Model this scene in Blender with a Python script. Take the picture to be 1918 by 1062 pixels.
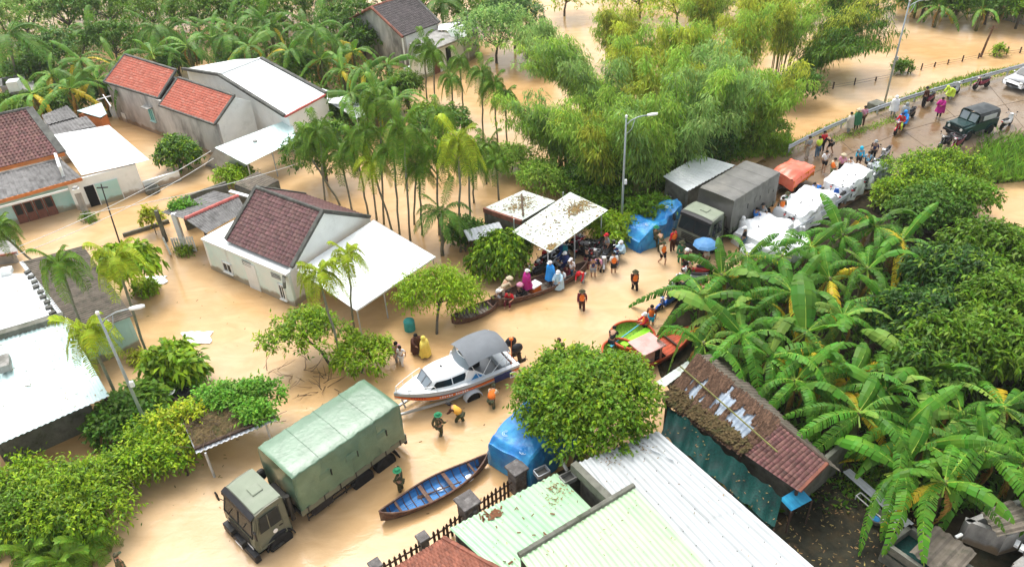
import bpy, math, random
import numpy as np
from mathutils import Vector, Matrix

for o in list(bpy.data.objects): bpy.data.objects.remove(o)
random.seed(7); RNG = np.random.default_rng(11)
PI = math.pi; rad = math.radians
SC = bpy.context.scene; COL = SC.collection

# ------------------------------------------------------------------ camera
FPX, PITCH, ROLL, CAMH = 1450.0, rad(35.24), rad(2.91), 25.5      # photo 1918 x 1062
_F = Vector((0, math.cos(PITCH), -math.sin(PITCH))); _R0 = Vector((1, 0, 0)); _D0 = _F.cross(_R0)
_R = _R0*math.cos(ROLL) + _D0*math.sin(ROLL); _D = -_R0*math.sin(ROLL) + _D0*math.cos(ROLL)
cam_d = bpy.data.cameras.new('camera'); cam = bpy.data.objects.new('camera', cam_d); COL.objects.link(cam)
cam.matrix_world = Matrix(((_R.x, -_D.x, -_F.x, 0), (_R.y, -_D.y, -_F.y, 0), (_R.z, -_D.z, -_F.z, CAMH), (0, 0, 0, 1)))
cam_d.sensor_fit = 'HORIZONTAL'; cam_d.sensor_width = 36; cam_d.lens = 36*FPX/1918
cam_d.clip_start = 0.5; cam_d.clip_end = 3000
SC.camera = cam
def at(x, y, z=0.0):
    """photo pixel -> world point on the level z"""
    d = _R*((x-959)/FPX) + _D*((y-531)/FPX) + _F
    t = (z-CAMH)/d.z
    return Vector((d.x*t, d.y*t, z))
# ------------------------------------------------------------------ sky, sun, exposure
SUN_EL, SUN_AZ = 62, 108           # degrees; azimuth of the sun's ground direction measured like atan2 from +x
world = bpy.data.worlds.new('World'); SC.world = world; world.use_nodes = True
nt = world.node_tree; bg = nt.nodes['Background']
sky = nt.nodes.new('ShaderNodeTexSky'); sky.sky_type = 'NISHITA'; sky.sun_disc = False
sky.sun_elevation = rad(SUN_EL); sky.sun_rotation = rad(90-SUN_AZ); sky.dust_density = 4.0; sky.air_density = 1.2
hs = nt.nodes.new('ShaderNodeHueSaturation'); hs.inputs['Saturation'].default_value = 0.22     # overcast: grey-white cloud
nt.links.new(sky.outputs[0], hs.inputs['Color']); nt.links.new(hs.outputs[0], bg.inputs['Color'])
bg.inputs['Strength'].default_value = 0.15
sun_d = bpy.data.lights.new('sun', 'SUN'); sun = bpy.data.objects.new('sun', sun_d); COL.objects.link(sun)
sun_d.energy = 1.1; sun_d.angle = rad(35); sun_d.color = (1, 0.96, 0.9)
_s = Vector((math.cos(rad(SUN_AZ))*math.cos(rad(SUN_EL)), math.sin(rad(SUN_AZ))*math.cos(rad(SUN_EL)), math.sin(rad(SUN_EL))))
sun.rotation_euler = _s.to_track_quat('Z', 'Y').to_euler(); sun.location = _s*80
vs = SC.view_settings; vs.view_transform = 'Standard'; vs.look = 'None'; vs.gamma = 1; vs.use_curve_mapping = False
vs.exposure = 1.0
SC.cycles.use_denoising = True; SC.cycles.max_bounces = 6; SC.cycles.transparent_max_bounces = 6
SC.cycles.diffuse_bounces = 3; SC.cycles.glossy_bounces = 3; SC.cycles.transmission_bounces = 3
SC.cycles.caustics_reflective = False; SC.cycles.caustics_refractive = False

# ------------------------------------------------------------------ materials
MAT = {}
def srgb(r, g, b):
    f = lambda c: (c/255/12.92 if c/255 <= .04045 else ((c/255+.055)/1.055)**2.4)
    return (f(r), f(g), f(b))
def mat(name, col, rough=.7, var=.12, scale=4., bump=0., bscale=40., metal=0., spec=.18, stain=None, samt=.5, sscale=1.2,
        sedge=(.5, .65), rand=0., island=0., transl=0., tcol=None, hue=0., coat=0., alpha=1., stretch=None, wave=None, transm=0., tide=0.):
    m = bpy.data.materials.new(name); m.use_nodes = True; n = m.node_tree.nodes; l = m.node_tree.links
    p = n['Principled BSDF']; out = n['Material Output']
    tc = n.new('ShaderNodeTexCoord'); vec = tc.outputs['Object']
    oi = n.new('ShaderNodeObjectInfo')
    ad = n.new('ShaderNodeVectorMath'); ad.operation = 'ADD'
    mu = n.new('ShaderNodeMath'); mu.operation = 'MULTIPLY'; mu.inputs[1].default_value = 37.0
    l.new(oi.outputs['Random'], mu.inputs[0]); l.new(vec, ad.inputs[0]); l.new(mu.outputs[0], ad.inputs[1]); vec = ad.outputs[0]
    if stretch:
        mp = n.new('ShaderNodeMapping'); mp.inputs['Scale'].default_value = stretch; l.new(vec, mp.inputs['Vector']); vec = mp.outputs[0]
    nz = n.new('ShaderNodeTexNoise'); nz.inputs['Scale'].default_value = scale; nz.inputs['Detail'].default_value = 5
    l.new(vec, nz.inputs['Vector'])
    rp = n.new('ShaderNodeValToRGB'); rp.color_ramp.elements[0].position = .3; rp.color_ramp.elements[1].position = .7
    c0 = [max(0, c*(1-var)) for c in col]; c1 = [c*(1+var) for c in col]
    rp.color_ramp.elements[0].color = (*c0, 1); rp.color_ramp.elements[1].color = (*c1, 1)
    l.new(nz.outputs['Fac'], rp.inputs['Fac']); cur = rp.outputs['Color']
    if stain is not None:
        n2 = n.new('ShaderNodeTexNoise'); n2.inputs['Scale'].default_value = sscale; n2.inputs['Detail'].default_value = 8; n2.inputs['Roughness'].default_value = .65
        l.new(vec, n2.inputs['Vector'])
        r2 = n.new('ShaderNodeValToRGB'); r2.color_ramp.elements[0].position = sedge[0]; r2.color_ramp.elements[1].position = sedge[1]
        r2.color_ramp.elements[0].color = (0, 0, 0, 1); r2.color_ramp.elements[1].color = (samt, samt, samt, 1)
        l.new(n2.outputs['Fac'], r2.inputs['Fac'])
        mx = n.new('ShaderNodeMixRGB'); mx.inputs['Color2'].default_value = (*stain, 1)
        l.new(r2.outputs['Color'], mx.inputs['Fac']); l.new(cur, mx.inputs['Color1']); cur = mx.outputs['Color']
    if tide:
        gp = n.new('ShaderNodeNewGeometry'); sz = n.new('ShaderNodeSeparateXYZ'); l.new(gp.outputs['Position'], sz.inputs[0]); nt_ = n.new('ShaderNodeTexNoise'); nt_.inputs['Scale'].default_value = 1.7; nt_.inputs['Detail'].default_value = 6; l.new(gp.outputs['Position'], nt_.inputs['Vector'])
        ma = n.new('ShaderNodeMath'); ma.operation = 'MULTIPLY_ADD'; ma.inputs[1].default_value = -.7; l.new(nt_.outputs['Fac'], ma.inputs[0]); l.new(sz.outputs['Z'], ma.inputs[2])
        mr = n.new('ShaderNodeMapRange'); mr.inputs['From Min'].default_value = tide-.30; mr.inputs['From Max'].default_value = tide-.12; mr.inputs['To Min'].default_value = .75; mr.inputs['To Max'].default_value = 0; l.new(ma.outputs[0], mr.inputs['Value'])
        mt = n.new('ShaderNodeMixRGB'); mt.inputs['Color2'].default_value = (.27,.18,.09,1); l.new(mr.outputs[0], mt.inputs['Fac']); l.new(cur, mt.inputs['Color1']); cur = mt.outputs['Color']
    if rand or island or hue:
        h = n.new('ShaderNodeHueSaturation'); l.new(cur, h.inputs['Color'])
        g = n.new('ShaderNodeNewGeometry')
        a1 = n.new('ShaderNodeMath'); a1.operation = 'MULTIPLY_ADD'; a1.inputs[1].default_value = 2*rand; a1.inputs[2].default_value = 1-rand
        l.new(oi.outputs['Random'], a1.inputs[0])
        a2 = n.new('ShaderNodeMath'); a2.operation = 'MULTIPLY_ADD'; a2.inputs[1].default_value = 2*island; a2.inputs[2].default_value = -island
        l.new(g.outputs['Random Per Island'], a2.inputs[0])
        a3 = n.new('ShaderNodeMath'); a3.operation = 'ADD'; l.new(a1.outputs[0], a3.inputs[0]); l.new(a2.outputs[0], a3.inputs[1])
        l.new(a3.outputs[0], h.inputs['Value'])
        if hue:
            wn = n.new('ShaderNodeTexWhiteNoise'); wn.noise_dimensions = '1D'
            ws = n.new('ShaderNodeMath'); ws.operation = 'ADD'; l.new(g.outputs['Random Per Island'], ws.inputs[0]); l.new(oi.outputs['Random'], ws.inputs[1])
            l.new(ws.outputs[0], wn.inputs['W'])
            a4 = n.new('ShaderNodeMath'); a4.operation = 'MULTIPLY_ADD'; a4.inputs[1].default_value = 2*hue; a4.inputs[2].default_value = .5-hue
            l.new(wn.outputs['Value'], a4.inputs[0]); l.new(a4.outputs[0], h.inputs['Hue'])
        cur = h.outputs['Color']
    l.new(cur, p.inputs['Base Color'])
    p.inputs['Roughness'].default_value = rough; p.inputs['Metallic'].default_value = metal
    p.inputs['Specular IOR Level'].default_value = spec; p.inputs['Coat Weight'].default_value = coat
    p.inputs['Alpha'].default_value = alpha; p.inputs['Transmission Weight'].default_value = transm
    if bump:
        nb = n.new('ShaderNodeTexNoise'); nb.inputs['Scale'].default_value = bscale; nb.inputs['Detail'].default_value = 4; l.new(vec, nb.inputs['Vector'])
        b = n.new('ShaderNodeBump'); b.inputs['Strength'].default_value = bump; b.inputs['Distance'].default_value = .05
        l.new(nb.outputs['Fac'], b.inputs['Height']); l.new(b.outputs[0], p.inputs['Normal'])
    if transl:
        t = n.new('ShaderNodeBsdfTranslucent'); s = n.new('ShaderNodeMixShader'); s.inputs[0].default_value = transl
        if tcol: t.inputs['Color'].default_value = (*tcol, 1)
        else: l.new(cur, t.inputs['Color'])
        l.new(p.outputs[0], s.inputs[1]); l.new(t.outputs[0], s.inputs[2]); l.new(s.outputs[0], out.inputs['Surface'])
    MAT[name] = m
    return m

# ------------------------------------------------------------------ mesh builder
def frame_of(d, up=Vector((0, 0, 1))):
    d = d.normalized(); s = d.cross(up)
    if s.length < 1e-4: s = d.cross(Vector((0, 1, 0)))
    s.normalize(); return d, s, s.cross(d)
class MB:
    def __init__(s): s.v = []; s.f = []; s.mi = []; s.cur = 0
    def slot(s, i): s.cur = i; return s
    def add(s, vs, fs):
        k = len(s.v); s.v += [tuple(v) for v in vs]
        for f in fs: s.f.append([i+k for i in f]); s.mi.append(s.cur)
        return s
    def box(s, c, d, rz=0, bev=0, rx=0, ry=0):
        hx, hy, hz = d[0]/2, d[1]/2, d[2]/2
        M_ = Matrix.Rotation(rz, 3, 'Z') @ Matrix.Rotation(ry, 3, 'Y') @ Matrix.Rotation(rx, 3, 'X'); c = Vector(c)
        if not bev:
            P = [(-hx,-hy,-hz),(hx,-hy,-hz),(hx,hy,-hz),(-hx,hy,-hz),(-hx,-hy,hz),(hx,-hy,hz),(hx,hy,hz),(-hx,hy,hz)]
            return s.add([c+M_@Vector(p) for p in P], [(0,3,2,1),(4,5,6,7),(0,1,5,4),(1,2,6,5),(2,3,7,6),(3,0,4,7)])
        b = min(bev, hx*.9, hy*.9, hz*.9); P = []; ix = {}
        for sx in (-1,1):
            for sy in (-1,1):
                for sz in (-1,1):
                    for a in range(3):
                        q = [sx*(hx-b), sy*(hy-b), sz*(hz-b)]; q[a] += (sx,sy,sz)[a]*b; ix[sx,sy,sz,a] = len(P); P.append(c+M_@Vector(q))
        F = []
        I = lambda sx,sy,sz,a: ix[sx,sy,sz,a]
        for sg in (-1,1):
            F.append([I(sg,-1,-1,0),I(sg,1,-1,0),I(sg,1,1,0),I(sg,-1,1,0)][::sg])
            F.append([I(-1,sg,-1,1),I(-1,sg,1,1),I(1,sg,1,1),I(1,sg,-1,1)][::sg])
            F.append([I(-1,-1,sg,2),I(1,-1,sg,2),I(1,1,sg,2),I(-1,1,sg,2)][::sg])
        for a in (-1,1):
            for b2 in (-1,1):
                F.append([I(a,b2,-1,0),I(a,b2,-1,1),I(a,b2,1,1),I(a,b2,1,0)][::a*b2])
                F.append([I(a,-1,b2,2),I(a,-1,b2,0),I(a,1,b2,0),I(a,1,b2,2)][::a*b2])
                F.append([I(-1,a,b2,1),I(-1,a,b2,2),I(1,a,b2,2),I(1,a,b2,1)][::a*b2])
        for sx in (-1,1):
            for sy in (-1,1):
                for sz in (-1,1): F.append([I(sx,sy,sz,0),I(sx,sy,sz,1),I(sx,sy,sz,2)][::sx*sy*sz])
        return s.add(P, F)
    def bar(s, p, q, w, h=None, up=Vector((0,0,1))):
        p = Vector(p); q = Vector(q); h = h or w; d, a, b = frame_of(q-p, up); a = a*(w/2); b = b*(h/2)
        return s.add([p-a-b,p+a-b,p+a+b,p-a+b,q-a-b,q+a-b,q+a+b,q-a+b], [(3,2,1,0),(4,5,6,7),(0,1,5,4),(1,2,6,5),(2,3,7,6),(3,0,4,7)])
    def tube(s, pts, r, n=6, cap=True):
        pts = [Vector(p) for p in pts]; m = len(pts); r = r if isinstance(r, (list, tuple)) else [r]*m
        V = []; F = []; prev = None
        for i, p in enumerate(pts):
            d = (pts[min(i+1,m-1)]-pts[max(i-1,0)])
            d, a, b = frame_of(d) if prev is None else frame_of(d, prev)
            if prev is None: prev = b
            for k in range(n):
                t = 2*PI*k/n; V.append(p+(a*math.cos(t)+b*math.sin(t))*r[i])
        for i in range(m-1):
            for k in range(n): F.append((i*n+k, i*n+(k+1)%n, (i+1)*n+(k+1)%n, (i+1)*n+k))
        if cap: F.append(list(range(n))[::-1]); F.append([(m-1)*n+k for k in range(n)])
        return s.add(V, F)
    def lathe(s, prof, c=(0,0,0), n=12, axis=None, sx=1, sy=1, fold=0, nf=6):
        c = Vector(c); V = []; F = []; m = len(prof)
        A = Matrix.Identity(3) if axis is None else Vector(axis).to_track_quat('Z', 'Y').to_matrix()
        for i, (r, z) in enumerate(prof):
            for k in range(n):
                t = 2*PI*k/n; rr = r*(1+fold*i/(m-1)*math.sin(nf*t+i*.4)); V.append(c+A@Vector((rr*math.cos(t)*sx, rr*math.sin(t)*sy, z)))
        for i in range(m-1):
            for k in range(n): F.append((i*n+k, i*n+(k+1)%n, (i+1)*n+(k+1)%n, (i+1)*n+k))
        F.append(list(range(n))[::-1]); F.append([(m-1)*n+k for k in range(n)])
        return s.add(V, F)
    def ell(s, c, r, n=10, m=6, z0=-1., z1=1., R=None):
        prof = []
        for i in range(m+1):
            a = -PI/2+PI*i/m; z = max(z0, min(z1, math.sin(a))); prof.append((math.sqrt(max(0.0004, 1-z*z)), z))
        c = Vector(c); V = []; F = []
        for rr, z in prof:
            for k in range(n):
                t = 2*PI*k/n; q = Vector((rr*math.cos(t)*r[0], rr*math.sin(t)*r[1], z*r[2])); V.append(c+(R@q if R else q))
        for i in range(m):
            for k in range(n): F.append((i*n+k, i*n+(k+1)%n, (i+1)*n+(k+1)%n, (i+1)*n+k))
        F.append(list(range(n))[::-1]); F.append([m*n+k for k in range(n)])
        return s.add(V, F)
    def extr(s, pts, off):
        pts = [Vector(p) for p in pts]; off = Vector(off); n = len(pts)
        return s.add(pts+[p+off for p in pts], [list(range(n))[::-1], list(range(n, 2*n))]+[(i,(i+1)%n,n+(i+1)%n,n+i) for i in range(n)])
    def loft(s, secs, close=False, cap=True):
        n = len(secs[0]); V = [p for sec in secs for p in sec]; F = []
        for i in range(len(secs)-1):
            for k in range(n if close else n-1): F.append((i*n+k, i*n+(k+1)%n, (i+1)*n+(k+1)%n, (i+1)*n+k))
        if cap and close: F.append(list(range(n))[::-1]); F.append([(len(secs)-1)*n+k for k in range(n)])
        return s.add(V, F)
    def grid(s, fn, nu, nv):
        V = [fn(i/nu, j/nv) for j in range(nv+1) for i in range(nu+1)]
        return s.add(V, [(j*(nu+1)+i, j*(nu+1)+i+1, (j+1)*(nu+1)+i+1, (j+1)*(nu+1)+i) for j in range(nv) for i in range(nu)])
    def mesh(s, name, mats, smooth=False):
        me = bpy.data.meshes.new(name); me.from_pydata(s.v, [], s.f)
        for m in (mats if isinstance(mats, (list, tuple)) else [mats]): me.materials.append(MAT[m] if isinstance(m, str) else m)
        if any(s.mi): me.polygons.foreach_set('material_index', s.mi)
        if smooth: me.polygons.foreach_set('use_smooth', [True]*len(me.polygons))
        me.update(); return me
    def build(s, name, mats, parent=None, smooth=False, world=False, label=None):
        if world and parent is not None:
            o0 = origin(parent); s.v = [(v[0]-o0.x, v[1]-o0.y, v[2]-o0.z) for v in s.v]
        return link(name, s.mesh(name, mats, smooth), parent, label)
def origin(o):
    p = Vector((0,0,0))
    while o is not None: p += o.location; o = o.parent
    return p
def link(name, me, parent=None, label=None):
    o = bpy.data.objects.new(name, me); COL.objects.link(o)
    if parent is not None: o.parent = parent
    if label: o['label'] = label
    return o
def tag(o, label=None, cat=None, group=None, kind=None):
    if label: o['label'] = label
    if cat: o['category'] = cat
    if group: o['group'] = group
    if kind: o['kind'] = kind
    return o
def thing(name, label, cat, loc=(0,0,0), rz=0, group=None):
    o = bpy.data.objects.new(name, None); COL.objects.link(o); o.location = loc; o.rotation_euler = (0,0,rz); o.empty_display_size = .2
    return tag(o, label, cat, group)
def kids(o): return KID.get(o.name, None) or [c for c in o.children]
KID = {}
def tree_list(o, par=None, out=None):
    out = [] if out is None else out
    out.append((o, par)); 
    for c in o.children: tree_list(c, o, out)
    return out
def copy_tree(lst, loc, rz, label=None, group=None, swap=None, scale=1):
    """lst from tree_list(); swap: {material name: material name}"""
    new = {}
    for o, par in lst:
        c = o.copy(); COL.objects.link(c); new[o.name] = c
        if par is not None: c.parent = new[par.name]
        if swap and o.data is not None and getattr(o.data, 'materials', None):
            for i, m in enumerate(o.data.materials):
                if m and m.name in swap:
                    c.material_slots[i].link = 'OBJECT'; c.material_slots[i].material = MAT[swap[m.name]]
    r = new[lst[0][0].name]; r.location = loc; r.rotation_euler = (0,0,rz)
    if scale != 1: r.scale = (scale,)*3
    if label: r['label'] = label
    if group: r['group'] = group
    return r
def rnd(a, b): return random.uniform(a, b)
# ------------------------------------------------------------------ material list
mat('white_paint', (.78,.80,.79), .55, .04, 2, stain=(.45,.45,.40), samt=.35, sscale=.8, sedge=(.55,.8))
mat('mint_wall', (.66,.82,.79), .8, .05, 1.5, tide=.22, stain=(.80,.80,.76), samt=.6, sscale=.6, sedge=(.4,.6), bump=.15)
mat('white_wall', (.85,.88,.86), .85, .05, 1.2, tide=.22, stain=(.45,.48,.44), samt=.4, sscale=.9, sedge=(.56,.75), bump=.15)
mat('teal_wall', (.42,.66,.63), .8, .05, 1.2, tide=.22, stain=(.62,.72,.70), samt=.5, sscale=.7, bump=.1)
mat('mould_wall', (.50,.49,.46), .9, .2, 1.2, tide=.22, stain=(.10,.10,.095), samt=.85, sscale=.55, sedge=(.46,.66), bump=.3, stretch=(1,1,.45))
mat('grey_concrete', (.33,.32,.30), .85, .2, 2, stain=(.10,.10,.08), samt=.7, sscale=1.1, bump=.3)
mat('mossy_shade_concrete', (.17,.17,.14), .9, .3, 3, stain=(.045,.06,.03), samt=.8, sscale=1.5, bump=.4)  # moss stain; this dark tone also stands for shade under the ice-blue roof
mat('dark_trim', (.10,.10,.09), .8, .25, 3, stain=(.20,.21,.18), samt=.5, bump=.3)
mat('tile_brown', (.155,.075,.066), .62, .25, 9, rand=.3, island=.22, hue=.012, stain=(.07,.05,.045), samt=.6, sscale=6, bump=.2)
mat('tile_plum', (.15,.078,.075), .6, .25, 8, rand=.26, island=.22, hue=.012, stain=(.10,.08,.08), samt=.5, sscale=5, bump=.2)
mat('tile_red', (.40,.105,.065), .6, .12, 5, rand=.12, island=.10, stain=(.46,.22,.16), samt=.6, sscale=.9, bump=.15)
mat('tile_dark', (.055,.045,.045), .55, .25, 5, rand=.3, island=.3, stain=(.12,.10,.10), samt=.4, bump=.2)
mat('tile_rust', (.26,.10,.065), .65, .2, 5, rand=.2, stain=(.12,.06,.05), samt=.5, sscale=2, bump=.2)
mat('orange_fascia', (.60,.20,.06), .7, .12, 3, stain=(.35,.2,.1), samt=.4)
mat('asbestos', (.20,.195,.19), .85, .18, 3, stain=(.075,.07,.065), samt=.7, sscale=1.6, rand=.12, bump=.2, stretch=(1,1,1))
mat('asbestos_brown', (.17,.145,.115), .85, .25, 2.5, stain=(.07,.075,.05), samt=.7, sscale=2.2, rand=.12, bump=.2)
mat('white_metal', (.74,.77,.77), .42, .03, 1.2, metal=.0, spec=.5, stain=(.47,.50,.49), samt=.5, sscale=.5, sedge=(.5,.8), rand=.03)
mat('ice_metal', (.56,.74,.72), .4, .04, 1.2, spec=.5, stain=(.66,.74,.74), samt=.6, sscale=.4, rand=.03)
mat('mint_metal', (.32,.54,.33), .42, .06, 1.5, spec=.5, stain=(.46,.58,.36), samt=.45, sscale=.55, sedge=(.42,.7), rand=.05)
mat('mint_metal_pale', (.40,.60,.36), .42, .06, 1.5, spec=.5, stain=(.54,.64,.42), samt=.6, sscale=.55, sedge=(.42,.7), rand=.05)
mat('silver_metal', (.60,.63,.66), .42, .06, 3, metal=.0, stain=(.42,.42,.42), samt=.5, sscale=1.5, rand=.05)
mat('litter_metal', (.58,.64,.58), .5, .06, 2, stain=(.30,.27,.17), samt=.75, sscale=2.6, sedge=(.52,.7), rand=.03)
mat('white_rib', (.47,.495,.50), .4, .05, 1.2, spec=.5, stain=(.40,.42,.41), samt=.5, sscale=.7, rand=.04)
mat('patch_metal', (.27,.33,.40), .45, .2, 3, spec=.4, stain=(.5,.55,.6), samt=.6, sscale=4)
mat('rust', (.16,.07,.035), .9, .3, 10)
mat('red_metal', (.50,.13,.11), .6, .15, 4, stain=(.65,.3,.27), samt=.4)
mat('galvanised', (.50,.54,.57), .4, .08, 5, metal=.35, stain=(.3,.3,.3), samt=.4)
mat('lamp_grey', (.36,.41,.43), .45, .08, 5, metal=.3)
mat('lamp_white', (.82,.85,.85), .4, .03)
mat('dark_wood', (.075,.05,.038), .8, .3, 8, stretch=(1,1,6), rand=.15)
mat('brown_wood', (.16,.095,.06), .75, .3, 6, rand=.15)
mat('door_wood', (.20,.085,.06), .6, .2, 6)
mat('thatch', (.095,.056,.036), .95, .45, 14, island=.45, rand=.1)
mat('moss_thatch', (.105,.075,.035), 1, .5, 10, stain=(.05,.06,.02), samt=.8, sscale=3, bump=.6, bscale=14)
mat('glass_dark', (.014,.022,.025), .12, .2, 3, spec=.22)
mat('glass_pale', (.20,.24,.28), .08, .1, 2, spec=.8)
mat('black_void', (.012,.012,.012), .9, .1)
mat('blue_tarp', (.02,.17,.46), .36, .12, 2.5, spec=.35, stain=(.05,.36,.66), samt=.8, sscale=1.1, sedge=(.4,.6), bump=.25, bscale=9)
mat('tarp_print', (.55,.72,.85), .35, .1)
mat('white_tarp', (.82,.84,.85), .4, .04, 2, spec=.5, bump=.35, bscale=6)
mat('orange_tarp', (.78,.17,.10), .35, .1, 2, spec=.5, stain=(.85,.30,.2), samt=.7, sscale=.9, bump=.3, bscale=5)
mat('green_net', (.004,.045,.038), .6, .35, 14, stain=(.02,.03,.03), samt=.6, bump=.3)
mat('blue_sheet', (.02,.20,.36), .45, .2, 2, stain=(.03,.3,.45), samt=.6)
mat('leaf_litter', (.22,.15,.06), .8, .3, 4, island=.5, hue=.03)
mat('stone_dark', (.13,.12,.115), .9, .35, 4, stain=(.32,.31,.29), samt=.6, sscale=3, bump=.5)
mat('cable_white', (.75,.75,.72), .5, .02)
mat('cable_black', (.03,.03,.03), .6, .02)
mat('plastic_teal', (.05,.32,.30), .5, .15, 4)
mat('plastic_blue', (.02,.15,.32), .4, .1)
mat('plastic_white', (.8,.82,.8), .4, .03)
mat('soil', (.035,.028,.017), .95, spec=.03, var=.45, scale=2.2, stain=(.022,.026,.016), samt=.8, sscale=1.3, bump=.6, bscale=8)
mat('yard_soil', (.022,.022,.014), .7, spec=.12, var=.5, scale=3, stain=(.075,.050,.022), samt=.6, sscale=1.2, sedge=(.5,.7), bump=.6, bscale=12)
mat('float_white', (.85,.87,.87), .4, .03)
# foliage
def leafm(name, col, **k):
    d = dict(rough=.45, var=.25, scale=.9, spec=.2, island=.34, hue=.022, transl=.26, rand=.14); d.update(k); return mat(name, tuple(c*f for c, f in zip(col, (1.55,1.52,.95))), **d)
leafm('leaf_deep', (.055,.125,.018)); leafm('leaf_mid', (.080,.160,.014)); leafm('leaf_lime', (.160,.262,.013))
leafm('leaf_yellow', (.23,.27,.018)); leafm('leaf_dark', (.024,.068,.015)); leafm('leaf_blue', (.070,.155,.050))
leafm('bamboo_green', (.20,.32,.07), rough=.55, transl=.5); leafm('bamboo_yellow', (.29,.34,.06), rough=.55, transl=.5); leafm('bamboo_blue', (.20,.32,.14), rough=.55, transl=.5)
leafm('banana_leaf', (.052,.148,.018), island=.16, rand=.30, rough=.46, hue=.016); leafm('banana_pale', (.12,.215,.05), island=.12, rand=.22, rough=.5)
leafm('banana_yellow', (.38,.30,.03), island=.2, rand=.2); leafm('banana_far', (.085,.18,.036), island=.15, rand=.28, rough=.45)
leafm('midrib', (.24,.34,.08), island=0); leafm('dead_leaf', (.22,.13,.05), island=.3, transl=.1)
leafm('areca_leaf', (.085,.165,.02), island=.3); leafm('areca_yellow', (.22,.29,.022), island=.3); leafm('coconut_leaf', (.075,.165,.028), island=.25)  # second areca tone is a brighter, yellower leaf colour
leafm('grass_leaf', (.15,.25,.03), island=.4, rough=.6); leafm('tall_grass', (.12,.235,.03), island=.4, rough=.55); leafm('vine_leaf', (.10,.24,.03), island=.3)
mat('bark', (.11,.095,.075), .9, .35, 6, stain=(.2,.19,.16), samt=.5, bump=.4)
mat('areca_bark', (.20,.20,.145), .85, .25, 4, stain=(.27,.27,.22), samt=.5, stretch=(1,1,3), bump=.2)
mat('areca_shaft', (.16,.22,.04), .5, .15, 3); mat('banana_stem', (.13,.14,.055), .7, .35, 4, stain=(.10,.06,.03), samt=.6)
mat('bamboo_culm', (.17,.17,.055), .6, .25, 3, island=.25); mat('dead_wood', (.12,.085,.06), .9, .3, 8)

# ------------------------------------------------------------------ flood water
def water_material():
    m = bpy.data.materials.new('flood_water'); m.use_nodes = True; n = m.node_tree.nodes; l = m.node_tree.links; p = n['Principled BSDF']
    g = n.new('ShaderNodeNewGeometry')
    def noise(scale, det, stretch, rough=.5, dist=0.):
        mp = n.new('ShaderNodeMapping'); mp.inputs['Scale'].default_value = stretch; mp.inputs['Rotation'].default_value = (0,0,rad(35)); l.new(g.outputs['Position'], mp.inputs['Vector'])
        z = n.new('ShaderNodeTexNoise'); z.inputs['Scale'].default_value = scale; z.inputs['Detail'].default_value = det; z.inputs['Roughness'].default_value = rough; z.inputs['Distortion'].default_value = dist
        l.new(mp.outputs[0], z.inputs['Vector']); return z.outputs['Fac']
    a = noise(.07, 4, (1,1.4,1), .55, .6)
    rp = n.new('ShaderNodeValToRGB'); e = rp.color_ramp.elements
    e[0].position = .30; e[0].color = (.545,.318,.130,1); e[1].position = .72; e[1].color = (.63,.465,.30,1)
    x = e.new(.5); x.color = (.585,.380,.190,1)
    l.new(a, rp.inputs['Fac'])
    b = noise(.35, 6, (1,2.2,1), .6, 1.2)
    r2 = n.new('ShaderNodeValToRGB'); r2.color_ramp.elements[0].position = .35; r2.color_ramp.elements[1].position = .75
    r2.color_ramp.elements[0].color = (.87,.85,.80,1); r2.color_ramp.elements[1].color = (1.07,1.09,1.12,1)
    l.new(b, r2.inputs['Fac'])
    mx = n.new('ShaderNodeMixRGB'); mx.blend_type = 'MULTIPLY'; mx.inputs[0].default_value = 1
    l.new(rp.outputs[0], mx.inputs[1]); l.new(r2.outputs[0], mx.inputs[2]); l.new(mx.outputs[0], p.inputs['Base Color'])
    p.inputs['Roughness'].default_value = .13; p.inputs['IOR'].default_value = 1.33; p.inputs['Specular IOR Level'].default_value = .42
    h1 = noise(1.3, 4, (1,1.8,1), .55, .8); h2 = noise(6, 3, (1,1.5,1), .5, .3)
    ad = n.new('ShaderNodeMath'); ad.operation = 'MULTIPLY_ADD'; ad.inputs[1].default_value = .25; l.new(h2, ad.inputs[0]); l.new(h1, ad.inputs[2])
    bm = n.new('ShaderNodeBump'); bm.inputs['Strength'].default_value = .22; bm.inputs['Distance'].default_value = .06
    l.new(ad.outputs[0], bm.inputs['Height']); l.new(bm.outputs[0], p.inputs['Normal'])
    MAT['flood_water'] = m
water_material()
b = MB(); b.add([(-900,-60,0),(900,-60,0),(900,2200,0),(-900,2200,0)], [(0,1,2,3)])
tag(b.build('flood_water', 'flood_water'), 'brown flood water covering the whole village', kind='structure')

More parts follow.
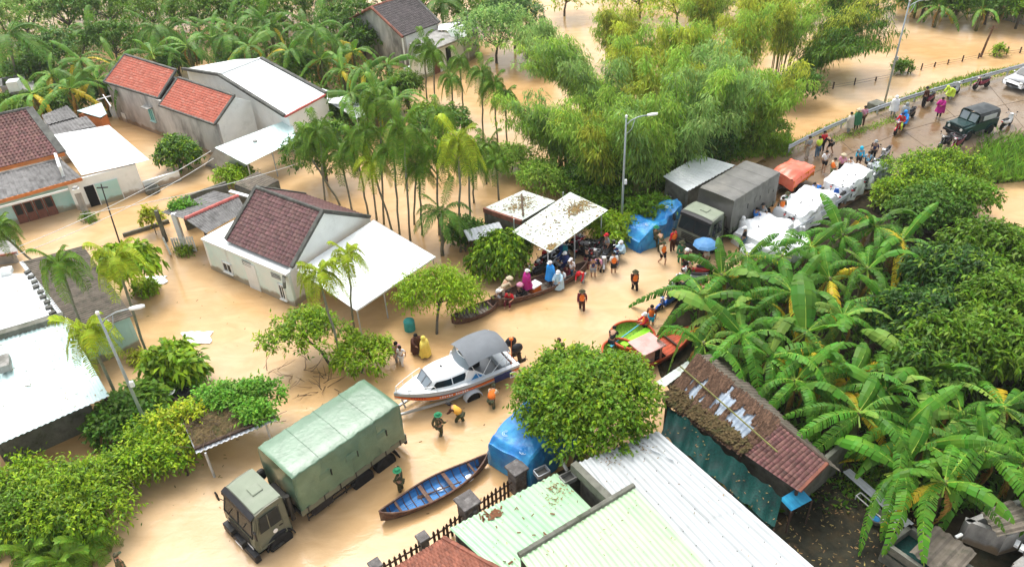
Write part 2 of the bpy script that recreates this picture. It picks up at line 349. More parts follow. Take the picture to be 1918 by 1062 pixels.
# ------------------------------------------------------------------ road that climbs out of the flood
RU = Vector((.84,.54,0)); R0 = Vector((11,39.4,0))
def road_h(P): return max(-.25, min(2.0, -.13 + .029*((Vector((P[0],P[1],0))-R0).dot(RU))))
def rpt(x, y, dz=0.):
    z = 0.
    for _ in range(6): z = road_h(at(x, y, z))
    p = at(x, y, z+dz); p.z = road_h(p)
    return p
def road_material():
    m = bpy.data.materials.new('road_concrete'); m.use_nodes = True; n = m.node_tree.nodes; l = m.node_tree.links; p = n['Principled BSDF']
    g = n.new('ShaderNodeNewGeometry')
    z = n.new('ShaderNodeTexNoise'); z.inputs['Scale'].default_value = .45; z.inputs['Detail'].default_value = 7; z.inputs['Roughness'].default_value = .6; l.new(g.outputs['Position'], z.inputs['Vector'])
    s = n.new('ShaderNodeSeparateXYZ'); l.new(g.outputs['Position'], s.inputs[0])
    mr = n.new('ShaderNodeMapRange'); mr.inputs['From Min'].default_value = .05; mr.inputs['From Max'].default_value = 1.25; l.new(s.outputs['Z'], mr.inputs['Value'])
    ad = n.new('ShaderNodeMath'); ad.operation = 'MULTIPLY_ADD'; ad.inputs[1].default_value = 1.7; ad.inputs[2].default_value = -.85; l.new(z.outputs['Fac'], ad.inputs[0])
    a2 = n.new('ShaderNodeMath'); a2.operation = 'ADD'; l.new(mr.outputs[0], a2.inputs[0]); l.new(ad.outputs[0], a2.inputs[1])
    rp = n.new('ShaderNodeValToRGB'); e = rp.color_ramp.elements
    e[0].position = .05; e[0].color = (.165,.092,.036,1); e[1].position = .95; e[1].color = (.30,.25,.195,1); x = e.new(.45); x.color = (.21,.142,.078,1)
    l.new(a2.outputs[0], rp.inputs['Fac']); 
    z2 = n.new('ShaderNodeTexNoise'); z2.inputs['Scale'].default_value = 3; z2.inputs['Detail'].default_value = 8; l.new(g.outputs['Position'], z2.inputs['Vector'])
    r3 = n.new('ShaderNodeMapRange'); r3.inputs['To Min'].default_value = .7; r3.inputs['To Max'].default_value = 1.25; l.new(z2.outputs['Fac'], r3.inputs['Value'])
    mx = n.new('ShaderNodeMixRGB'); mx.blend_type = 'MULTIPLY'; mx.inputs[0].default_value = 1; l.new(rp.outputs[0], mx.inputs[1]); l.new(r3.outputs[0], mx.inputs[2])
    l.new(mx.outputs[0], p.inputs['Base Color'])
    rr = n.new('ShaderNodeMapRange'); rr.inputs['From Min'].default_value = .4; rr.inputs['From Max'].default_value = .62; rr.inputs['To Min'].default_value = .14; rr.inputs['To Max'].default_value = .6
    l.new(z.outputs['Fac'], rr.inputs['Value']); l.new(rr.outputs[0], p.inputs['Roughness'])
    bm = n.new('ShaderNodeBump'); bm.inputs['Strength'].default_value = .25; bm.inputs['Distance'].default_value = .03; l.new(z2.outputs['Fac'], bm.inputs['Height']); l.new(bm.outputs[0], p.inputs['Normal'])
    MAT['road_concrete'] = m
road_material()
LE = [rpt(*q) for q in [(1300,372),(1400,326),(1478,285),(1560,250),(1650,215),(1750,185),(1850,157),(1990,118)]]
RE = [rpt(*q) for q in [(1250,530),(1400,480),(1530,396),(1640,324),(1740,280),(1830,256),(1918,240),(2060,222)]]
secs = []
for a, c in zip(LE, RE):
    d = (c-a).normalized(); lo = lambda P, k: Vector((P.x+d.x*k, P.y+d.y*k, -.4))
    secs.append([lo(a,-2.2), lo(a,-1.1)+Vector((0,0,road_h(a)+.28)), a-d*.3]+[a.lerp(c,t) for t in (0,.33,.66,1)]+[c+d*.3, lo(c,1.1)+Vector((0,0,road_h(c)+.2)), lo(c,2.4)])
b = MB(); b.loft(secs); road = tag(b.build('road', 'road_concrete', smooth=False), 'muddy concrete road rising out of the flood', kind='structure')
# joint lines of the concrete slabs: shallow strips of dark tar
mat('joint_tar', (.09,.065,.04), .8, .3)
b = MB()
for i in range(len(LE)-1):
    for k in range(1):
        t = k/3; a = LE[i].lerp(LE[i+1], t); c = RE[i].lerp(RE[i+1], t)
        b.bar(a+Vector((0,0,.004)), c+Vector((0,0,.004)), .03, .010)
    m0 = LE[i].lerp(RE[i], .5); m1 = LE[i+1].lerp(RE[i+1], .5); b.bar(m0+Vector((0,0,.005)), m1+Vector((0,0,.005)), .035, .010)
b.build('slab_joint', 'joint_tar', road)['kind'] = 'stuff'

def land(name, pix, z, m, label, zs=None):
    pts = [at(x, y, z) for x, y in pix]; c = sum(pts, Vector())/len(pts); N = len(pts); b = MB()
    ring = [Vector((p.x, p.y, -.3)) + (p-c).normalized()*.7 for p in pts]
    from mathutils.geometry import tessellate_polygon
    b.add([c]+pts+ring, [tuple(1+k for k in t) for t in tessellate_polygon([pts])]+[(1+i, 1+N+i, 1+N+(i+1) % N, 1+(i+1) % N) for i in range(N)])
    return tag(b.build(name, m), label, kind='structure')
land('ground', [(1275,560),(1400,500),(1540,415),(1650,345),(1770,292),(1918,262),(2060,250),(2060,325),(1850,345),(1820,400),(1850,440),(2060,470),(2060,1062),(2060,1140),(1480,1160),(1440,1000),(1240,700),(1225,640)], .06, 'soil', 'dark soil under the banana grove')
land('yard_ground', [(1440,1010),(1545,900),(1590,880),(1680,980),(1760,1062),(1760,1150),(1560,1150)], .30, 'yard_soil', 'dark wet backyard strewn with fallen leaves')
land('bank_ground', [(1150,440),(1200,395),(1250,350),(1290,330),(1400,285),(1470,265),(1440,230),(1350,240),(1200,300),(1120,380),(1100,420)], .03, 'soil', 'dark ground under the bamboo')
# ------------------------------------------------------------------ guardrails
def guardrail(pts, label, step=2.0, h=.72):
    root = thing('guardrail', label, 'guardrail', pts[0])
    ln = [0]
    for a, c in zip(pts, pts[1:]): ln.append(ln[-1]+(c-a).length)
    def P(s):
        for i in range(len(pts)-1):
            if s <= ln[i+1] or i == len(pts)-2: return pts[i].lerp(pts[i+1], (s-ln[i])/(ln[i+1]-ln[i]))
    prof = [(.0,-.17),(.05,-.12),(.05,-.07),(.0,-.02),(.0,.02),(.05,.07),(.05,.12),(.0,.17)]
    s = 0
    while s < ln[-1]-.5:
        e = min(s+4.0, ln[-1]); secs = []
        for k in range(5):
            p = P(s+(e-s+.08)*k/4); d = (P(min(ln[-1], s+(e-s)*k/4+.3))-P(max(0, s+(e-s)*k/4-.3))).normalized(); nn = Vector((d.y,-d.x,0))
            secs.append([p+nn*q[0]+Vector((0,0,h-.17+q[1])) for q in prof])
        mb = MB(); mb.loft(secs); mb.build('rail_beam', 'galvanised', root, world=True); s += 4.0
    s = .3
    while s < ln[-1]:
        p = P(s); mb = MB(); mb.box((p.x-.06, p.y+.05, p.z+h/2-.2), (.09,.09,h+.35)); mb.build('post', 'galvanised', root, world=True); s += step
guardrail([rpt(*q) for q in [(1474,290),(1500,276),(1560,247),(1605,229),(1650,212),(1700,195),(1750,180),(1800,166),(1850,152),(1960,122)]], 'long steel guardrail on the far side of the muddy road')
guardrail([rpt(*q) for q in [(1395,500),(1460,462),(1530,418),(1590,376),(1645,338)]], 'steel guardrail behind the white tarps beside the banana grove')
# ------------------------------------------------------------------ building helpers
UP = Vector((0,0,1))
def bil(q, s, t): return q[0].lerp(q[1], s).lerp(q[3].lerp(q[2], s), t)
def Q(*p): return [at(*a) for a in p]
CAMP = Vector((0,0,CAMH))
def sheet(parent, q, m, panels=4, pitch=.16, amp=.022, rows=1, name='roof_sheet', thick=.05, sag=.0):
    """corrugated sheets: q[0]->q[1] across the ribs, q[0]->q[3] along them; every panel its own part"""
    W = (q[1]-q[0]).length; nrm = (q[1]-q[0]).cross(q[3]-q[0]).normalized()
    if nrm.z < 0: nrm = -nrm
    nr = max(2, int(W/panels/pitch))
    for j in range(rows):
        for i in range(panels):
            b = MB(); t0, t1 = j/rows, min(1, (j+1)/rows+(.02 if j < rows-1 else 0)); nc = nr*4; off = (rows-1-j)*.012+(i % 2)*.006
            dz = rnd(-.006,.010)
            def fn(u, v):
                s = (i+u*1.01)/panels; t = t0+(t1-t0)*v; p = bil(q, min(1, s), t); ph = (u*nc) % 4
                return p+nrm*(amp*(0, 1, 1, 0)[int(round(ph)) % 4]+off+dz*v - sag*math.sin(PI*t))
            b.grid(fn, nc, 2 if not sag else 5)
            k = len(b.v); 
            b.build(name, m, parent, world=True)
def tiles(parent, q, nc, nr, m, h=.045, budget=300, jit=.012, name='roof_tile'):
    """q[0]->q[1] along the eave, q[0]->q[3] up the slope; nearest tiles are parts of their own, the rest one joined part"""
    w = (q[1]-q[0]).length/nc; l = (q[3]-q[0]).length/nr
    def prof(b, put):
        n = 5; top = []; bot = []
        for k in range(n):
            x = (k/(n-1)-.5)*w*1.06; z = h*math.sin(PI*k/(n-1))
            top.append((x, z))
        V = [put(x, 0, z+.035) for x, z in top]+[put(x, l*1.12, z*.85+.004) for x, z in top]+[put(x, 0, z-.01) for x, z in top]
        F = [(k, k+1, n+k+1, n+k) for k in range(n-1)]+[(2*n+k, 2*n+k+1, k+1, k) for k in range(n-1)]
        b.add(V, F)
    b = MB(); prof(b, lambda x, y, z: (x, y, z)); me = b.mesh(name, m)
    cells = []
    o0 = origin(parent)
    for j in range(nr):
        for i in range(nc):
            p = bil(q, (i+.5)/nc, j/nr); eu = (bil(q, (i+1)/nc, j/nr)-bil(q, i/nc, j/nr)).normalized()
            ev = bil(q, (i+.5)/nc, (j+1)/nr)-p; ev = (ev-eu*ev.dot(eu)).normalized(); en = eu.cross(ev)
            cells.append(((p-CAMP).length, p, eu, ev, en))
    cells.sort(key=lambda c: c[0]); rest = MB()
    for k, (_, p, eu, ev, en) in enumerate(cells):
        a = rnd(-jit, jit)*2; e1 = (eu+ev*a).normalized(); e2 = (ev-eu*a).normalized(); p = p+en*rnd(0, .012)
        if k < budget:
            o = link(name, me, parent); o.matrix_local = Matrix(((e1.x,e2.x,en.x,p.x-o0.x),(e1.y,e2.y,en.y,p.y-o0.y),(e1.z,e2.z,en.z,p.z-o0.z),(0,0,0,1)))
        else: prof(rest, lambda x, y, z: p+e1*x+e2*y+en*z)
    if rest.v: rest.build('tile_field', m, parent, world=True)['kind'] = 'stuff'
    bk = MB(); n = (q[1]-q[0]).cross(q[3]-q[0]).normalized(); bk.extr([v-n*.02 for v in q], -n*.05); bk.build('roof_deck', 'dark_trim', parent, world=True)
def litter(parent, q, n, hot=(), seed=1, size=(.03,.08), lift=.07, m='leaf_litter'):
    rg = random.Random(seed); b = MB()
    for k in range(n):
        if hot and rg.random() < .75: h = rg.choice(hot); s_, t_ = rg.gauss(h[0], h[2]), rg.gauss(h[1], h[2])
        else: s_, t_ = rg.random(), rg.random()
        if not (0.02 < s_ < .98 and 0.02 < t_ < .98): continue
        p = bil(q, s_, t_)+UP*lift; a = rg.uniform(0,6.3); d = Vector((math.cos(a),math.sin(a),rg.uniform(-.1,.1)))*rg.uniform(*size); e = Vector((-d.y,d.x,0))*rg.uniform(.2,.45); b.add([p-d-e,p-d+e,p+d+e,p+d-e], [(0,1,2,3)])
    b.build('leaf_litter', m, parent, world=True)['kind'] = 'stuff'
class FR:
    """a plan frame: u runs from p to q, v to the left of it"""
    def __init__(s, p, q): s.o = Vector((p.x, p.y, 0)); d = Vector((q.x-p.x, q.y-p.y, 0)); s.L = d.length; s.u = d.normalized(); s.v = Vector((-s.u.y, s.u.x, 0)); s.a = math.atan2(s.u.y, s.u.x)
    def P(s, u, v, z): return s.o+s.u*u+s.v*v+UP*z
    def uv(s, p): d = Vector((p.x, p.y, 0))-s.o; return d.dot(s.u), d.dot(s.v)
def walls(parent, pts, z0, z1, m, th=.18, name='wall', close=True):
    """one wall part per side"""
    n = len(pts); c = sum(pts, Vector())/n
    for i in range(n if close else n-1):
        a, b_ = pts[i], pts[(i+1) % n]; d = (b_-a).normalized(); nn = Vector((-d.y, d.x, 0)); nn = -nn if (close and nn.dot(c-a) < 0) else nn
        za = z1[i] if isinstance(z1, (list, tuple)) else z1; zb = z1[(i+1) % n] if isinstance(z1, (list, tuple)) else z1
        b = MB(); b.extr([Vector((a.x,a.y,z0)), Vector((b_.x,b_.y,z0)), Vector((b_.x,b_.y,zb)), Vector((a.x,a.y,za))], nn*(th-.003*(i % 2))); b.build(name, m, parent, world=True)
def slab(parent, q, m, t=.1, name='slab'):
    n = (q[1]-q[0]).cross(q[-1]-q[0]).normalized(); n = n if n.z > 0 else -n
    b = MB(); b.extr(q, -n*t); return b.build(name, m, parent, world=True)
def beam(parent, p, q, w, h, m, name='trim'):
    b = MB(); b.bar(p, q, w, h); return b.build(name, m, parent, world=True)
def post(parent, p, z1, w, m, name='post', z0=-.5, rnd_=False):
    b = MB()
    if rnd_: b.tube([(p.x,p.y,z0),(p.x,p.y,z1)], w/2, 8)
    else: b.box((p.x,p.y,(z0+z1)/2), (w,w,z1-z0))
    return b.build(name, m, parent, world=True)
def window(parent, fr, u, v, z, w, h, out=-1, m='glass_dark', fm='white_paint', bars=2, name='window'):
    """framed window on the wall at v of a frame; out = direction of the outside along v"""
    b = MB(); c = fr.P(u, v+out*.01, z); b.box(c, (w,.03,h), fr.a); o = b.build(name, m, parent, world=True)
    f = MB()
    for s in (-1,1): f.box(fr.P(u+s*w/2, v+out*.03, z), (.07,.09,h+.07), fr.a); f.box(fr.P(u, v+out*.032, z+s*h/2), (w+.07,.09,.07), fr.a)
    for k in range(1, bars): f.box(fr.P(u-w/2+w*k/bars, v+out*.025, z), (.04,.07,h), fr.a)
    f.build('frame', fm, o, world=True)
    g = MB(); g.box(fr.P(u, v+out*.07, z-h/2-.06), (w+.16,.14,.05), fr.a); g.build('sill', fm, o, world=True)
    return o
def ridge(parent, p, q, m, r=.1, n=None, name='ridge_cap'):
    L = (q-p).length; n = n or max(2, int(L/.45))
    for i in range(n):
        a = p.lerp(q, i/n); c = p.lerp(q, (i+1.06)/n); b = MB(); b.tube([a, c], [r*1.08, r*.96], 7); b.build(name, m, parent, world=True)

# ------------------------------------------------------------------ central white house
def house_center():
    eL, eR = at(428,447,2.5), at(549,497,2.5); rL, rR = at(493,356,4.5), at(608,398,4.5); fr = FR(eL, eR)
    L = fr.L; D1 = fr.uv(rR)[1]; D2 = fr.uv(at(695,409,2.5))[1]
    r = thing('house', 'white house with plum tile gable roof and big white awning, centre left', 'house', fr.P(0,0,0))
    e0, e1, r0, r1, f0, f1 = fr.P(-.05,-.15,2.42), fr.P(L+.05,-.15,2.42), fr.P(-.05,D1,4.5), fr.P(L+.05,D1,4.5), fr.P(-.05,D2+.1,2.45), fr.P(L+.05,D2+.1,2.45)
    tiles(r, [e0,e1,r1,r0], 20, 15, 'tile_plum'); tiles(r, [f1,f0,r0,r1], 20, 14, 'tile_plum', budget=60)
    ridge(r, r0+UP*.05, r1+UP*.05, 'dark_trim', .11)
    for a, c in ((e0,r0),(e1,r1),(f0,r0),(f1,r1)): beam(r, a+UP*.08, c+UP*.08, .22, .16, 'dark_trim')
    # walls: front wall stands 0.45 m before the eave and runs on to the left
    u0 = -1.75
    walls(r, [fr.P(u0,-.5,0), fr.P(L+.02,-.5,0)], -.6, 2.12, 'mint_wall', close=False)
    walls(r, [fr.P(u0,-.5,0), fr.P(u0,D2-1.2,0)], -.6, 2.10, 'white_wall', close=False)
    slab(r, [fr.P(u0-.1,-.62,2.24), fr.P(L,-.62,2.24), fr.P(L,.25,2.26), fr.P(u0-.1,.25,2.26)], 'white_paint', .11, 'gutter_slab')
    slab(r, [fr.P(u0-.1,.25,2.25), fr.P(.0,.25,2.25), fr.P(.0,D2-1.1,2.25), fr.P(u0-.1,D2-1.1,2.25)], 'white_paint', .1, 'flat_roof')
    b = MB()
    for u in (.02, L-.02):
        s = 1 if u < 1 else -1
        b = MB(); b.extr([fr.P(u,-.5,-.6), fr.P(u,D2,-.6), fr.P(u,D2,2.40), fr.P(u,D1,4.38), fr.P(u,-.05,2.42), fr.P(u,-.5,2.1)], fr.u*(s*.18)); b.build('gable_wall', 'white_wall', r, world=True)
    walls(r, [fr.P(0,D2-.02,0), fr.P(L,D2-.02,0)], -.6, 2.4, 'white_wall', close=False)
    for (px, py, w, h, z) in ((432,498,.75,.62,.75),(527,548,.42,.95,.75)):
        u, _ = fr.uv(at(px,py,z)); window(r, fr, u, -.5, z, w, h, -1, bars=2)
    u, _ = fr.uv(at(482,512,.9)); b = MB(); b.box(fr.P(u,-.52,.75), (.95,.05,2.1), fr.a, .01); b.build('door', 'white_paint', r, world=True)
    for (px, py) in ((470,488),(520,514)):
        u, _ = fr.uv(at(px,py,1.75))
        for k in range(3): b = MB(); b.box(fr.P(u,-.52,1.6+k*.12), (.75,.05,.05), fr.a); b.build('vent_slat', 'grey_concrete', r, world=True)
    b = MB(); b.tube([fr.P(L-.3,-.55,2.0), fr.P(L+.1,-.9,1.9), fr.P(L+.1,-.95,1.6)], .09, 8); b.build('rain_spout', 'mossy_shade_concrete', r, world=True)
    q = Q((556,506,2.30),(667,582,1.75),(816,481,1.95),(700,412,2.42))
    q = [q[3],q[0],q[1],q[2]]
    a = thing('awning', 'huge plain white sheet awning on the gable side of the central house', 'awning', q[1])
    sheet(a, q, 'white_metal', 5, .3, .012, 1, 'awning_sheet')
    for s in (.02,.34,.66,.98):
        p = bil(q, s, .98); post(a, p, p.z-.03, .07, 'galvanised'); 
    for t in (.05,.5,.95): beam(a, bil(q,0,t)-UP*.06, bil(q,1,t)-UP*.06, .06, .08, 'galvanised', 'purlin')
    beam(a, q[3]-UP*.02, q[2]-UP*.02, .05, .1, 'white_paint', 'edge_trim')
    return fr
house_center()
def porch():
    r = thing('porch', 'grey corrugated porch with red ridge beside the central white house', 'porch', at(345,460))
    rl, rr = at(347,411,2.75), at(446,368,2.75); a = Q((302,398,2.35),(402,358,2.35)); c = Q((386,438,2.3),(462,396,2.35))
    sheet(r, [a[0],a[1],rr,rl], 'asbestos', 4, .17, .035, 1); sheet(r, [rl,rr,c[1],c[0]], 'asbestos', 4, .17, .035, 1)
    ridge(r, rl+UP*.06, rr+UP*.06, 'red_metal', .11)
    post(r, at(347,466), 2.55, .28, 'white_paint', 'pillar'); post(r, at(312,452), 2.25, .2, 'mossy_shade_concrete', 'pillar'); post(r, at(395,470), 2.2, .12, 'dark_wood')
    walls(r, [at(352,432), at(440,398)], -.5, 2.3, 'mossy_shade_concrete', close=False)
    b = MB(); b.extr([at(303,445,-.4),at(318,478,-.4),at(318,478,1.75),at(303,445,1.95)], (.1,.05,0)); b.build('ivy_wall', 'mossy_shade_concrete', r, world=True)
    g = thing('gate', 'white slatted metal gate standing in the flood before the grey porch', 'gate', at(333,475))
    p, q = at(330,474), at(368,471)
    for i in range(9):
        t = i/8; x = p.lerp(q, t); b = MB(); b.box((x.x,x.y,.35), (.1,.03,1.5), .3); b.build('slat', 'white_paint', g, world=True)
    for z in (.1,.95): beam(g, p+UP*z, q+UP*z, .04, .05, 'white_paint', 'gate_rail')
    s = thing('shed', 'small old shed with mossy tile roof behind the central house', 'shed', at(480,372))
    t = Q((438,345,2.5),(476,361,2.45),(522,338,2.45),(482,322,2.5)); sheet(s, t, 'asbestos_brown', 3, .2, .045)
    walls(s, [Vector((p.x,p.y,0)) for p in t], -.5, 2.4, 'mossy_shade_concrete')
    beam(r, at(430,358,2.55), at(480,372,2.5), .25, .06, 'white_paint', 'gutter')
porch()
def low_wall(pix, z, m, label, th=.15, post_every=0):
    P = [at(x,y) for x,y in pix]; r = thing('garden_wall', label, 'wall', P[0])
    for a, c in zip(P, P[1:]): walls(r, [a,c], -.5, z, m, th, 'wall_section', False)
low_wall([(232,445),(318,418)], .25, 'mossy_shade_concrete', 'low dark garden wall just above the water left of the grey porch')

# ------------------------------------------------------------------ brown tile house at the left edge and its neighbours
def house_left():
    er, el = at(117,287,3.1), at(-70,332,3.1); rr, rl = at(55,204,5.0), at(-130,243,5.0)
    r = thing('house', 'brown tile house with orange fascia and brown wooden doors at left edge', 'house', at(100,400))
    tiles(r, [el,er,rr,rl], 26, 17, 'tile_brown', h=.06)
    ridge(r, rl+UP*.05, rr+UP*.05, 'dark_trim', .12); beam(r, er+UP*.05, rr+UP*.05, .5, .14, 'dark_trim', 'verge')
    beam(r, el-UP*.10, er-UP*.10+(er-el)*.02, .12, .24, 'orange_fascia', 'fascia')
    q = [at(-60,341,2.75), at(114,298,2.75), at(153,333,2.3), at(-60,392,2.3)]
    sheet(r, q, 'asbestos', 7, .22, .05, 1)
    beam(r, q[3]-UP*.1, q[2]-UP*.1, .1, .22, 'orange_fascia', 'fascia')
    beam(r, q[0]+UP*.02, q[1]+UP*.02, .22, .14, 'mould_wall', 'flashing')
    d = FR(at(-60,446), at(112,399)); L = d.uv(at(146,388))[0]
    walls(r, [d.P(0,0,0), d.P(L,0,0)], -.6, 2.2, 'teal_wall', close=False)
    walls(r, [d.P(L,0.01,0), d.P(L,5.5,0)], -.6, 3.2, 'white_wall', close=False)
    u0, _ = d.uv(at(37,419)); u1, _ = d.uv(at(111,399)); n = 4
    for k in range(n):
        w = (u1-u0)/n; uc = u0+w*(k+.5); b = MB(); b.box(d.P(uc,-.04,.45), (w*.94,.06,2.1), d.a, .01); o = b.build('door', 'door_wood', r, world=True)
        b = MB(); b.box(d.P(uc,-.08,1.0), (w*.6,.03,.7), d.a); b.build('pane', 'glass_dark', o, world=True)
    beam(r, d.P(0,-1.1,1.95), d.P(L-.1,-1.1,1.95), .05, .14, 'white_paint', 'awning_bar')
    p = at(163,405); post(r, p, 2.25, .3, 'grey_concrete', 'pillar'); b = MB(); b.box((p.x,p.y,2.0), (.42,.42,.3), d.a); b.build('capital', 'white_paint', r, world=True)
    # white roofed annex
    a = thing('annex', 'low whitewashed annex with plain white metal roof and pale green door', 'house', at(200,380))
    q = Q((100,253,2.75),(204,235,2.75),(280,300,2.3),(153,329,2.3)); sheet(a, q, 'white_metal', 6, .25, .012)
    f = FR(at(160,391), at(272,360)); L2 = f.L
    walls(a, [f.P(-.3,0,0), f.P(L2,0,0)], -.6, 2.2, 'white_wall', close=False); walls(a, [f.P(L2,.01,0), f.P(L2,5,0)], -.6, 2.2, 'white_wall', close=False); walls(a, [f.P(-.3,.01,0), f.P(-.3,5,0)], -.6, 2.2, 'white_wall', close=False)
    u0, _ = f.uv(at(172,388)); b = MB(); b.box(f.P(u0+.35,-.01,.55), (.75,.05,2.0), f.a); o = b.build('doorway', 'black_void', a, world=True)  # black panel paints the dark inside of the open doorway
    u1, _ = f.uv(at(190,383)); u2, _ = f.uv(at(233,371)); b = MB(); b.box(f.P((u1+u2)/2,-.05,.6), (u2-u1,.06,1.9), f.a, .01); o = b.build('door', 'teal_wall', a, world=True)
    b = MB()
    for k in (-1,1): b.box(f.P((u1+u2)/2+k*(u2-u1)/2,-.07,.6), (.06,.08,2.0), f.a)
    b.build('frame', 'white_paint', o, world=True)
    for k in range(1):
        w = thing('garden_wall', 'grey yard wall right of the whitewashed annex', 'wall', at(300,350)); walls(w, [at(273,359), at(340,338)], -.5, .75, 'white_wall', close=False, name='wall_section'); beam(w, at(273,359,.8), at(340,338,.8), .12, .06, 'dark_trim', 'coping')
    j = MB(); j.lathe([(.45,-.3),(.5,0),(.52,.25),(.48,.4),(.40,.42),(.38,.2)], at(287,360), 14); tag(j.build('water_jar', 'mossy_shade_concrete', smooth=True), 'round concrete water jar in the flood beside the grey yard wall', 'jar')
    for n_, (pp, lab) in enumerate([([(78,217,2.6),(126,198,2.6),(146,219,2.4),(88,235,2.4)], 'rear grey asbestos roofed lean-to behind the left tile house'), ([(90,237,2.55),(162,218,2.55),(180,237,2.35),(101,254,2.35)], 'front grey asbestos roofed lean-to touching the white annex roof')]):
        q = Q(*pp); s = thing('lean_to', lab, 'shed', Vector((q[0].x,q[0].y,0))); sheet(s, q, 'asbestos', 3, .22, .05); walls(s, [Vector((p.x,p.y,0)) for p in q], -.5, 2.25, 'mould_wall')
    q = Q((144,208,2.5),(190,193,2.5),(200,214,2.3),(188,221,2.3)); s = thing('lean_to', 'small pale roofed ochre shed beside the mouldy grey house', 'shed', Vector((q[0].x,q[0].y,0))); sheet(s, q, 'ice_metal', 2, .2, .02); walls(s, [Vector((p.x,p.y,0)) for p in q], -.5, 2.2, 'orange_fascia')
    u = thing('outhouse', 'grey concrete outhouse with white tank behind the left tile house', 'shed', at(45,195)); walls(u, [at(20,208),at(66,200),at(62,182),at(18,190)], -.4, 2.2, 'grey_concrete'); slab(u, Q((18,175,2.3),(66,168,2.3),(62,152,2.3),(16,158,2.3)), 'grey_concrete')
    b = MB(); b.box(at(27,160,2.8), (.9,.9,.9), .2, .05); b.build('tank', 'plastic_white', u, world=True)
house_left()

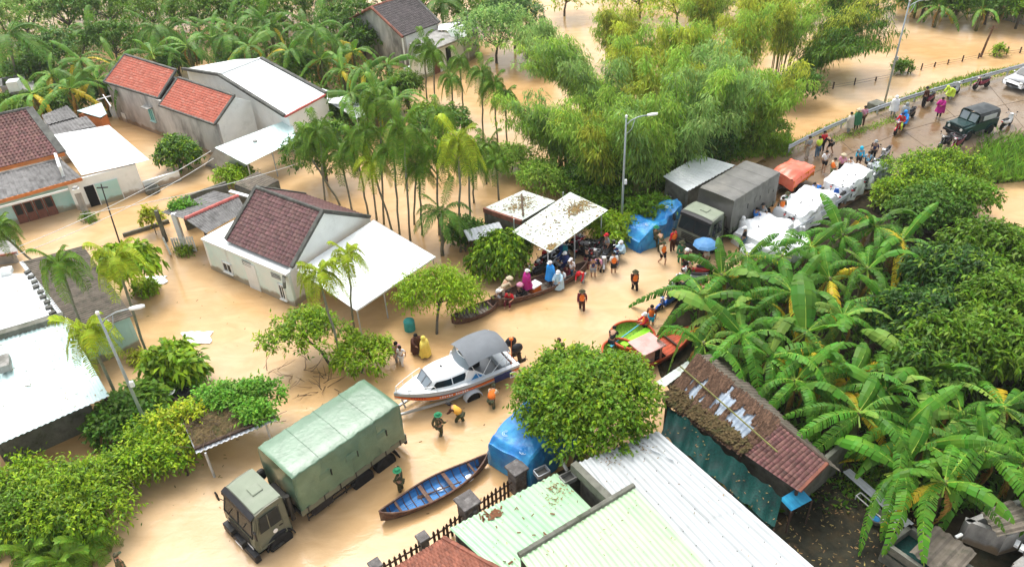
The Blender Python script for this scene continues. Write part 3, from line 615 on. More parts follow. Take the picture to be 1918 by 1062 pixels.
# ------------------------------------------------------------------ mouldy house with two red tile roofs, white roof hall behind
def house_mouldy():
    r = thing('house', 'mould-streaked grey house with two stepped red tile roofs', 'house', at(300,270))
    lo = Q((402,234,3.0),(298,198,3.0),(334,146,4.5),(439,180,4.5)); hi = Q((297,185,3.35),(195,154,3.35),(234,103,4.9),(330,132,4.9))
    hi[0] = hi[0]
    tiles(r, [lo[1],lo[0],lo[3],lo[2]], 22, 13, 'tile_red', h=.03); tiles(r, [hi[1],hi[0],hi[3],hi[2]], 22, 13, 'tile_red', h=.03, budget=260)
    for q in (lo, hi):
        for a, c in ((q[0],q[3]),(q[1],q[2]),(q[0],q[1]),(q[2],q[3])): beam(r, a+UP*.02, c+UP*.02, .2, .14, 'dark_trim')
    f = FR(at(207,236), at(402,290)); L = f.L
    c0, c1 = lo[0], hi[1]
    A0, A1 = Vector((c1.x,c1.y,0)), Vector((c0.x,c0.y,0)); f = FR(A0, A1); L = f.L; ub = f.uv(lo[1])[0]
    b = MB(); b.extr([f.P(0,.12,-.6), f.P(L,.12,-.6), f.P(L,.12,2.95), f.P(ub,.12,2.98), f.P(ub,.12,3.3), f.P(0,.12,3.3)], f.v*.2); b.build('wall', 'mould_wall', r, world=True)
    D = f.uv(lo[3])[1]
    b = MB(); b.extr([f.P(.02,.14,-.6), f.P(.02,D,-.6), f.P(.02,D,4.75), f.P(.02,.14,3.28)], f.u*.2); b.build('side_wall', 'mould_wall', r, world=True)
    b = MB(); b.extr([f.P(L-.02,.14,-.6), f.P(L-.02,D+1.3,-.6), f.P(L-.02,D+1.3,3.6), f.P(L-.02,D,4.4), f.P(L-.02,.14,2.95)], -f.u*.2); b.build('side_wall', 'white_wall', r, world=True)
    walls(r, [f.P(0,D,0), f.P(L-.4,D,0)], -.6, 4.4, 'mould_wall', close=False)
    u, _ = f.uv(at(268,225,1.6)); o = window(r, f, u, .12, 1.75, .62, 1.05, -1, 'plastic_teal', 'teal_wall', 2)
    b = MB(); b.box(f.P(u,-.12,2.45), (1.0,.5,.07), f.a); b.build('window_hood', 'mould_wall', r, world=True)
    u, _ = f.uv(at(212,245,.3)); b = MB(); b.box(f.P(1.1,.1,.3), (.55,.04,1.0), f.a); b.build('hatch', 'white_wall', r, world=True)
    b = MB(); b.bar(at(193,178,2.7), at(208,200,2.4), .07); b.bar(at(180,188,2.5), at(208,180,2.6), .07); b.build('pipe_bracket', 'white_paint', r, world=True)
    a = thing('awning', 'pale mint sheet awning in front of the white gable wall', 'awning', at(440,300))
    q = Q((402,277,2.45),(545,222,2.5),(556,262,2.0),(462,309,2.0)); sheet(a, [q[0],q[1],q[2],q[3]], 'ice_metal', 5, .3, .012)
    for t in (.03,.5,.97): p = bil(q, t, .97); post(a, p, p.z-.05, .07, 'galvanised')
    b = MB(); b.lathe([(.16,0),(.16,.12),(.1,.12)], at(478,266,2.28), 10); b.build('vent_cap', 'grey_concrete', a, world=True)
    w = thing('tarp_screen', 'slack grey plastic screen hanging under the mint awning corner', 'screen', at(420,320)); b = MB()
    P = Q((403,280,2.3),(462,309,1.9),(452,330,.0),(383,312,.0)); b.grid(lambda u, v: bil(P, u, v)+Vector((.12*math.sin(9*u),.12*math.cos(7*u),0))*v, 14, 6); b.build('screen', 'galvanised', w, True, True)
    # hall with white roof
    h = thing('hall', 'large hall with blank white gable roof behind the mouldy house', 'building', at(520,230))
    r0, r1 = at(410,141,4.9), at(489,110,4.9); g0, g1 = at(533,218,3.3), at(611,176,3.3); l0, l1 = at(342,130,3.4), at(440,112,3.4)
    sheet(h, [r0,r1,g1,g0], 'white_metal', 7, .25, .012); sheet(h, [l0,l1,r1,r0], 'white_metal', 6, .25, .012)
    beam(h, g0-UP*.05, g1-UP*.05, .18, .14, 'red_metal', 'gutter'); beam(h, r0+UP*.04, g0+UP*.04, .25, .2, 'dark_trim'); beam(h, l0+UP*.04, r0+UP*.04, .25, .2, 'dark_trim'); beam(h, r1+UP*.04, g1+UP*.04, .25, .2, 'dark_trim'); ridge(h, r0+UP*.04, r1+UP*.04, 'white_paint', .09)
    d = (r1-r0).normalized()*.35; d.z = 0
    b = MB(); b.extr([Vector((l0.x,l0.y,-.5))+d, Vector((g0.x,g0.y,-.5))+d, g0+d-UP*.1, r0+d-UP*.1, l0+d-UP*.1], d*.5); b.build('gable_wall', 'white_wall', h, world=True)
    walls(h, [Vector((g0.x,g0.y,0))+d, Vector((g1.x,g1.y,0))], -.5, 3.2, 'white_wall', close=False); walls(h, [Vector((g1.x,g1.y,0)), Vector((l1.x,l1.y,0))], -.5, 3.2, 'white_wall', close=False)
    for pp, lab in (([(603,166,2.8),(664,187,2.6),(640,198,2.3),(600,190,2.4)], 'small white sheet roof stepping down from the hall, upper'), ([(612,190,2.3),(668,187,2.2),(684,215,1.9),(668,223,1.9)], 'small white sheet roof stepping down from the hall, lower')):
        q = Q(*pp); s = thing('side_roof', lab, 'roof', Vector((q[3].x,q[3].y,0))); sheet(s, q, 'white_metal', 3, .2, .015)
        for p in q: post(s, p, p.z-.03, .08, 'galvanised')
house_mouldy()
# ------------------------------------------------------------------ house at the top
def house_top():
    e0, e1, r0, r1 = at(754,70,3.1), at(823,43,3.1), at(695,14,5.0), at(770,-11,5.0)
    r = thing('house', 'grey house with dark tile roof edged in red, top of the scene', 'house', at(760,120))
    tiles(r, [e0,e1,r1,r0], 22, 16, 'tile_dark', h=.05); f = FR(e0, e1); D = f.uv(r0)[1]
    b0, b1 = r0-(e0-r0)*.9, r1-(e1-r1)*.9; b0.z = b1.z = 3.1; tiles(r, [b1,b0,r0,r1], 22, 14, 'tile_dark', h=.05, budget=1)
    ridge(r, r0, r1, 'tile_rust', .13); ridge(r, e0, r0, 'tile_rust', .13); ridge(r, b0, r0, 'tile_rust', .13); beam(r, e1+UP*.05, r1+UP*.05, .25, .18, 'dark_trim')
    b = MB(); k = f.u*.2; b.extr([Vector((e0.x,e0.y,-.5))+k, Vector((b0.x,b0.y,-.5))+k, b0+k-UP*.1, r0+k-UP*.1, e0+k-UP*.1], f.u*.2); b.build('gable_wall', 'mould_wall', r, world=True)
    walls(r, [f.P(.2,.2,0), f.P(f.L,.2,0)], -.5, 3.0, 'white_wall', close=False); walls(r, [f.P(f.L-.1,.2,0), f.P(f.L-.1,D*1.8,0)], -.5, 3.0, 'white_wall', close=False)
    q = Q((766,82,2.6),(816,55,2.6),(864,72,2.5),(806,95,2.5)); slab(r, q, 'grey_concrete', .18, 'porch_roof')
    w0, w1 = Vector((q[3].x,q[3].y,0)), Vector((q[2].x,q[2].y,0)); g = FR(w0, w1); walls(r, [g.P(-2.2,.4,0), g.P(g.L+.6,.4,0)], -.5, 2.35, 'white_wall', close=False)
    for u, w, m in ((.9,.8,'door_wood'),(1.75,.7,'white_paint'),(2.6,.6,'glass_dark')): b = MB(); b.box(g.P(u,.35,.9), (w,.08,2.2), g.a, .01); b.build('door', m, r, world=True)
    P = Q((837,58,3.0),(873,45,3.3),(874,70,2.45),(846,70,2.5)); b = MB(); b.extr(P, (0,.2,0)); b.build('parapet', 'white_wall', r, world=True)
    slab(r, Q((822,46,2.95),(862,42,2.95),(838,56,2.8),(820,56,2.8)), 'white_paint', .08, 'flat_roof')
    s = thing('lean_to', 'dark roofed lean-to right of the house at the top', 'shed', at(870,90)); q = Q((838,44,2.9),(888,26,2.9),(896,62,2.2),(874,74,2.2)); sheet(s, q, 'tile_dark', 3, .25, .05); walls(s, [Vector((p.x,p.y,0)) for p in q], -.4, 2.1, 'mould_wall')
    w = thing('wall_panel', 'white wall stub by the water among palms below the top house', 'wall', at(770,157)); walls(w, [at(762,159), at(780,151)], -.4, 1.5, 'white_paint', close=False, name='wall_section')
house_top()

# ------------------------------------------------------------------ bottom left roofs
def roofs_left():
    r = thing('barn', 'dark slatted asbestos roof barn at left with pale blue end wall', 'shed', at(200,640))
    q = Q((40,491,2.4),(145,630,2.2),(249,592,2.2),(156,461,2.5)); sheet(r, q, 'asbestos_brown', 3, .2, .045, 1); w = [Vector((p.x,p.y,0)) for p in q]
    c = sum(w, Vector())/4; w = [p.lerp(c,.08) for p in w]; walls(r, w, -.5, 2.1, 'teal_wall'); beam(r, q[0]-UP*.02, q[1]-UP*.02, .2, .12, 'galvanised', 'gutter')
    b = MB(); b.tube([at(170,612,2.4), at(205,603,2.45)], .13, 8); b.build('roll', 'galvanised', r, world=True)
    r = thing('house', 'low house with blank white corrugated roof at the left edge', 'house', at(40,640))
    q = Q((-90,513,3.0),(53,512,3.0),(100,588,2.75),(-90,648,2.75)); sheet(r, [q[0],q[3],q[2],q[1]], 'white_metal', 6, .2, .02); litter(r, q, 160, (), 11, (.02,.05), .04); walls(r, [Vector((p.x,p.y,0)) for p in q], -.5, 2.7, 'mossy_shade_concrete')
    for k in range(9): p = q[1].lerp(q[2], k/8); b = MB(); b.box(p+UP*.08+Vector((rnd(-.05,.05),0,0)), (.3,.22,.12), rnd(0,1)); b.build('brick', 'dark_trim', r, world=True)
    b = MB(); b.box(at(12,508,3.12), (.55,.55,.3), .3, .03); b.build('roof_vent', 'plastic_white', r, world=True)
    beam(r, at(-90,654,2.75), at(120,592,2.75), .42, .3, 'mossy_shade_concrete', 'parapet')
    h = thing('house', 'large pale ice-blue corrugated roof house, lower left edge', 'house', at(60,800))
    q = Q((122,598,2.6),(205,742,2.1),(-60,858,2.1),(-90,660,2.6)); sheet(h, [q[0],q[3],q[2],q[1]], 'ice_metal', 8, .2, .035, 1); litter(h, q, 260, (), 6, (.02,.06), .05)
    w = [Vector((p.x,p.y,0)) for p in q]; c = sum(w, Vector())/4; walls(h, [p.lerp(c,.3) for p in w], -.5, 2.0, 'mossy_shade_concrete'); [post(h, p.lerp(c,.06), 2.0, .12, 'dark_wood') for p in w]  # dark wall tone paints in the shade beneath the overhanging roof
    b = MB(); b.box(at(8,680,2.75), (.5,1.0,.35), .5); b.build('skylight', 'grey_concrete', h, world=True)
    s = thing('tank_shed', 'small concrete tank with brick pile at the far left edge', 'shed', at(15,490)); walls(s, [at(-30,500),at(34,492),at(28,460),at(-30,470)], -.4, 1.0, 'grey_concrete')
    for k in range(5): b = MB(); b.box(at(4+k*6,478-k,1.02+.08*(k%2)), (.22,.12,.1), rnd(0,1)); b.build('brick', 'tile_rust', s, world=True)
    slab(s, Q((-30,482,1.02),(34,475,1.02),(28,448,1.02),(-30,455,1.02)), 'grey_concrete', .1, 'slab')
roofs_left()

# ------------------------------------------------------------------ carport and roofs beside it
def carport():
    r = thing('carport', 'open carport with leaf-littered white roof over parked motorbikes', 'carport', at(1060,490))
    q = Q((959,434,2.35),(1030,473,2.1),(1139,394,2.1),(1068,360,2.35)); sheet(r, [q[0],q[3],q[2],q[1]], 'litter_metal', 5, .2, .015); litter(r, q, 800, ((.45,.80,.09),(.5,.75,.05),(.93,.08,.04),(.5,.9,.12)), 4, (.03,.09), .04)
    for (x, y, z) in ((1027,524,2.05),(1076,497,2.05),(1125,457,2.05),(965,470,2.25),(1055,420,2.3)): post(r, at(x,y), z, .08, 'galvanised', rnd_=True)
    for t in (.03,.5,.97): beam(r, bil(q,t,0)-UP*.05, bil(q,t,1)-UP*.05, .05, .08, 'galvanised', 'purlin')
    h = thing('outbuilding', 'flat leaf-littered roof outbuilding behind the open carport', 'shed', at(960,430))
    q = Q((906,390,1.95),(977,414,1.9),(1040,377,1.95),(980,357,2.0)); sheet(h, q, 'litter_metal', 4, .2, .02); litter(h, q, 380, ((.6,.5,.12),(.3,.7,.15),(.5,.3,.1)), 5, (.03,.08), .04); walls(h, [Vector((p.x,p.y,0)) for p in q], -.4, 1.85, 'mossy_shade_concrete'); beam(h, q[0]-UP*.12, q[1]-UP*.12, .15, .3, 'tile_rust', 'fascia')
    b = MB(); b.tube([at(977,364,2.1), at(978,384,2.1), at(980,404,2.05)], .06, 6); b.build('fallen_branch', 'dead_wood', h, world=True)
    s = thing('lean_to', 'low pale blue sheet lean-to left of the carport among trees', 'shed', at(905,445)); q = Q((868,432,1.5),(935,416,1.6),(948,440,1.35),(878,452,1.3)); sheet(s, q, 'silver_metal', 3, .2, .03)
    for p in q: post(s, p, p.z-.03, .08, 'dark_wood')
    s = thing('shed', 'silver corrugated roof shed tucked behind the far army truck', 'shed', at(1300,370)); q = Q((1242,331,2.1),(1288,359,2.0),(1378,310,2.0),(1311,291,2.2)); sheet(s, [q[0],q[3],q[2],q[1]], 'white_metal', 5, .24, .05)
    w = [Vector((p.x,p.y,0)) for p in q]; c = sum(w, Vector())/4; walls(s, [p.lerp(c,.08) for p in w], -.3, 1.9, 'mossy_shade_concrete')
carport()

# ------------------------------------------------------------------ roofs at the bottom edge
def roofs_bottom():
    g = thing('outbuilding', 'pale green corrugated roof, lower one beside the picket fence', 'building', at(930,1040))
    q = Q((842,990,1.95),(1043,886,1.95),(1135,978,2.2),(960,1100,2.2)); sheet(g, q, 'mint_metal', 5, .2, .05, 1); litter(g, q, 130, ((.85,.35,.07),(.9,.2,.06)), 7, (.02,.06)); litter(g, q, 60, ((.35,.12,.03),), 8, (.04,.12), .07, 'rust')
    w = [Vector((p.x,p.y,0)) for p in q]; c = sum(w, Vector())/4; walls(g, [p.lerp(c,.06) for p in w], -.5, 1.85, 'mossy_shade_concrete')
    for (x,y,n) in ((905,965,9),(1040,920,8)):
        for k in range(n): b = MB(); b.box(at(x+rnd(-9,9),y+rnd(-9,9),2.02), (rnd(.08,.3),rnd(.03,.08),.012), rnd(0,3)); b.build('rust_flake', 'rust', g, world=True)
    h = thing('house', 'pale green corrugated roof, higher one with dark ridge at bottom edge', 'house', at(1150,1070))
    q = Q((972,1041,3.0),(1186,911,3.0),(1440,1180,2.4),(1180,1330,2.4)); sheet(h, q, 'mint_metal_pale', 6, .2, .05, 1); litter(h, q, 160, (), 9, (.015,.05))
    ridge(h, q[0]+UP*.04, q[1]+UP*.04, 'mossy_shade_concrete', .11, 10); w = [Vector((p.x,p.y,0)) for p in q]; c = sum(w, Vector())/4; walls(h, [p.lerp(c,.03) for p in w], -.5, 2.35, 'mint_wall')
    b = MB(); k = (q[1]-q[0]).normalized(); b.extr([q[0]-UP*.12+k*.05, q[1]-UP*.12-k*.05, Vector((q[1].x,q[1].y,1.0))-k*.05, Vector((q[0].x,q[0].y,1.0))+k*.05], (.05,-.1,0)); b.build('ridge_wall', 'mossy_shade_concrete', h, world=True)
    s = thing('house', 'long bright white corrugated roof running to the bottom edge', 'house', at(1300,1000))
    q = Q((1082,868,2.7),(1233,808,2.75),(1580,1110,2.35),(1330,1190,2.35)); sheet(s, q, 'white_rib', 8, .22, .06, 2); litter(s, q, 170, ((.3,.03,.06),(.7,.03,.06)), 10, (.02,.05), .08); w = [Vector((p.x,p.y,0)) for p in q]; c = sum(w, Vector())/4; walls(s, [p.lerp(c,.03) for p in w], -.5, 2.3, 'mossy_shade_concrete')
    beam(s, at(1074,872,2.7), at(1150,946,2.65), .28, .4, 'mossy_shade_concrete', 'parapet')
    b = MB(); b.tube([at(1185,824,2.85), at(1262,862,2.8)], .025, 6); b.build('pole', 'galvanised', s, world=True)
    for i in range(11):
        for j in range(4): p = bil(q, (j+.6)/4.2, (i+.4)/12)+UP*.05; b = MB(); b.box(p, (.035,.035,.02), rnd(0,3)); b.build('roof_screw', 'dark_trim', s, world=True)
    t = thing('house', 'rusty red tile roof at the bottom edge beside the picket fence', 'house', at(830,1080))
    q = Q((831,1009,1.5),(736,1066,1.5),(880,1150,2.4),(975,1090,2.4)); tiles(t, q, 16, 16, 'tile_rust', h=.05); w = [Vector((p.x,p.y,0)) for p in q]; c = sum(w, Vector())/4; walls(t, [p.lerp(c,.05) for p in w], -.5, 1.4, 'mossy_shade_concrete'); ridge(t, q[0]+UP*.05, q[3]+UP*.05, 'tile_rust', .1)
    # debris between the roofs
    y = thing('alley_slab', 'dark dirty slab in the gap between green and white roofs', 'slab', at(1085,910)); slab(y, Q((1043,885,.9),(1075,868,.9),(1150,944,.9),(1110,955,.9)), 'yard_soil', .9)
    b = MB(); b.tube([at(1052,862,2.0), at(1062,880,1.6)], .07, 8); tag(b.build('plastic_pipe', 'plastic_white'), 'short white plastic pipe sticking up by the green roof corner', 'pipe')
    for (px, py, z, lab, m) in ((1064,898,1.9,'grey slotted crate on the green roof corner','grey_concrete'),(1015,887,1.0,'small grey crate behind the picket fence','galvanised')):
        o = thing('crate', lab, 'crate', at(px,py,z)); 
        for sx, sy, w, d in ((-.28,0,.04,.4),(.28,0,.04,.4),(0,-.2,.52,.04),(0,.2,.52,.04)): b = MB(); b.box((sx,sy,.1), (w,d,.2)); b.build('side', m, o)
        b = MB(); b.box((0,0,.02), (.56,.4,.03)); b.build('base', 'dark_trim', o); o.rotation_euler.z = .5
roofs_bottom()

# ------------------------------------------------------------------ picket fence with stone pillars
def fence():
    pts = [at(712,1090), at(797,1040), at(881,978), at(971,917), at(1040,875)]; pil = [at(711,1092), at(797,1038), at(880,980), at(970,918)]
    r = thing('picket_fence', 'dark iron picket fence with mossy stone pillars in front of green roof', 'fence', pts[0])
    for i, p in enumerate(pil):
        w = (.34,.34,.62,.56)[i]; h = (1.15,1.05,1.35,1.35)[i]; b = MB(); b.box((p.x,p.y,h/2-.25), (w,w,h+.5), .62, .02); o = b.build('pillar', 'stone_dark', r, world=True)
        b = MB(); b.box((p.x,p.y,h+.02), (w*1.3,w*1.3,.12), .62, .02); b.build('cap', 'stone_dark', o, world=True)
        if i > 1:
            for k in range(14):
                a = rnd(0,2*PI); s = random.choice((-1,1)); t = rnd(-.8,.8)*w/2; d = Vector((math.cos(.62),math.sin(.62),0)); e = Vector((-d.y,d.x,0)); ax = random.choice((0,1)); c = p+(d*s*w/2+e*t if ax else e*s*w/2+d*t)+UP*rnd(.05,h-.1)
                b = MB(); b.ell(c, (.11,.11,.09), 6, 4); b.build('stone', 'stone_dark', o, world=True)
    me = None
    for a, c in zip(pts, pts[1:]):
        L = (c-a).length; n = int(L/.20); d = (c-a).normalized(); ang = math.atan2(d.y, d.x)
        for z in (.3,.72): beam(r, a+UP*z, c+UP*z, .04, .07, 'dark_wood', 'fence_rail')
        for k in range(n):
            p = a+d*(.1+k*L/n)
            if any((p-q).length < .3 for q in pil): continue
            if me is None:
                b = MB(); b.box((0,0,.35), (.10,.035,1.1)); b.add([(-.05,-.017,.9),(.05,-.017,.9),(.05,.017,.9),(-.05,.017,.9),(0,0,1.03)], [(0,1,4),(1,2,4),(2,3,4),(3,0,4)]); me = b.mesh('picket', 'dark_wood')
            o = link('picket', me, r); o.location = (p.x-pts[0].x+rnd(-.01,.01), p.y-pts[0].y, rnd(-.03,.03)); o.rotation_euler = (rnd(-.05,.05), rnd(-.04,.04), ang)
fence()

# ------------------------------------------------------------------ thatched tile shed at the lower right
def thatch_shed():
    r0, r1 = at(1305,666,3.0), at(1550,868,3.0); e0, e1 = at(1243,748,1.95), at(1497,921,2.1); fr = FR(e0, e1)
    r = thing('shed', 'long ragged shed, half thatch over silver sheets, half rusty tiles', 'shed', Vector((e0.x,e0.y,0)))
    q = [e0, e1, r1, r0]; n = (q[1]-q[0]).cross(q[3]-q[0]).normalized(); n = n if n.z > 0 else -n
    tq = [bil(q,.60,0), e1, r1, bil(q,.66,1)]; tiles(r, tq, 14, 13, 'tile_brown', h=.06)
    sq = [bil(q,0,0), bil(q,.62,0), bil(q,.68,1), bil(q,0,1)]; sheet(r, [p+n*.0 for p in sq], 'patch_metal', 5, .18, .025)
    strands = MB(); rg = random.Random(5)
    def hole(s, t):
        return math.sin(s*58+1.5*math.sin(t*4))+.8*math.sin(s*23+2+t)+.9*math.sin(s*8.3+t*3.5)
    for k in range(5200):
        s = rg.random(); t = rg.random(); hv = hole(s, t)
        if .12 < s < .97 and .18 < t < .86 and hv > (-.55 if .3 < t < .72 else .2): continue
        if t > .8 and hv > 1.6: continue
        p = bil(sq, s, t)+n*(.04+.05*rg.random()); dv = (sq[3]-sq[0]).normalized(); du = (sq[1]-sq[0]).normalized()
        d = (dv+du*rg.uniform(-.22,.22)).normalized(); l = rg.uniform(.2,.42); w = rg.uniform(.025,.05); sd = d.cross(n)*w
        strands.add([p-d*l/2-sd, p-d*l/2+sd, p+d*l/2+sd*.6+n*.01, p+d*l/2-sd*.6+n*.01], [(0,1,2,3)])
    strands.build('thatch', 'thatch', r, world=True)['kind'] = 'stuff'
    mb = MB()
    for k in range(2600):
        s = rg.random(); t = abs(rg.gauss(0,.13))
        if hole(s*1.3, .3) < -.9: continue
        if t > .32: continue
        p = bil(sq, s, t)+n*(.06+.12*rg.random()); a = rg.uniform(0,6.3); d = Vector((math.cos(a),math.sin(a),rg.uniform(-.4,.4)))*rg.uniform(.06,.16); e = d.cross(n).normalized()*.035; mb.add([p-d-e,p-d+e,p+d+e,p+d-e], [(0,1,2,3)])
    mb.build('rotten_thatch', 'moss_thatch', r, world=True)['kind'] = 'stuff'
    b0, b1 = r0+(r0-e0)*.8, r1+(r1-e1)*.8; b0.z = b1.z = 2.0; sheet(r, [r0,r1,b1,b0], 'asbestos_brown', 6, .2, .03)
    ridge(r, r0+UP*.03, r1+UP*.03, 'dark_wood', .06); beam(r, e1+UP*.04, r1+UP*.04, .12, .1, 'tile_rust', 'verge')
    b = MB(); b.tube([at(1274,686,2.8), at(1350,752,2.75), at(1456,846,2.75)], .035, 6); b.build('bamboo_pole', 'bamboo_culm', r, world=True)
    c0, c1 = fr.P(.4,.35,0), fr.P(fr.L-.3,.35,0); walls(r, [c0,c1], -.4, 1.85, 'mossy_shade_concrete', close=False); walls(r, [c1, fr.P(fr.L-.3,4.0,0)], -.4, 1.95, 'mossy_shade_concrete', close=False)
    for s in (.02,.3,.6,.98): p = bil(q,s,.04); post(r, p, p.z-.05, .1, 'dark_wood')
    # dark green shade net below the eave
    w = thing('shade_net', 'dark green shade net sagging between thatched shed and white roof', 'net', Vector((e0.x,e0.y,0)))
    P = [at(1252,758,1.95), at(1465,932,2.0), at(1450,990,1.55), at(1238,812,1.65)]; b = MB()
    b.grid(lambda u, v: bil(P, u, v)-UP*(.22*math.sin(PI*v)+.09*math.sin(u*26+3*v)+.05*math.sin(u*61)), 70, 12); b.build('net', 'green_net', w, True, True)
    for s in (0,.33,.66,1): p = bil(P,s,1); post(w, p, p.z-.02, .06, 'dark_wood')
    P2 = [bil(P,0,1), bil(P,1,1), bil(P,1,1)-UP*1.5, bil(P,0,1)-UP*1.5]; b = MB(); b.grid(lambda u, v: bil(P2,u,v)+Vector((0,.06*math.sin(u*40),0)), 40, 3); b.build('net_skirt', 'green_net', w, True, True)
    l = MB()
    for k in range(45):
        u, v = rg.random(), rg.random(); p = bil(P,u,v)-UP*(.22*math.sin(PI*v)+.09*math.sin(u*26+3*v)+.05*math.sin(u*61)-.02); a = rg.uniform(0,6.3); d = Vector((math.cos(a),math.sin(a),.1))*.045; e = Vector((-d.y,d.x,0))*.3; l.add([p-d-e,p-d+e,p+d+e,p+d-e], [(0,1,2,3)])
    l.build('fallen_leaves', 'leaf_litter', w, world=True)['kind'] = 'stuff'
    s = thing('blue_panel', 'blue metal sheet propped under the tiled end of the shed', 'sheet', at(1490,960,.3)); q2 = Q((1460,934,1.75),(1498,911,1.9),(1521,936,1.7),(1482,957,1.55)); sheet(s, q2, 'blue_sheet', 2, .2, .02)
    for p in q2: post(s, p, p.z-.04, .05, 'dark_wood')
    x = thing('lean_to', 'pale sheet lean-to at the upper end of the thatched shed', 'shed', at(1255,700)); q3 = Q((1232,712,1.9),(1262,690,1.95),(1300,668,2.1),(1262,680,2.0)); sheet(x, Q((1228,716,1.9),(1288,676,2.1),(1300,684,2.1),(1245,725,1.9)), 'litter_metal', 2, .2, .02); [post(x, p, p.z-.03, .06, 'dark_wood') for p in Q((1234,716,1.9),(1290,680,2.1))]
thatch_shed()

# ------------------------------------------------------------------ concrete tank and asbestos roofs, bottom right
def tank():
    r = thing('water_tank', 'mossy concrete water tank half under an asbestos sheet, bottom right', 'tank', at(1720,1050))
    o = Q((1656,1016,1.3),(1704,981,1.3),(1845,1075,1.3),(1797,1115,1.3)); walls(r, [Vector((p.x,p.y,0)) for p in o], -.3, 1.3, 'mossy_shade_concrete', .16, 'tank_wall')
    slab(r, [p-UP*.35 for p in o], 'green_net', .1, 'tank_water')
    q = Q((1703,1034,1.5),(1752,984,1.5),(1830,1036,1.5),(1782,1090,1.5)); sheet(r, [q[1],q[2],q[3],q[0]], 'asbestos_brown', 1, .33, .075, name='cover_sheet')
    for (a,c) in (((1725,992,1.38),(1738,984,1.42)),((1790,1006,1.4),(1802,1000,1.45))): beam(r, at(*a), at(*c), .1, .08, 'plastic_white', 'pipe_stub')
    t = thing('shed', 'mossy concrete pen with asbestos sheet roof at the right edge', 'shed', at(1850,1010))
    q = Q((1836,960,1.6),(1890,936,1.7),(1960,985,1.7),(1868,1005,1.55)); sheet(t, [q[0],q[3],q[2],q[1]], 'asbestos_brown', 2, .33, .075)
    walls(t, [at(1790,1012),at(1866,1042),at(1960,1015),at(1950,960),at(1880,975)], -.2, 1.2, 'mould_wall')
    w = thing('garden_wall', 'grey block wall in the bottom right corner', 'wall', at(1900,1080)); walls(w, [at(1892,1090),at(1960,1040)], -.2, .9, 'grey_concrete', .2, 'wall_section', False); slab(w, Q((1895,1060,.95),(1950,1020,.95),(1965,1040,.95),(1905,1085,.95)), 'grey_concrete', .06)
    for k in range(5): b = MB(); b.box(at(1905+k*10,1018+k*8,1.02), (.3,.14,.12), .6+rnd(-.2,.2)); b.build('brick', 'plastic_white' if k < 2 else 'grey_concrete', w, world=True)
    p = thing('pipe_frame', 'thin white pipe frame along the edge of the dark yard', 'pipe', at(1640,960)); A = Q((1604,928,.5),(1612,922,.5),(1690,990,.5),(1682,997,.5))
    for a, c in zip(A, A[1:]+A[:1]): beam(p, a, c, .035, .035, 'cable_white', 'pipe')
    for a in A: post(p, a, .5, .04, 'cable_white', z0=.05)
    s = thing('sheet_strip', 'narrow grey corrugated sheet lying beside the yard under bananas', 'sheet', at(1640,940)); sheet(s, Q((1578,884,.55),(1592,878,.6),(1712,980,.45),(1698,990,.4)), 'silver_metal', 1, .12, .02, 3); [post(s, q_, q_.z-.02, .05, 'dark_wood') for q_ in Q((1582,888,.5),(1640,936,.5),(1700,985,.42))]
    b = MB(); b.lathe([(.22,0),(.32,.12),(.36,.3),(.36,.34),(.30,.34),(.27,.14)], at(1641,976,.30), 14); o = tag(b.build('basin', 'mossy_shade_concrete', smooth=True), 'round mossy basin with a blue scoop inside, in the yard', 'basin')
    b = MB(); b.lathe([(.10,0),(.15,.08),(.15,.1),(.12,.09)], (at(1640,974,.55)), 10); tag(b.build('scoop', 'plastic_blue', smooth=True), 'small bright blue plastic scoop lying in the round basin', 'scoop')
    l = MB(); rg = random.Random(3)
    for k in range(420):
        pp = at(rg.uniform(1450,1740), rg.uniform(885,1075), .315); a = rg.uniform(0,6.3); ll = rg.uniform(.02,.07); d = Vector((math.cos(a),math.sin(a),.15))*ll; e = Vector((-d.y,d.x,0))*.3
        l.add([pp-d-e,pp-d+e,pp+d+e,pp+d-e], [(0,1,2,3)])
    tag(l.build('fallen_leaves', 'leaf_litter'), 'pale fallen leaves scattered over the dark yard', 'leaves', kind='stuff')
tank()
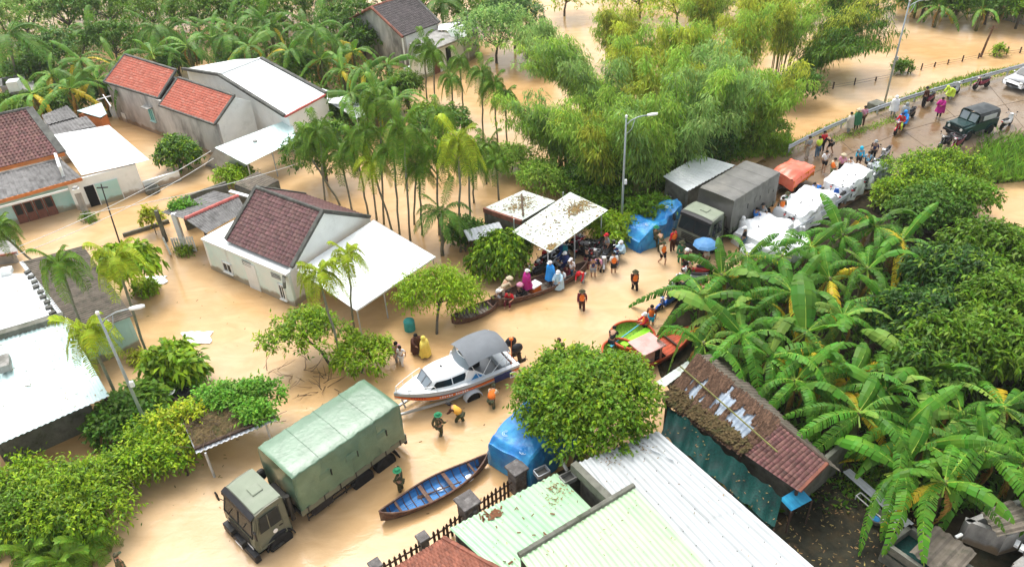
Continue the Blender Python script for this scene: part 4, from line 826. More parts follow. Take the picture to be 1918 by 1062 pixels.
# ------------------------------------------------------------------ vine covered hut
def vine_hut():
    r = thing('hut', 'low hut with rippled silver roof buried in vines and branches', 'shed', at(430,850))
    q = Q((368,850,1.55),(519,788,1.5),(480,722,1.6),(335,775,1.65)); sheet(r, q, 'silver_metal', 4, .2, .04, 1, sag=.06)
    b = MB(); b.grid(lambda u, v: bil(q, u*.98+.01, .1+.88*v)+UP*(.05+.12*math.sin(PI*v)+.07*math.sin(u*17)*math.sin(v*9)+.04*math.sin(u*43+v*31)), 26, 14); b.build('rotting_cover', 'moss_thatch', r, world=True)
    for (x,y) in ((402,893),(512,838),(352,890)): post(r, at(x,y), 1.5, .08, 'galvanised' if x > 380 else 'dark_wood')
    beam(r, bil(q,0,.08)+UP*.1, bil(q,1,.08)+UP*.1, .12, .1, 'dark_wood', 'roof_pole')
    rg = random.Random(8); b = MB()
    for k in range(46):
        p = bil(q, rg.random(), rg.uniform(.05,.9))+UP*.15; a = rg.uniform(0,6.3); pts = [p]
        for j in range(4): a += rg.uniform(-.6,.6); pts.append(pts[-1]+Vector((math.cos(a)*.25,math.sin(a)*.25,rg.uniform(-.03,.08))))
        b.tube(pts, .014, 4)
    b.build('dry_branches', 'dead_wood', r, world=True)['kind'] = 'stuff'
    d = thing('debris_pile', 'pile of dark planks and old tyres behind the vine hut', 'debris', at(300,745))
    for k in range(12): a, c = at(265+k*7+rnd(-4,4),722+k*2+rnd(-3,3),.35+rnd(0,.3)), at(300+k*6,762+rnd(-6,6),.3+rnd(0,.25)); beam(d, a, c, .1, .04, 'dark_wood', 'plank')
    for (x,y) in ((330,722),(345,738),(283,785)): b = MB(); p = at(x,y,.5); b.lathe([(.30,0),(.36,.05),(.36,.13),(.30,.18),(.2,.13),(.2,.05)], p, 14); b.build('tyre', 'black_void', d, world=True, smooth=True)
    b = MB(); b.box(at(300,760,.1), (3.0,1.8,.5), .3, .1); b.build('heap', 'yard_soil', d, world=True)
    b = MB(); b.lathe([(.22,0),(.30,.1),(.33,.12),(.30,.13),(.1,.1)], at(316,737,.7), 14); tag(b.build('basin', 'plastic_white', smooth=True), 'round white basin upturned on the pile of planks', 'basin')
    b = MB(); b.lathe([(.14,0),(.19,.25),(.20,.26),(.17,.25),(.13,.05)], at(293,762,.62), 12); tag(b.build('bucket', 'plastic_teal', smooth=True), 'small teal bucket on the pile of planks by the hut', 'bucket')
vine_hut()
# ------------------------------------------------------------------ vehicle materials
mat('army_green', (.155,.165,.118), .42, .10, 3, stain=(.20,.19,.15), samt=.4, sscale=1.4, coat=.2)
mat('army_grey', (.155,.175,.135), .42, .10, 3, stain=(.24,.23,.19), samt=.35, sscale=1.4, coat=.2)
mat('cab_top_green', (.23,.265,.195), .5, .08, 2, stain=(.30,.32,.26), samt=.4)
mat('canvas_green', (.12,.205,.13), .30, .12, 1.6, stain=(.165,.26,.175), samt=.6, sscale=.8, bump=.35, bscale=5, spec=.6)
mat('canvas_grey', (.17,.168,.155), .5, .14, 1.6, stain=(.24,.23,.20), samt=.6, sscale=.7, bump=.35, bscale=5)
mat('black_rubber', (.018,.018,.018), .75, .3, 8); mat('black_metal', (.022,.022,.024), .45, .2, 4); mat('dark_chassis', (.04,.038,.033), .6, .3, 4)
mat('chrome', (.55,.56,.58), .25, .05, metal=.9); mat('lamp_red', (.55,.03,.02), .3, .1); mat('lamp_glass', (.75,.75,.70), .15, .05); mat('plate_white', (.8,.8,.8), .5, .03)
mat('gel_white', (.80,.82,.82), .25, .03, 2, coat=.3); mat('gel_grey', (.55,.59,.62), .3, .05, 2, coat=.3); mat('gel_orange', (.80,.17,.02), .3, .06, 3, coat=.3); mat('gel_blue', (.03,.20,.45), .3, .1); mat('navy', (.02,.03,.10), .5, .2)
mat('bimini', (.17,.185,.20), .7, .08, 2, bump=.2, bscale=8); mat('pale_vinyl', (.40,.44,.47), .6, .1)
mat('boat_wood', (.105,.060,.045), .7, .35, 7, stain=(.22,.17,.12), samt=.5, sscale=4, rand=.2); mat('boat_blue', (.035,.17,.42), .5, .15, 4, stain=(.12,.13,.14), samt=.6, sscale=3, rand=.22); mat('boat_grey', (.20,.18,.15), .7, .25, 5, rand=.25)
mat('boat_red', (.50,.085,.03), .5, .2, 4, stain=(.28,.07,.04), samt=.6, sscale=2, rand=.1); mat('cabin_pink', (.62,.36,.33), .65, .1, 3, stain=(.45,.2,.17), samt=.5); mat('coracle_green', (.16,.36,.03), .7, .4, 12, stain=(.40,.42,.08), samt=.6, sscale=6); mat('bench_green', (.27,.72,.03), .45, .05); mat('paddle_blue', (.08,.36,.48), .5, .1)
mat('jeep_green', (.014,.042,.040), .4, .15, 3, coat=.3); mat('jeep_canvas', (.045,.052,.055), .6, .2, 2, stain=(.12,.13,.13), samt=.5, bump=.3, bscale=6); mat('car_white', (.80,.81,.82), .25, .02, coat=.5); mat('orange_wood', (.62,.19,.03), .6, .2, 4, rand=.1)
for n_, c_ in dict(bike_red=(.45,.02,.025), bike_black=(.02,.02,.022), bike_blue=(.02,.11,.45), bike_white=(.75,.76,.77), bike_teal=(.02,.26,.33), bike_maroon=(.20,.015,.04), bike_silver=(.42,.44,.46)).items(): mat(n_, c_, .28, .06, coat=.5)
def wheel(parent, x, y, z, r, w, tm='black_rubber', rm='dark_chassis', name='wheel'):
    b = MB(); b.lathe([(r*.62,-w/2),(r*.93,-w/2),(r,-w*.3),(r,w*.3),(r*.93,w/2),(r*.62,w/2)], (0,0,0), 18, (0,1,0)); o = b.build(name, tm, parent, True); o.location = (x,y,z)
    b = MB(); b.lathe([(.03,-w*.42),(r*.25,-w*.46),(r*.3,-w*.3),(r*.63,-w*.38),(r*.63,w*.38),(r*.3,w*.3),(r*.25,w*.46),(.03,w*.42)], (0,0,0), 12, (0,1,0)); b.build('rim', rm, o, True)
    return o
# ------------------------------------------------------------------ army trucks
def truck(loc, head, label, cabm, canv, topm, L=5.3, bedz=1.02, top=3.0):
    r = thing('army_truck', label, 'truck', loc, head, 'army trucks'); y2 = 1.2
    # cargo tarpaulin: lofted canvas with bows, sag and wrinkles
    rg = random.Random(int(L*100)); secs = []; prof = [(-1.0,0),(-1.004,.25),(-1.006,.5),(-1.0,.80),(-.996,.955),(-.988,.975),(-.965,.984),(-.5,.994),(0,1.0)]; prof = prof+[(-a,c) for a, c in prof[:-1][::-1]]
    N = 30
    for i in range(N+1):
        s = i/N; x = -.02-s*(L-.04); bow = abs(math.sin(s*PI*4)); row = []
        for k, (a, c) in enumerate(prof):
            wr = .032*math.sin(s*37+c*5+a*3)*(1-abs(c-.4))+.02*math.sin(s*71+c*13); yy = a*1.225+(wr if abs(a) > .95 else 0); zz = bedz+c*(top-bedz)-(.014*(1-bow) if c > .95 else 0)+(.008*math.sin(s*41+a*7) if c > .9 else 0)
            e = .03*math.sin(PI*c) if i in (0, N) else 0
            row.append((x+(e if i == 0 else -e), yy, zz))
        secs.append(row)
    b = MB(); b.loft(secs, close=False); n = len(prof)
    for i in (0, N): b.f.append([i*n+k for k in range(n)]); b.mi.append(0)
    cover = b.build('cargo_cover', canv, r, True)
    for i in range(1, 4): x = -L*i/4; b = MB(); b.tube([(x,a*1.235,bedz+c*(top-bedz)+.004) for a, c in prof], .006, 4); b.build('seam', canv, cover)
    for s in (-1,1):
        for i, x in enumerate((-1.3,-2.6,-4.1)):
            b = MB(); b.box((x,s*1.245,bedz+1.05), (.5,.03,.30), 0, .01, rx=s*.06); b.build('window_flap', canv, cover)
            b = MB(); b.box((x-.32,s*1.25,bedz+.95), (.04,.03,.32)); b.build('strap', 'black_metal', cover)
        b = MB(); b.box((-L/2,s*1.2,bedz-.12), (L,.06,.28)); b.build('side_board', cabm, r)
        for k in range(7): b = MB(); b.box((-.3-k*(L-.6)/6,s*1.235,bedz-.12), (.05,.03,.3)); b.build('stake', 'dark_chassis', r)
        b = MB(); b.bar((-.25,s*1.12,.32), (-2.9,s*1.12,.32), .05, .06); b.bar((-.25,s*1.12,.58), (-2.9,s*1.12,.58), .05, .06)
        for x in (-.25,-1.2,-2.1,-2.9): b.bar((x,s*1.12,.2), (x,s*1.12,.85), .05)
        b.build('side_guard', 'dark_chassis', r)
        b = MB(); b.box((-.95,s*1.0,.55), (1.0,.45,.5), 0, .05); b.build('tool_box', 'black_metal', r)
        b = MB(); b.box((-L+.55,s*1.05,.42), (.06,.5,.5), 0, 0, ry=.3); b.build('mud_flap', 'black_rubber', r)
        for x, rr in ((1.05,.52),(-3.0,.52),(-4.2,.52)): wheel(r, x, s*1.0, rr-.38, rr, .36)
        b = MB(); secs = []
        for k in range(9): t = PI*k/8; secs.append([(1.05+math.cos(t)*.62,s*.78,.12+math.sin(t)*.60),(1.05+math.cos(t)*.64,s*1.16,.12+math.sin(t)*.62),(1.05+math.cos(t)*.58,s*1.16,.12+math.sin(t)*.57)])
        b.loft(secs); b.build('wheel_arch', 'black_metal', r, True)
        b = MB(); b.box((-3.6,s*.98,.72), (2.1,.42,.05)); b.build('rear_mudguard', 'dark_chassis', r)
    b = MB(); b.box((-L/2,0,bedz-.24), (L,2.36,.1)); b.build('bed_floor', 'dark_chassis', r)
    b = MB(); b.box((-L/2+1.2,.42,.5), (L+2.2,.12,.3)); b.box((-L/2+1.2,-.42,.5), (L+2.2,.12,.3)); b.build('chassis', 'dark_chassis', r)
    b = MB(); b.box((-L-.06,0,bedz-.1), (.06,2.4,.34)); b.build('tailgate', cabm, r)
    b = MB(); b.bar((-L-.1,-1.1,.5), (-L-.1,1.1,.5), .12, .14); b.build('rear_bumper', 'dark_chassis', r)
    # cab
    side = [(.48,.36),(1.98,.36),(2.04,.62),(2.02,1.12),(1.80,2.02),(1.66,2.22),(1.2,2.30),(.6,2.30),(.48,2.2)]
    ins = lambda z: 1.16-.0*(z)-max(0, z-1.15)*.085
    b = MB(); b.loft([[(x, s*(ins(z)-e), z-(e*.6 if z > 2 else 0)) for x, z in side] for s, e in ((-1,.06),(-1,0),(1,0),(1,.06))], close=True); cab_o = b.build('cab', cabm, r)
    b = MB(); b.grid(lambda u, v: (.5+1.14*v, (u-.5)*2.0*(1-.03*v), 2.315+.03*math.sin(PI*u)-.06*v**4), 8, 6); b.build('cab_roof', topm, cab_o, True)
    b = MB(); b.box((1.02,.05,2.36), (.46,.5,.06), 0, .03); b.build('roof_hatch', topm, cab_o)
    W = lambda t, z: (2.03-(z-1.12)*.245+.008, t*(ins(z)-.12), z)
    for s in (0, 1):
        lo, hi = (-1, -.02) if s == 0 else (.02, 1); b = MB(); b.add([W(lo,1.2), W(hi,1.2), W(hi,1.98), W(lo,1.98)], [(0,1,2,3)]); b.build('windscreen', 'glass_dark', cab_o); G4 = [Vector(v) for v in b.v]; b = MB(); [b.bar(G4[k], G4[(k+1) % 4], .045, .03) for k in range(4)]; b.build('windscreen_gasket', 'black_rubber', cab_o); b = MB(); b.bar(G4[0].lerp(G4[1],.3)+Vector((.02,0,0)), G4[0].lerp(G4[2],.6)+Vector((.03,0,0)), .02, .02); b.build('wiper', 'black_metal', cab_o)
    b = MB(); b.grid(lambda u, v: (1.68+.20*v, (u-.5)*2.16, 2.27-.09*v-.03*(2*u-1)**2), 8, 2); b.grid(lambda u, v: (1.88+.03*v, (u-.5)*2.16, 2.18-.03*(2*u-1)**2-.16*v), 8, 1); b.build('sun_visor', 'black_metal', cab_o)
    for s in (-1,1):
        b = MB(); yo = lambda z: s*(ins(z)+.004)
        b.add([(.78,yo(1.28),1.28),(1.72,yo(1.28),1.28),(1.58,yo(1.98),1.98),(.78,yo(1.98),1.98)], [(0,1,2,3)]); b.build('side_window', 'glass_dark', cab_o)
        b = MB()
        for (xa,za,xb,zb) in ((.72,.55,.72,2.05),(.72,.55,1.86,.55),(1.86,.55,1.86,1.2),(1.86,1.2,1.64,2.05),(1.3,1.28,1.25,1.98)): b.bar((xa,yo(za),za),(xb,yo(zb),zb),.03,.025)
        b.build('door_frame', cabm, cab_o)
        b = MB(); b.box((.88,s*1.18,1.1), (.16,.03,.04)); b.build('door_handle', 'black_metal', cab_o)
        b = MB(); b.lathe([(.10,0),(.10,.012)], (1.15,s*1.165,.98), 12, (0,s,0)); b.build('door_emblem', 'plate_white', cab_o)
        b = MB(); b.tube([(1.85,s*1.1,1.5),(2.0,s*1.38,1.6),(2.0,s*1.38,1.95)], .018, 5); b.box((2.0,s*1.4,1.68), (.06,.2,.42), 0, .02); b.build('mirror', 'black_metal', cab_o)
        b = MB(); b.lathe([(.13,0),(.13,.03)], (2.2,s*.86,.22), 12, (1,0,0)); b.build('headlight', 'lamp_glass', r)
        b = MB(); b.box((2.2,s*1.12,.22), (.05,.14,.09)); b.build('indicator', 'lamp_red', r)
        b = MB(); b.box((1.25,s*1.17,.2), (.5,.22,.06)); b.build('step', 'dark_chassis', r)
    for k in range(4): b = MB(); b.box((2.06,0,.66+k*.11), (.03,1.5,.05)); b.build('grille_bar', 'dark_chassis', cab_o)
    b = MB(); b.box((2.12,0,.24), (.24,2.42,.40), 0, .02); b.build('front_bumper', 'black_metal', r)
    b = MB(); b.box((2.06,.62,.50), (.02,.5,.14)); b.build('emblem_plate', 'plate_white', r); b = MB(); b.box((2.26,0,.18), (.015,.52,.13)); b.build('number_plate', 'plate_white', r)
    b = MB(); b.tube([(.25,.9,.6),(.25,.95,1.6),(.25,.95,2.0)], .1, 8); b.box((.2,.2,1.2), (.3,1.2,.9), 0, .05); b.box((.25,-.98,1.75), (.3,.25,.5), 0, .06); b.build('air_intake', 'dark_chassis', r)
    return r
_fm = (at(480,838,3.0)+at(545,893,3.0))/2
truck((_fm.x,_fm.y,0), rad(44.9+180), 'green canvas army truck wading in flood water, nearest the camera', 'army_green', 'canvas_green', 'cab_top_green')
_fm = (at(1309,350,3.0)+at(1375,376,3.0))/2
truck((_fm.x,_fm.y,.0), rad(41.2+180), 'grey canvas army truck parked at the water edge of the road', 'army_grey', 'canvas_grey', 'cab_top_green', L=4.95)

# ------------------------------------------------------------------ rescue boat on its trailer
def rescue_boat():
    bow, st = at(738,738,1.35), at(951,656,1.1); d = st-bow; L = Vector((d.x,d.y)).length; hd = math.atan2(-d.y,-d.x)
    r = thing('rescue_boat', 'white motorboat with orange stripe and grey bimini, on a trailer', 'boat', (st.x,st.y,0), hd)
    hb = lambda t: 1.12*(1-max(0,(t-.35)/.65)**2.3)+.02; sh = lambda t: 1.02+.33*t**2; kl = lambda t: .30+.75*max(0,(t-.6)/.4)**2.2
    N = 26; T = [i/N for i in range(N+1)]
    def side(s, t, h):   # h 0 keel .. 1 sheer
        z = kl(t)+(sh(t)-kl(t))*h; y = hb(t)*(min(1, h/.35)**.8*.86 if h < .35 else .86+.14*(h-.35)/.65); return (t*L, s*y, z)
    def strip(name, h0, h1, m, out=0., t0=0., t1=1., k=2):
        b = MB()
        for s in (-1,1):
            b.loft([[ (lambda p: (p[0], p[1]+s*out, p[2]))(side(s, t0+(t1-t0)*t, h0+(h1-h0)*j/k)) for j in range(k+1)] for t in T])
        return b.build(name, m, r, True)
    strip('hull_bottom', 0, .36, 'gel_white', k=3); strip('hull_stripe', .36, .70, 'gel_orange'); strip('topside', .70, 1, 'gel_grey'); strip('rub_rail', .685, .73, 'black_metal', .02, k=1); strip('pinstripe', .36, .39, 'gel_white', .008, k=1)
    b = MB(); b.add([side(-1,0,h) for h in (0,.2,.36,.7,1)]+[side(1,0,h) for h in (1,.7,.36,.2)], [list(range(9))]); b.build('transom', 'gel_orange', r)
    for s in (-1,1):
        b = MB()
        for k in range(13):
            if k == 6: continue
            t = .47+k*.018; p = side(s,t,.55); q = side(s,t+.004,.60); b.box((p[0],p[1]+s*.02,p[2]), (.07,.012,.05+.02*(k % 3)), math.atan2(side(s,t+.02,.55)[1]-p[1], .02*L))
        b.build('lettering', 'gel_white', r)
        b = MB()
        for k in range(6): t = .80+k*.018; p = side(s,t,.62); b.box((p[0],p[1]+s*.03,p[2]), (.06,.012,.09), math.atan2(side(s,t+.02,.62)[1]-p[1], .02*L))
        b.build('bow_lettering', 'lamp_red', r)
        b = MB(); b.box((.95,s*1.14,.72), (.95,.06,.36), 0, .02); b.build('bracket_panel', 'navy', r); b = MB(); b.tube([(.4,s*1.16,.55),(.4,s*1.24,.55),(.4,s*1.24,.85),(.62,s*1.24,.85),(.62,s*1.24,.55),(.4,s*1.24,.55)], .022, 5); b.build('step_frame', 'gel_white', r)
    b = MB(); b.loft([[(t*L, y*(hb(t)-.02), sh(t)+.02+(.10*(1-abs(y)**2) if t > .55 else 0)) for y in (-1,-.6,-.2,.2,.6,1)] for t in [.44+.56*i/14 for i in range(15)]]); b.build('foredeck', 'gel_white', r, True)
    for s in (-1,1): b = MB(); b.loft([[(t*L,s*(hb(t)),sh(t)+.015),(t*L,s*(hb(t)-.22),sh(t)+.03)] for t in [.46*i/8 for i in range(9)]]); b.build('side_deck', 'gel_grey', r)
    b = MB(); b.loft([[(.05*L+.41*L*i/4, y, .62) for y in (-.9,.9)] for i in range(5)]); b.build('cockpit_floor', 'bimini', r)
    for s in (-1,1): b = MB(); b.loft([[(t*L,s*(hb(t)-.22),sh(t)+.03),(t*L,s*(hb(t)-.26),.62)] for t in [.46*i/6 for i in range(7)]]); b.build('cockpit_side', 'pale_vinyl', r)
    for x, w in ((.55,1.5),(1.7,.5)): b = MB(); b.box((x,0 if w > 1 else -.45,.82), (.5,w,.35), 0, .04); b.build('seat', 'pale_vinyl' if w > 1 else 'black_metal', r)
    b = MB(); b.box((.12,0,.95), (.2,1.7,.14), 0, .03); b.build('aft_coaming', 'gel_white', r)
    # cabin trunk
    x0, x1 = .43*L, .80*L
    def cab(u, v):
        x = x0+(x1-x0)*u; t = x/L; w = min(hb(t)-.16, .86)*(1-.12*math.sin(v*PI/2) if True else 1); return x, w
    zt = lambda u: 1.12+.60*min(1, (1-u)/.26) if u > .74 else 1.72-.03*(1-u)
    secs = []
    for i in range(15):
        u = i/14; x, w = cab(u, 0); z = zt(u); base = sh(x/L)+.03; w2 = w*.83
        secs.append([(x,-w,base),(x,-w2,max(base,z-.06)),(x,-w2*.8,max(base,z)),(x,0,max(base,z+.03)),(x,w2*.8,max(base,z)),(x,w2,max(base,z-.06)),(x,w,base)])
    b = MB(); b.loft(secs); b.f.append([0,1,2,3,4,5,6]); b.mi.append(0); co = b.build('cabin', 'gel_white', r, True)
    for s in (-1,1):
        def WP(u, f, o=.012):
            x, w = cab(u,0); z0 = sh(x/L)+.03; z1 = max(z0, zt(u)-.06); return (x, s*(w-(w-w*.83)*f+o), z0+(z1-z0)*f)
        b = MB(); b.loft([[WP(u,.22), WP(u,.55), WP(u,.88)] for u in [.06+.64*k/10 for k in range(11)]]); b.loft([[WP(.70+.14*k/4,.22), WP(.70+.14*k/4,.22+.66*(1-k/4*.85))] for k in range(5)]); b.build('side_window', 'glass_dark', co)
        b = MB(); b.bar(WP(.38,.2,.02), WP(.38,.9,.02), .04, .02); b.build('window_bar', 'gel_white', co)
    for lo, hi in ((-.94,-.03),(.03,.94)):
        b = MB(); ps = []
        for y, u in ((lo,.965),(hi,.965),(hi,.775),(lo,.775)): x, w = cab(u,0); ps.append((x+.02, y*w*.80, zt(u)+.012+.03*(1-abs(y))))
        b.add(ps, [(0,1,2,3)]); b.build('windscreen', 'glass_pale', co)
        b = MB()
        for k in range(4): b.bar(Vector(ps[k])+UP*.008, Vector(ps[(k+1) % 4])+UP*.008, .035, .03)
        b.build('windscreen_frame', 'bimini', co)
    b = MB(); b.box((x0+.95,-.1,1.765), (.09,.09,.05), 0, .01); b.build('roof_vent', 'dark_chassis', co)
    b = MB(); b.lathe([(.27,0),(.27,.02),(.25,.03),(.22,.02),(.2,.03)], (.875*L,0,sh(.875)+.10), 18); b.build('deck_hatch', 'gel_white', r)
    # helm windscreen
    b = MB(); b.grid(lambda u, v: (x0+.02-.22*v+.22*math.sin(PI*u), (u-.5)*1.6, 1.70+.42*v), 10, 2); b.build('helm_screen', 'glass_pale', r, True)
    b = MB(); b.tube([(x0+.02+.22*math.sin(PI*k/10)-.22, (k/10-.5)*1.6, 2.13) for k in range(11)], .018, 5); b.build('screen_rail', 'gel_white', r)
    for s in (-1,1): b = MB(); b.extr([(x0+.3,s*.84,1.1),(x0-.8,s*.90,1.1),(x0-.35,s*.86,1.55),(x0+.05,s*.82,1.72)], (0,s*.05,0)); b.build('side_wing', 'gel_white', r); b = MB(); b.add([(x0-.05,s*.925,1.13),(x0-.68,s*.955,1.13),(x0-.34,s*.935,1.45)], [(0,1,2)]); b.build('blue_flash', 'gel_blue', r)
    # bimini
    bx0, bx1 = x0-.0, .06*L; secs = []
    for i in range(13):
        u = i/12; x = bx0+(bx1-bx0)*u; z = 2.22+.26*math.sin(PI*(.12+.76*u))-(.30*max(0,u-.85)/.15*.5); secs.append([(x, y*.98*(1-.05*(u > .9)), z-.34*abs(y)**2.6-.015*(i % 4 == 0)*0) for y in (-1,-.86,-.6,-.3,0,.3,.6,.86,1)])
    b = MB(); b.loft(secs); b.build('bimini_top', 'bimini', r, True)
    for s in (-1,1):
        for u0, xb in ((.06,x0-.5),(.52,x0-.55),(.95,x0-1.1),(.95,.12*L)): b = MB(); xx = bx0+(bx1-bx0)*u0; b.tube([(xb,s*.98,1.06),(xx,s*.96,1.95)], .017, 5); b.build('bimini_pole', 'gel_white', r)
    for s in (-1,1):
        pts = [(t*L, s*(hb(t)-.05), sh(t)+.04+(.30 if 0 < i < 9 else 0)) for i, t in enumerate([.70,.72,.76,.80,.84,.88,.92,.95,.975,.985])]; b = MB(); b.tube(pts, .018, 5)
        for t in (.8,.9): b.tube([(t*L,s*(hb(t)-.05),sh(t)),(t*L,s*(hb(t)-.05),sh(t)+.34)], .014, 5)
        b.build('bow_rail', 'gel_white', r)
    # outboard engines
    for y in (-.28,.30):
        b = MB(); b.ell((-.35,y,1.28), (.32,.2,.26), 12, 8); b.box((-.45,y,.75), (.2,.14,.8), 0, .03, ry=.15); b.box((-.62,y,.35), (.4,.05,.22), 0, .01); b.ell((-.55,y,.4), (.28,.07,.07), 8, 6); e = b.build('outboard_engine', 'black_metal', r, True)
        b = MB()
        for k in range(3): a = 2*PI*k/3; b.ell((-.84,y+.09*math.cos(a),.4+.09*math.sin(a)), (.02,.06,.06), 6, 4)
        b.build('propeller', 'chrome', e)
    b = MB(); b.tube([(.35,.9,1.0),(.30,.95,2.55)], .015, 5); b.ell((.3,.95,2.6), (.11,.11,.09), 8, 6); b.build('beacon', 'gel_orange', r)
    # trailer
    t = thing('boat_trailer', 'grey steel boat trailer carrying the white motorboat', 'trailer', (st.x,st.y,0), hd)
    b = MB()
    for s in (-1,1): b.bar((.3,s*.72,.30), (.62*L,s*.72,.30), .08, .12); b.bar((.62*L,s*.72,.30), (L+.9,s*.06,.22), .08, .12)
    for x in (.4,1.6,2.8,.6*L): b.bar((x,-.72,.28), (x,.72,.28), .07, .08)
    b.build('frame', 'galvanised', t)
    b = MB(); b.tube([(.93*L,0,.28),(.95*L,0,.95)], .045, 6); b.box((.95*L,0,1.0), (.15,.1,.15), 0, .02); b.build('bow_post', 'galvanised', t)
    for s in (-1,1):
        b = MB(); b.bar((.5,s*.45,.36), (.75*L,s*.38,.44), .12, .08); b.build('bunk', 'dark_wood', t)
        wheel(t, 2.55, s*.98, .08, .34, .22, 'black_rubber', 'gel_grey')
        b = MB(); b.loft([[(2.55+math.cos(PI*k/8)*.45,s*.82,.12+math.sin(PI*k/8)*.42),(2.55+math.cos(PI*k/8)*.45,s*1.14,.12+math.sin(PI*k/8)*.42),(2.55+math.cos(PI*k/8)*.42,s*1.14,.09+math.sin(PI*k/8)*.38)] for k in range(9)]); b.build('fender', 'gel_grey', t, True)
    b = MB(); b.bar((L+.8,0,.22), (L+1.3,0,.25), .09, .09); b.build('tow_coupling', 'galvanised', t)
rescue_boat()

# ------------------------------------------------------------------ wooden sampans
def sampan(p, q, label, inner, beam=1.15, depth=.36, thwarts=(.16,.4,.62,.84), floor=None):
    d = q-p; L = Vector((d.x,d.y)).length; hd = math.atan2(d.y,d.x)
    r = thing('sampan', label, 'boat', (p.x,p.y,0), hd); bm_ = beam/2
    w = lambda t: bm_*max(.015, math.sin(PI*t)**.72); bot = lambda t: .03+.20*(2*t-1)**4; sh = lambda t: .03+depth+.34*(2*t-1)**4
    T = [i/28 for i in range(29)]
    b = MB(); b.loft([[(t*L,-w(t),sh(t)),(t*L,-w(t)*.92,sh(t)*.5+bot(t)*.5),(t*L,-w(t)*.6,bot(t)-.06),(t*L,w(t)*.6,bot(t)-.06),(t*L,w(t)*.92,sh(t)*.5+bot(t)*.5),(t*L,w(t),sh(t))] for t in T]); b.build('hull', 'boat_wood', r)
    for s in (-1,1):
        b = MB(); b.loft([[(t*L,s*(w(t)+.025),sh(t)-.05),(t*L,s*(w(t)+.025),sh(t)+.03),(t*L,s*(w(t)-.035),sh(t)+.03),(t*L,s*(w(t)-.035),sh(t)-.05)] for t in T], close=True); b.build('gunwale', 'boat_wood', r)
        b = MB(); b.loft([[(t*L,s*(w(t)-.015),sh(t)-.03),(t*L,s*(w(t)*.90-.012),sh(t)*.5+bot(t)*.5),(t*L,s*(w(t)*.6-.01),bot(t)+.03)] for t in T[2:-2]]); b.build('inner_side', inner, r)
    n = 7
    for k in range(n):
        y0 = -1+2*k/n; y1 = -1+2*(k+.92)/n; b = MB(); b.loft([[(t*L,y0*w(t)*.66,bot(t)+.045+.006*(k % 2)),(t*L,y1*w(t)*.66,bot(t)+.045+.006*(k % 2))] for t in T[3:-3]]); b.build('floor_plank', inner if floor is None else floor, r)
    for k in range(13):
        t = .10+.8*k/12; b = MB(); b.tube([(t*L,-w(t)*.96,sh(t)-.03),(t*L,-w(t)*.6,bot(t)+.06),(t*L,w(t)*.6,bot(t)+.06),(t*L,w(t)*.96,sh(t)-.03)], .022, 4); b.build('rib', 'boat_wood', r)
    for t in thwarts: b = MB(); b.box((t*L,0,sh(t)-.05), (.16 if .2 < t < .8 else .1,w(t)*2-.03,.045)); b.build('thwart', 'boat_wood', r)
    return r, L, w, sh, bot
sp, L_, w_, sh_, bo_ = sampan(at(713,974,.2), at(914,866,.2), 'empty blue-painted wooden sampan moored beside the picket fence', 'boat_blue', 1.2)
b = MB(); b.bar((2.2,.1,.12), (3.6,-.3,.3), .04, .04); b.box((2.0,.15,.1), (.5,.14,.025), -.28); tag(link('paddle', b.mesh('paddle', 'boat_wood')), 'wooden paddle lying in the empty blue sampan', 'paddle').matrix_world = sp.matrix_basis
for x, y, s, lab in ((1.35,.12,.10,'small white plastic bailer near the bow of the blue sampan'),(2.75,.05,.13,'white cloth bundle amidships in the blue sampan'),(4.05,-.12,.17,'larger white cloth bundle near the stern of the blue sampan')):
    b = MB(); b.ell((0,0,s*.4), (s*1.3,s,s*.7), 9, 6); [None for _ in ()]
    b.v = [(v[0]*(1+.25*math.sin(9*v[1]/s)), v[1]*(1+.2*math.sin(7*v[0]/s)), v[2]) for v in b.v]
    o = tag(b.build('bundle', 'float_white', None, True), lab, 'bundle'); o.location = sp.matrix_basis @ Vector((x,y,-.03)); o.rotation_euler.z = sp.rotation_euler.z+x
sp2, L2_, w2_, sh2_, bo2_ = sampan(at(920,572,.25), at(1100,503,.25), 'brown wooden sampan loaded with people in raincoats', 'boat_wood', 1.35, .42, (.12,.34,.6,.86), 'boat_grey')
def sp2p(x, y, z=0): return sp2.matrix_basis @ Vector((x, y, z))
sampan(at(846,604,.22), at(936,567,.22), 'dark wooden sampan tied up half hidden under the lime tree', 'boat_grey', 1.0, .34, (.2,.5,.8))
o = thing('cool_box', 'orange cool box with white lid in the crowded sampan', 'box', sp2p(2.75,-.05,.02), sp2.rotation_euler.z+.25)
b = MB(); b.box((0,0,.28), (.62,.5,.5), 0, .03); b.build('body', 'gel_orange', o); b = MB(); b.box((0,0,.57), (.72,.58,.10), 0, .03); b.build('lid', 'plastic_white', o)

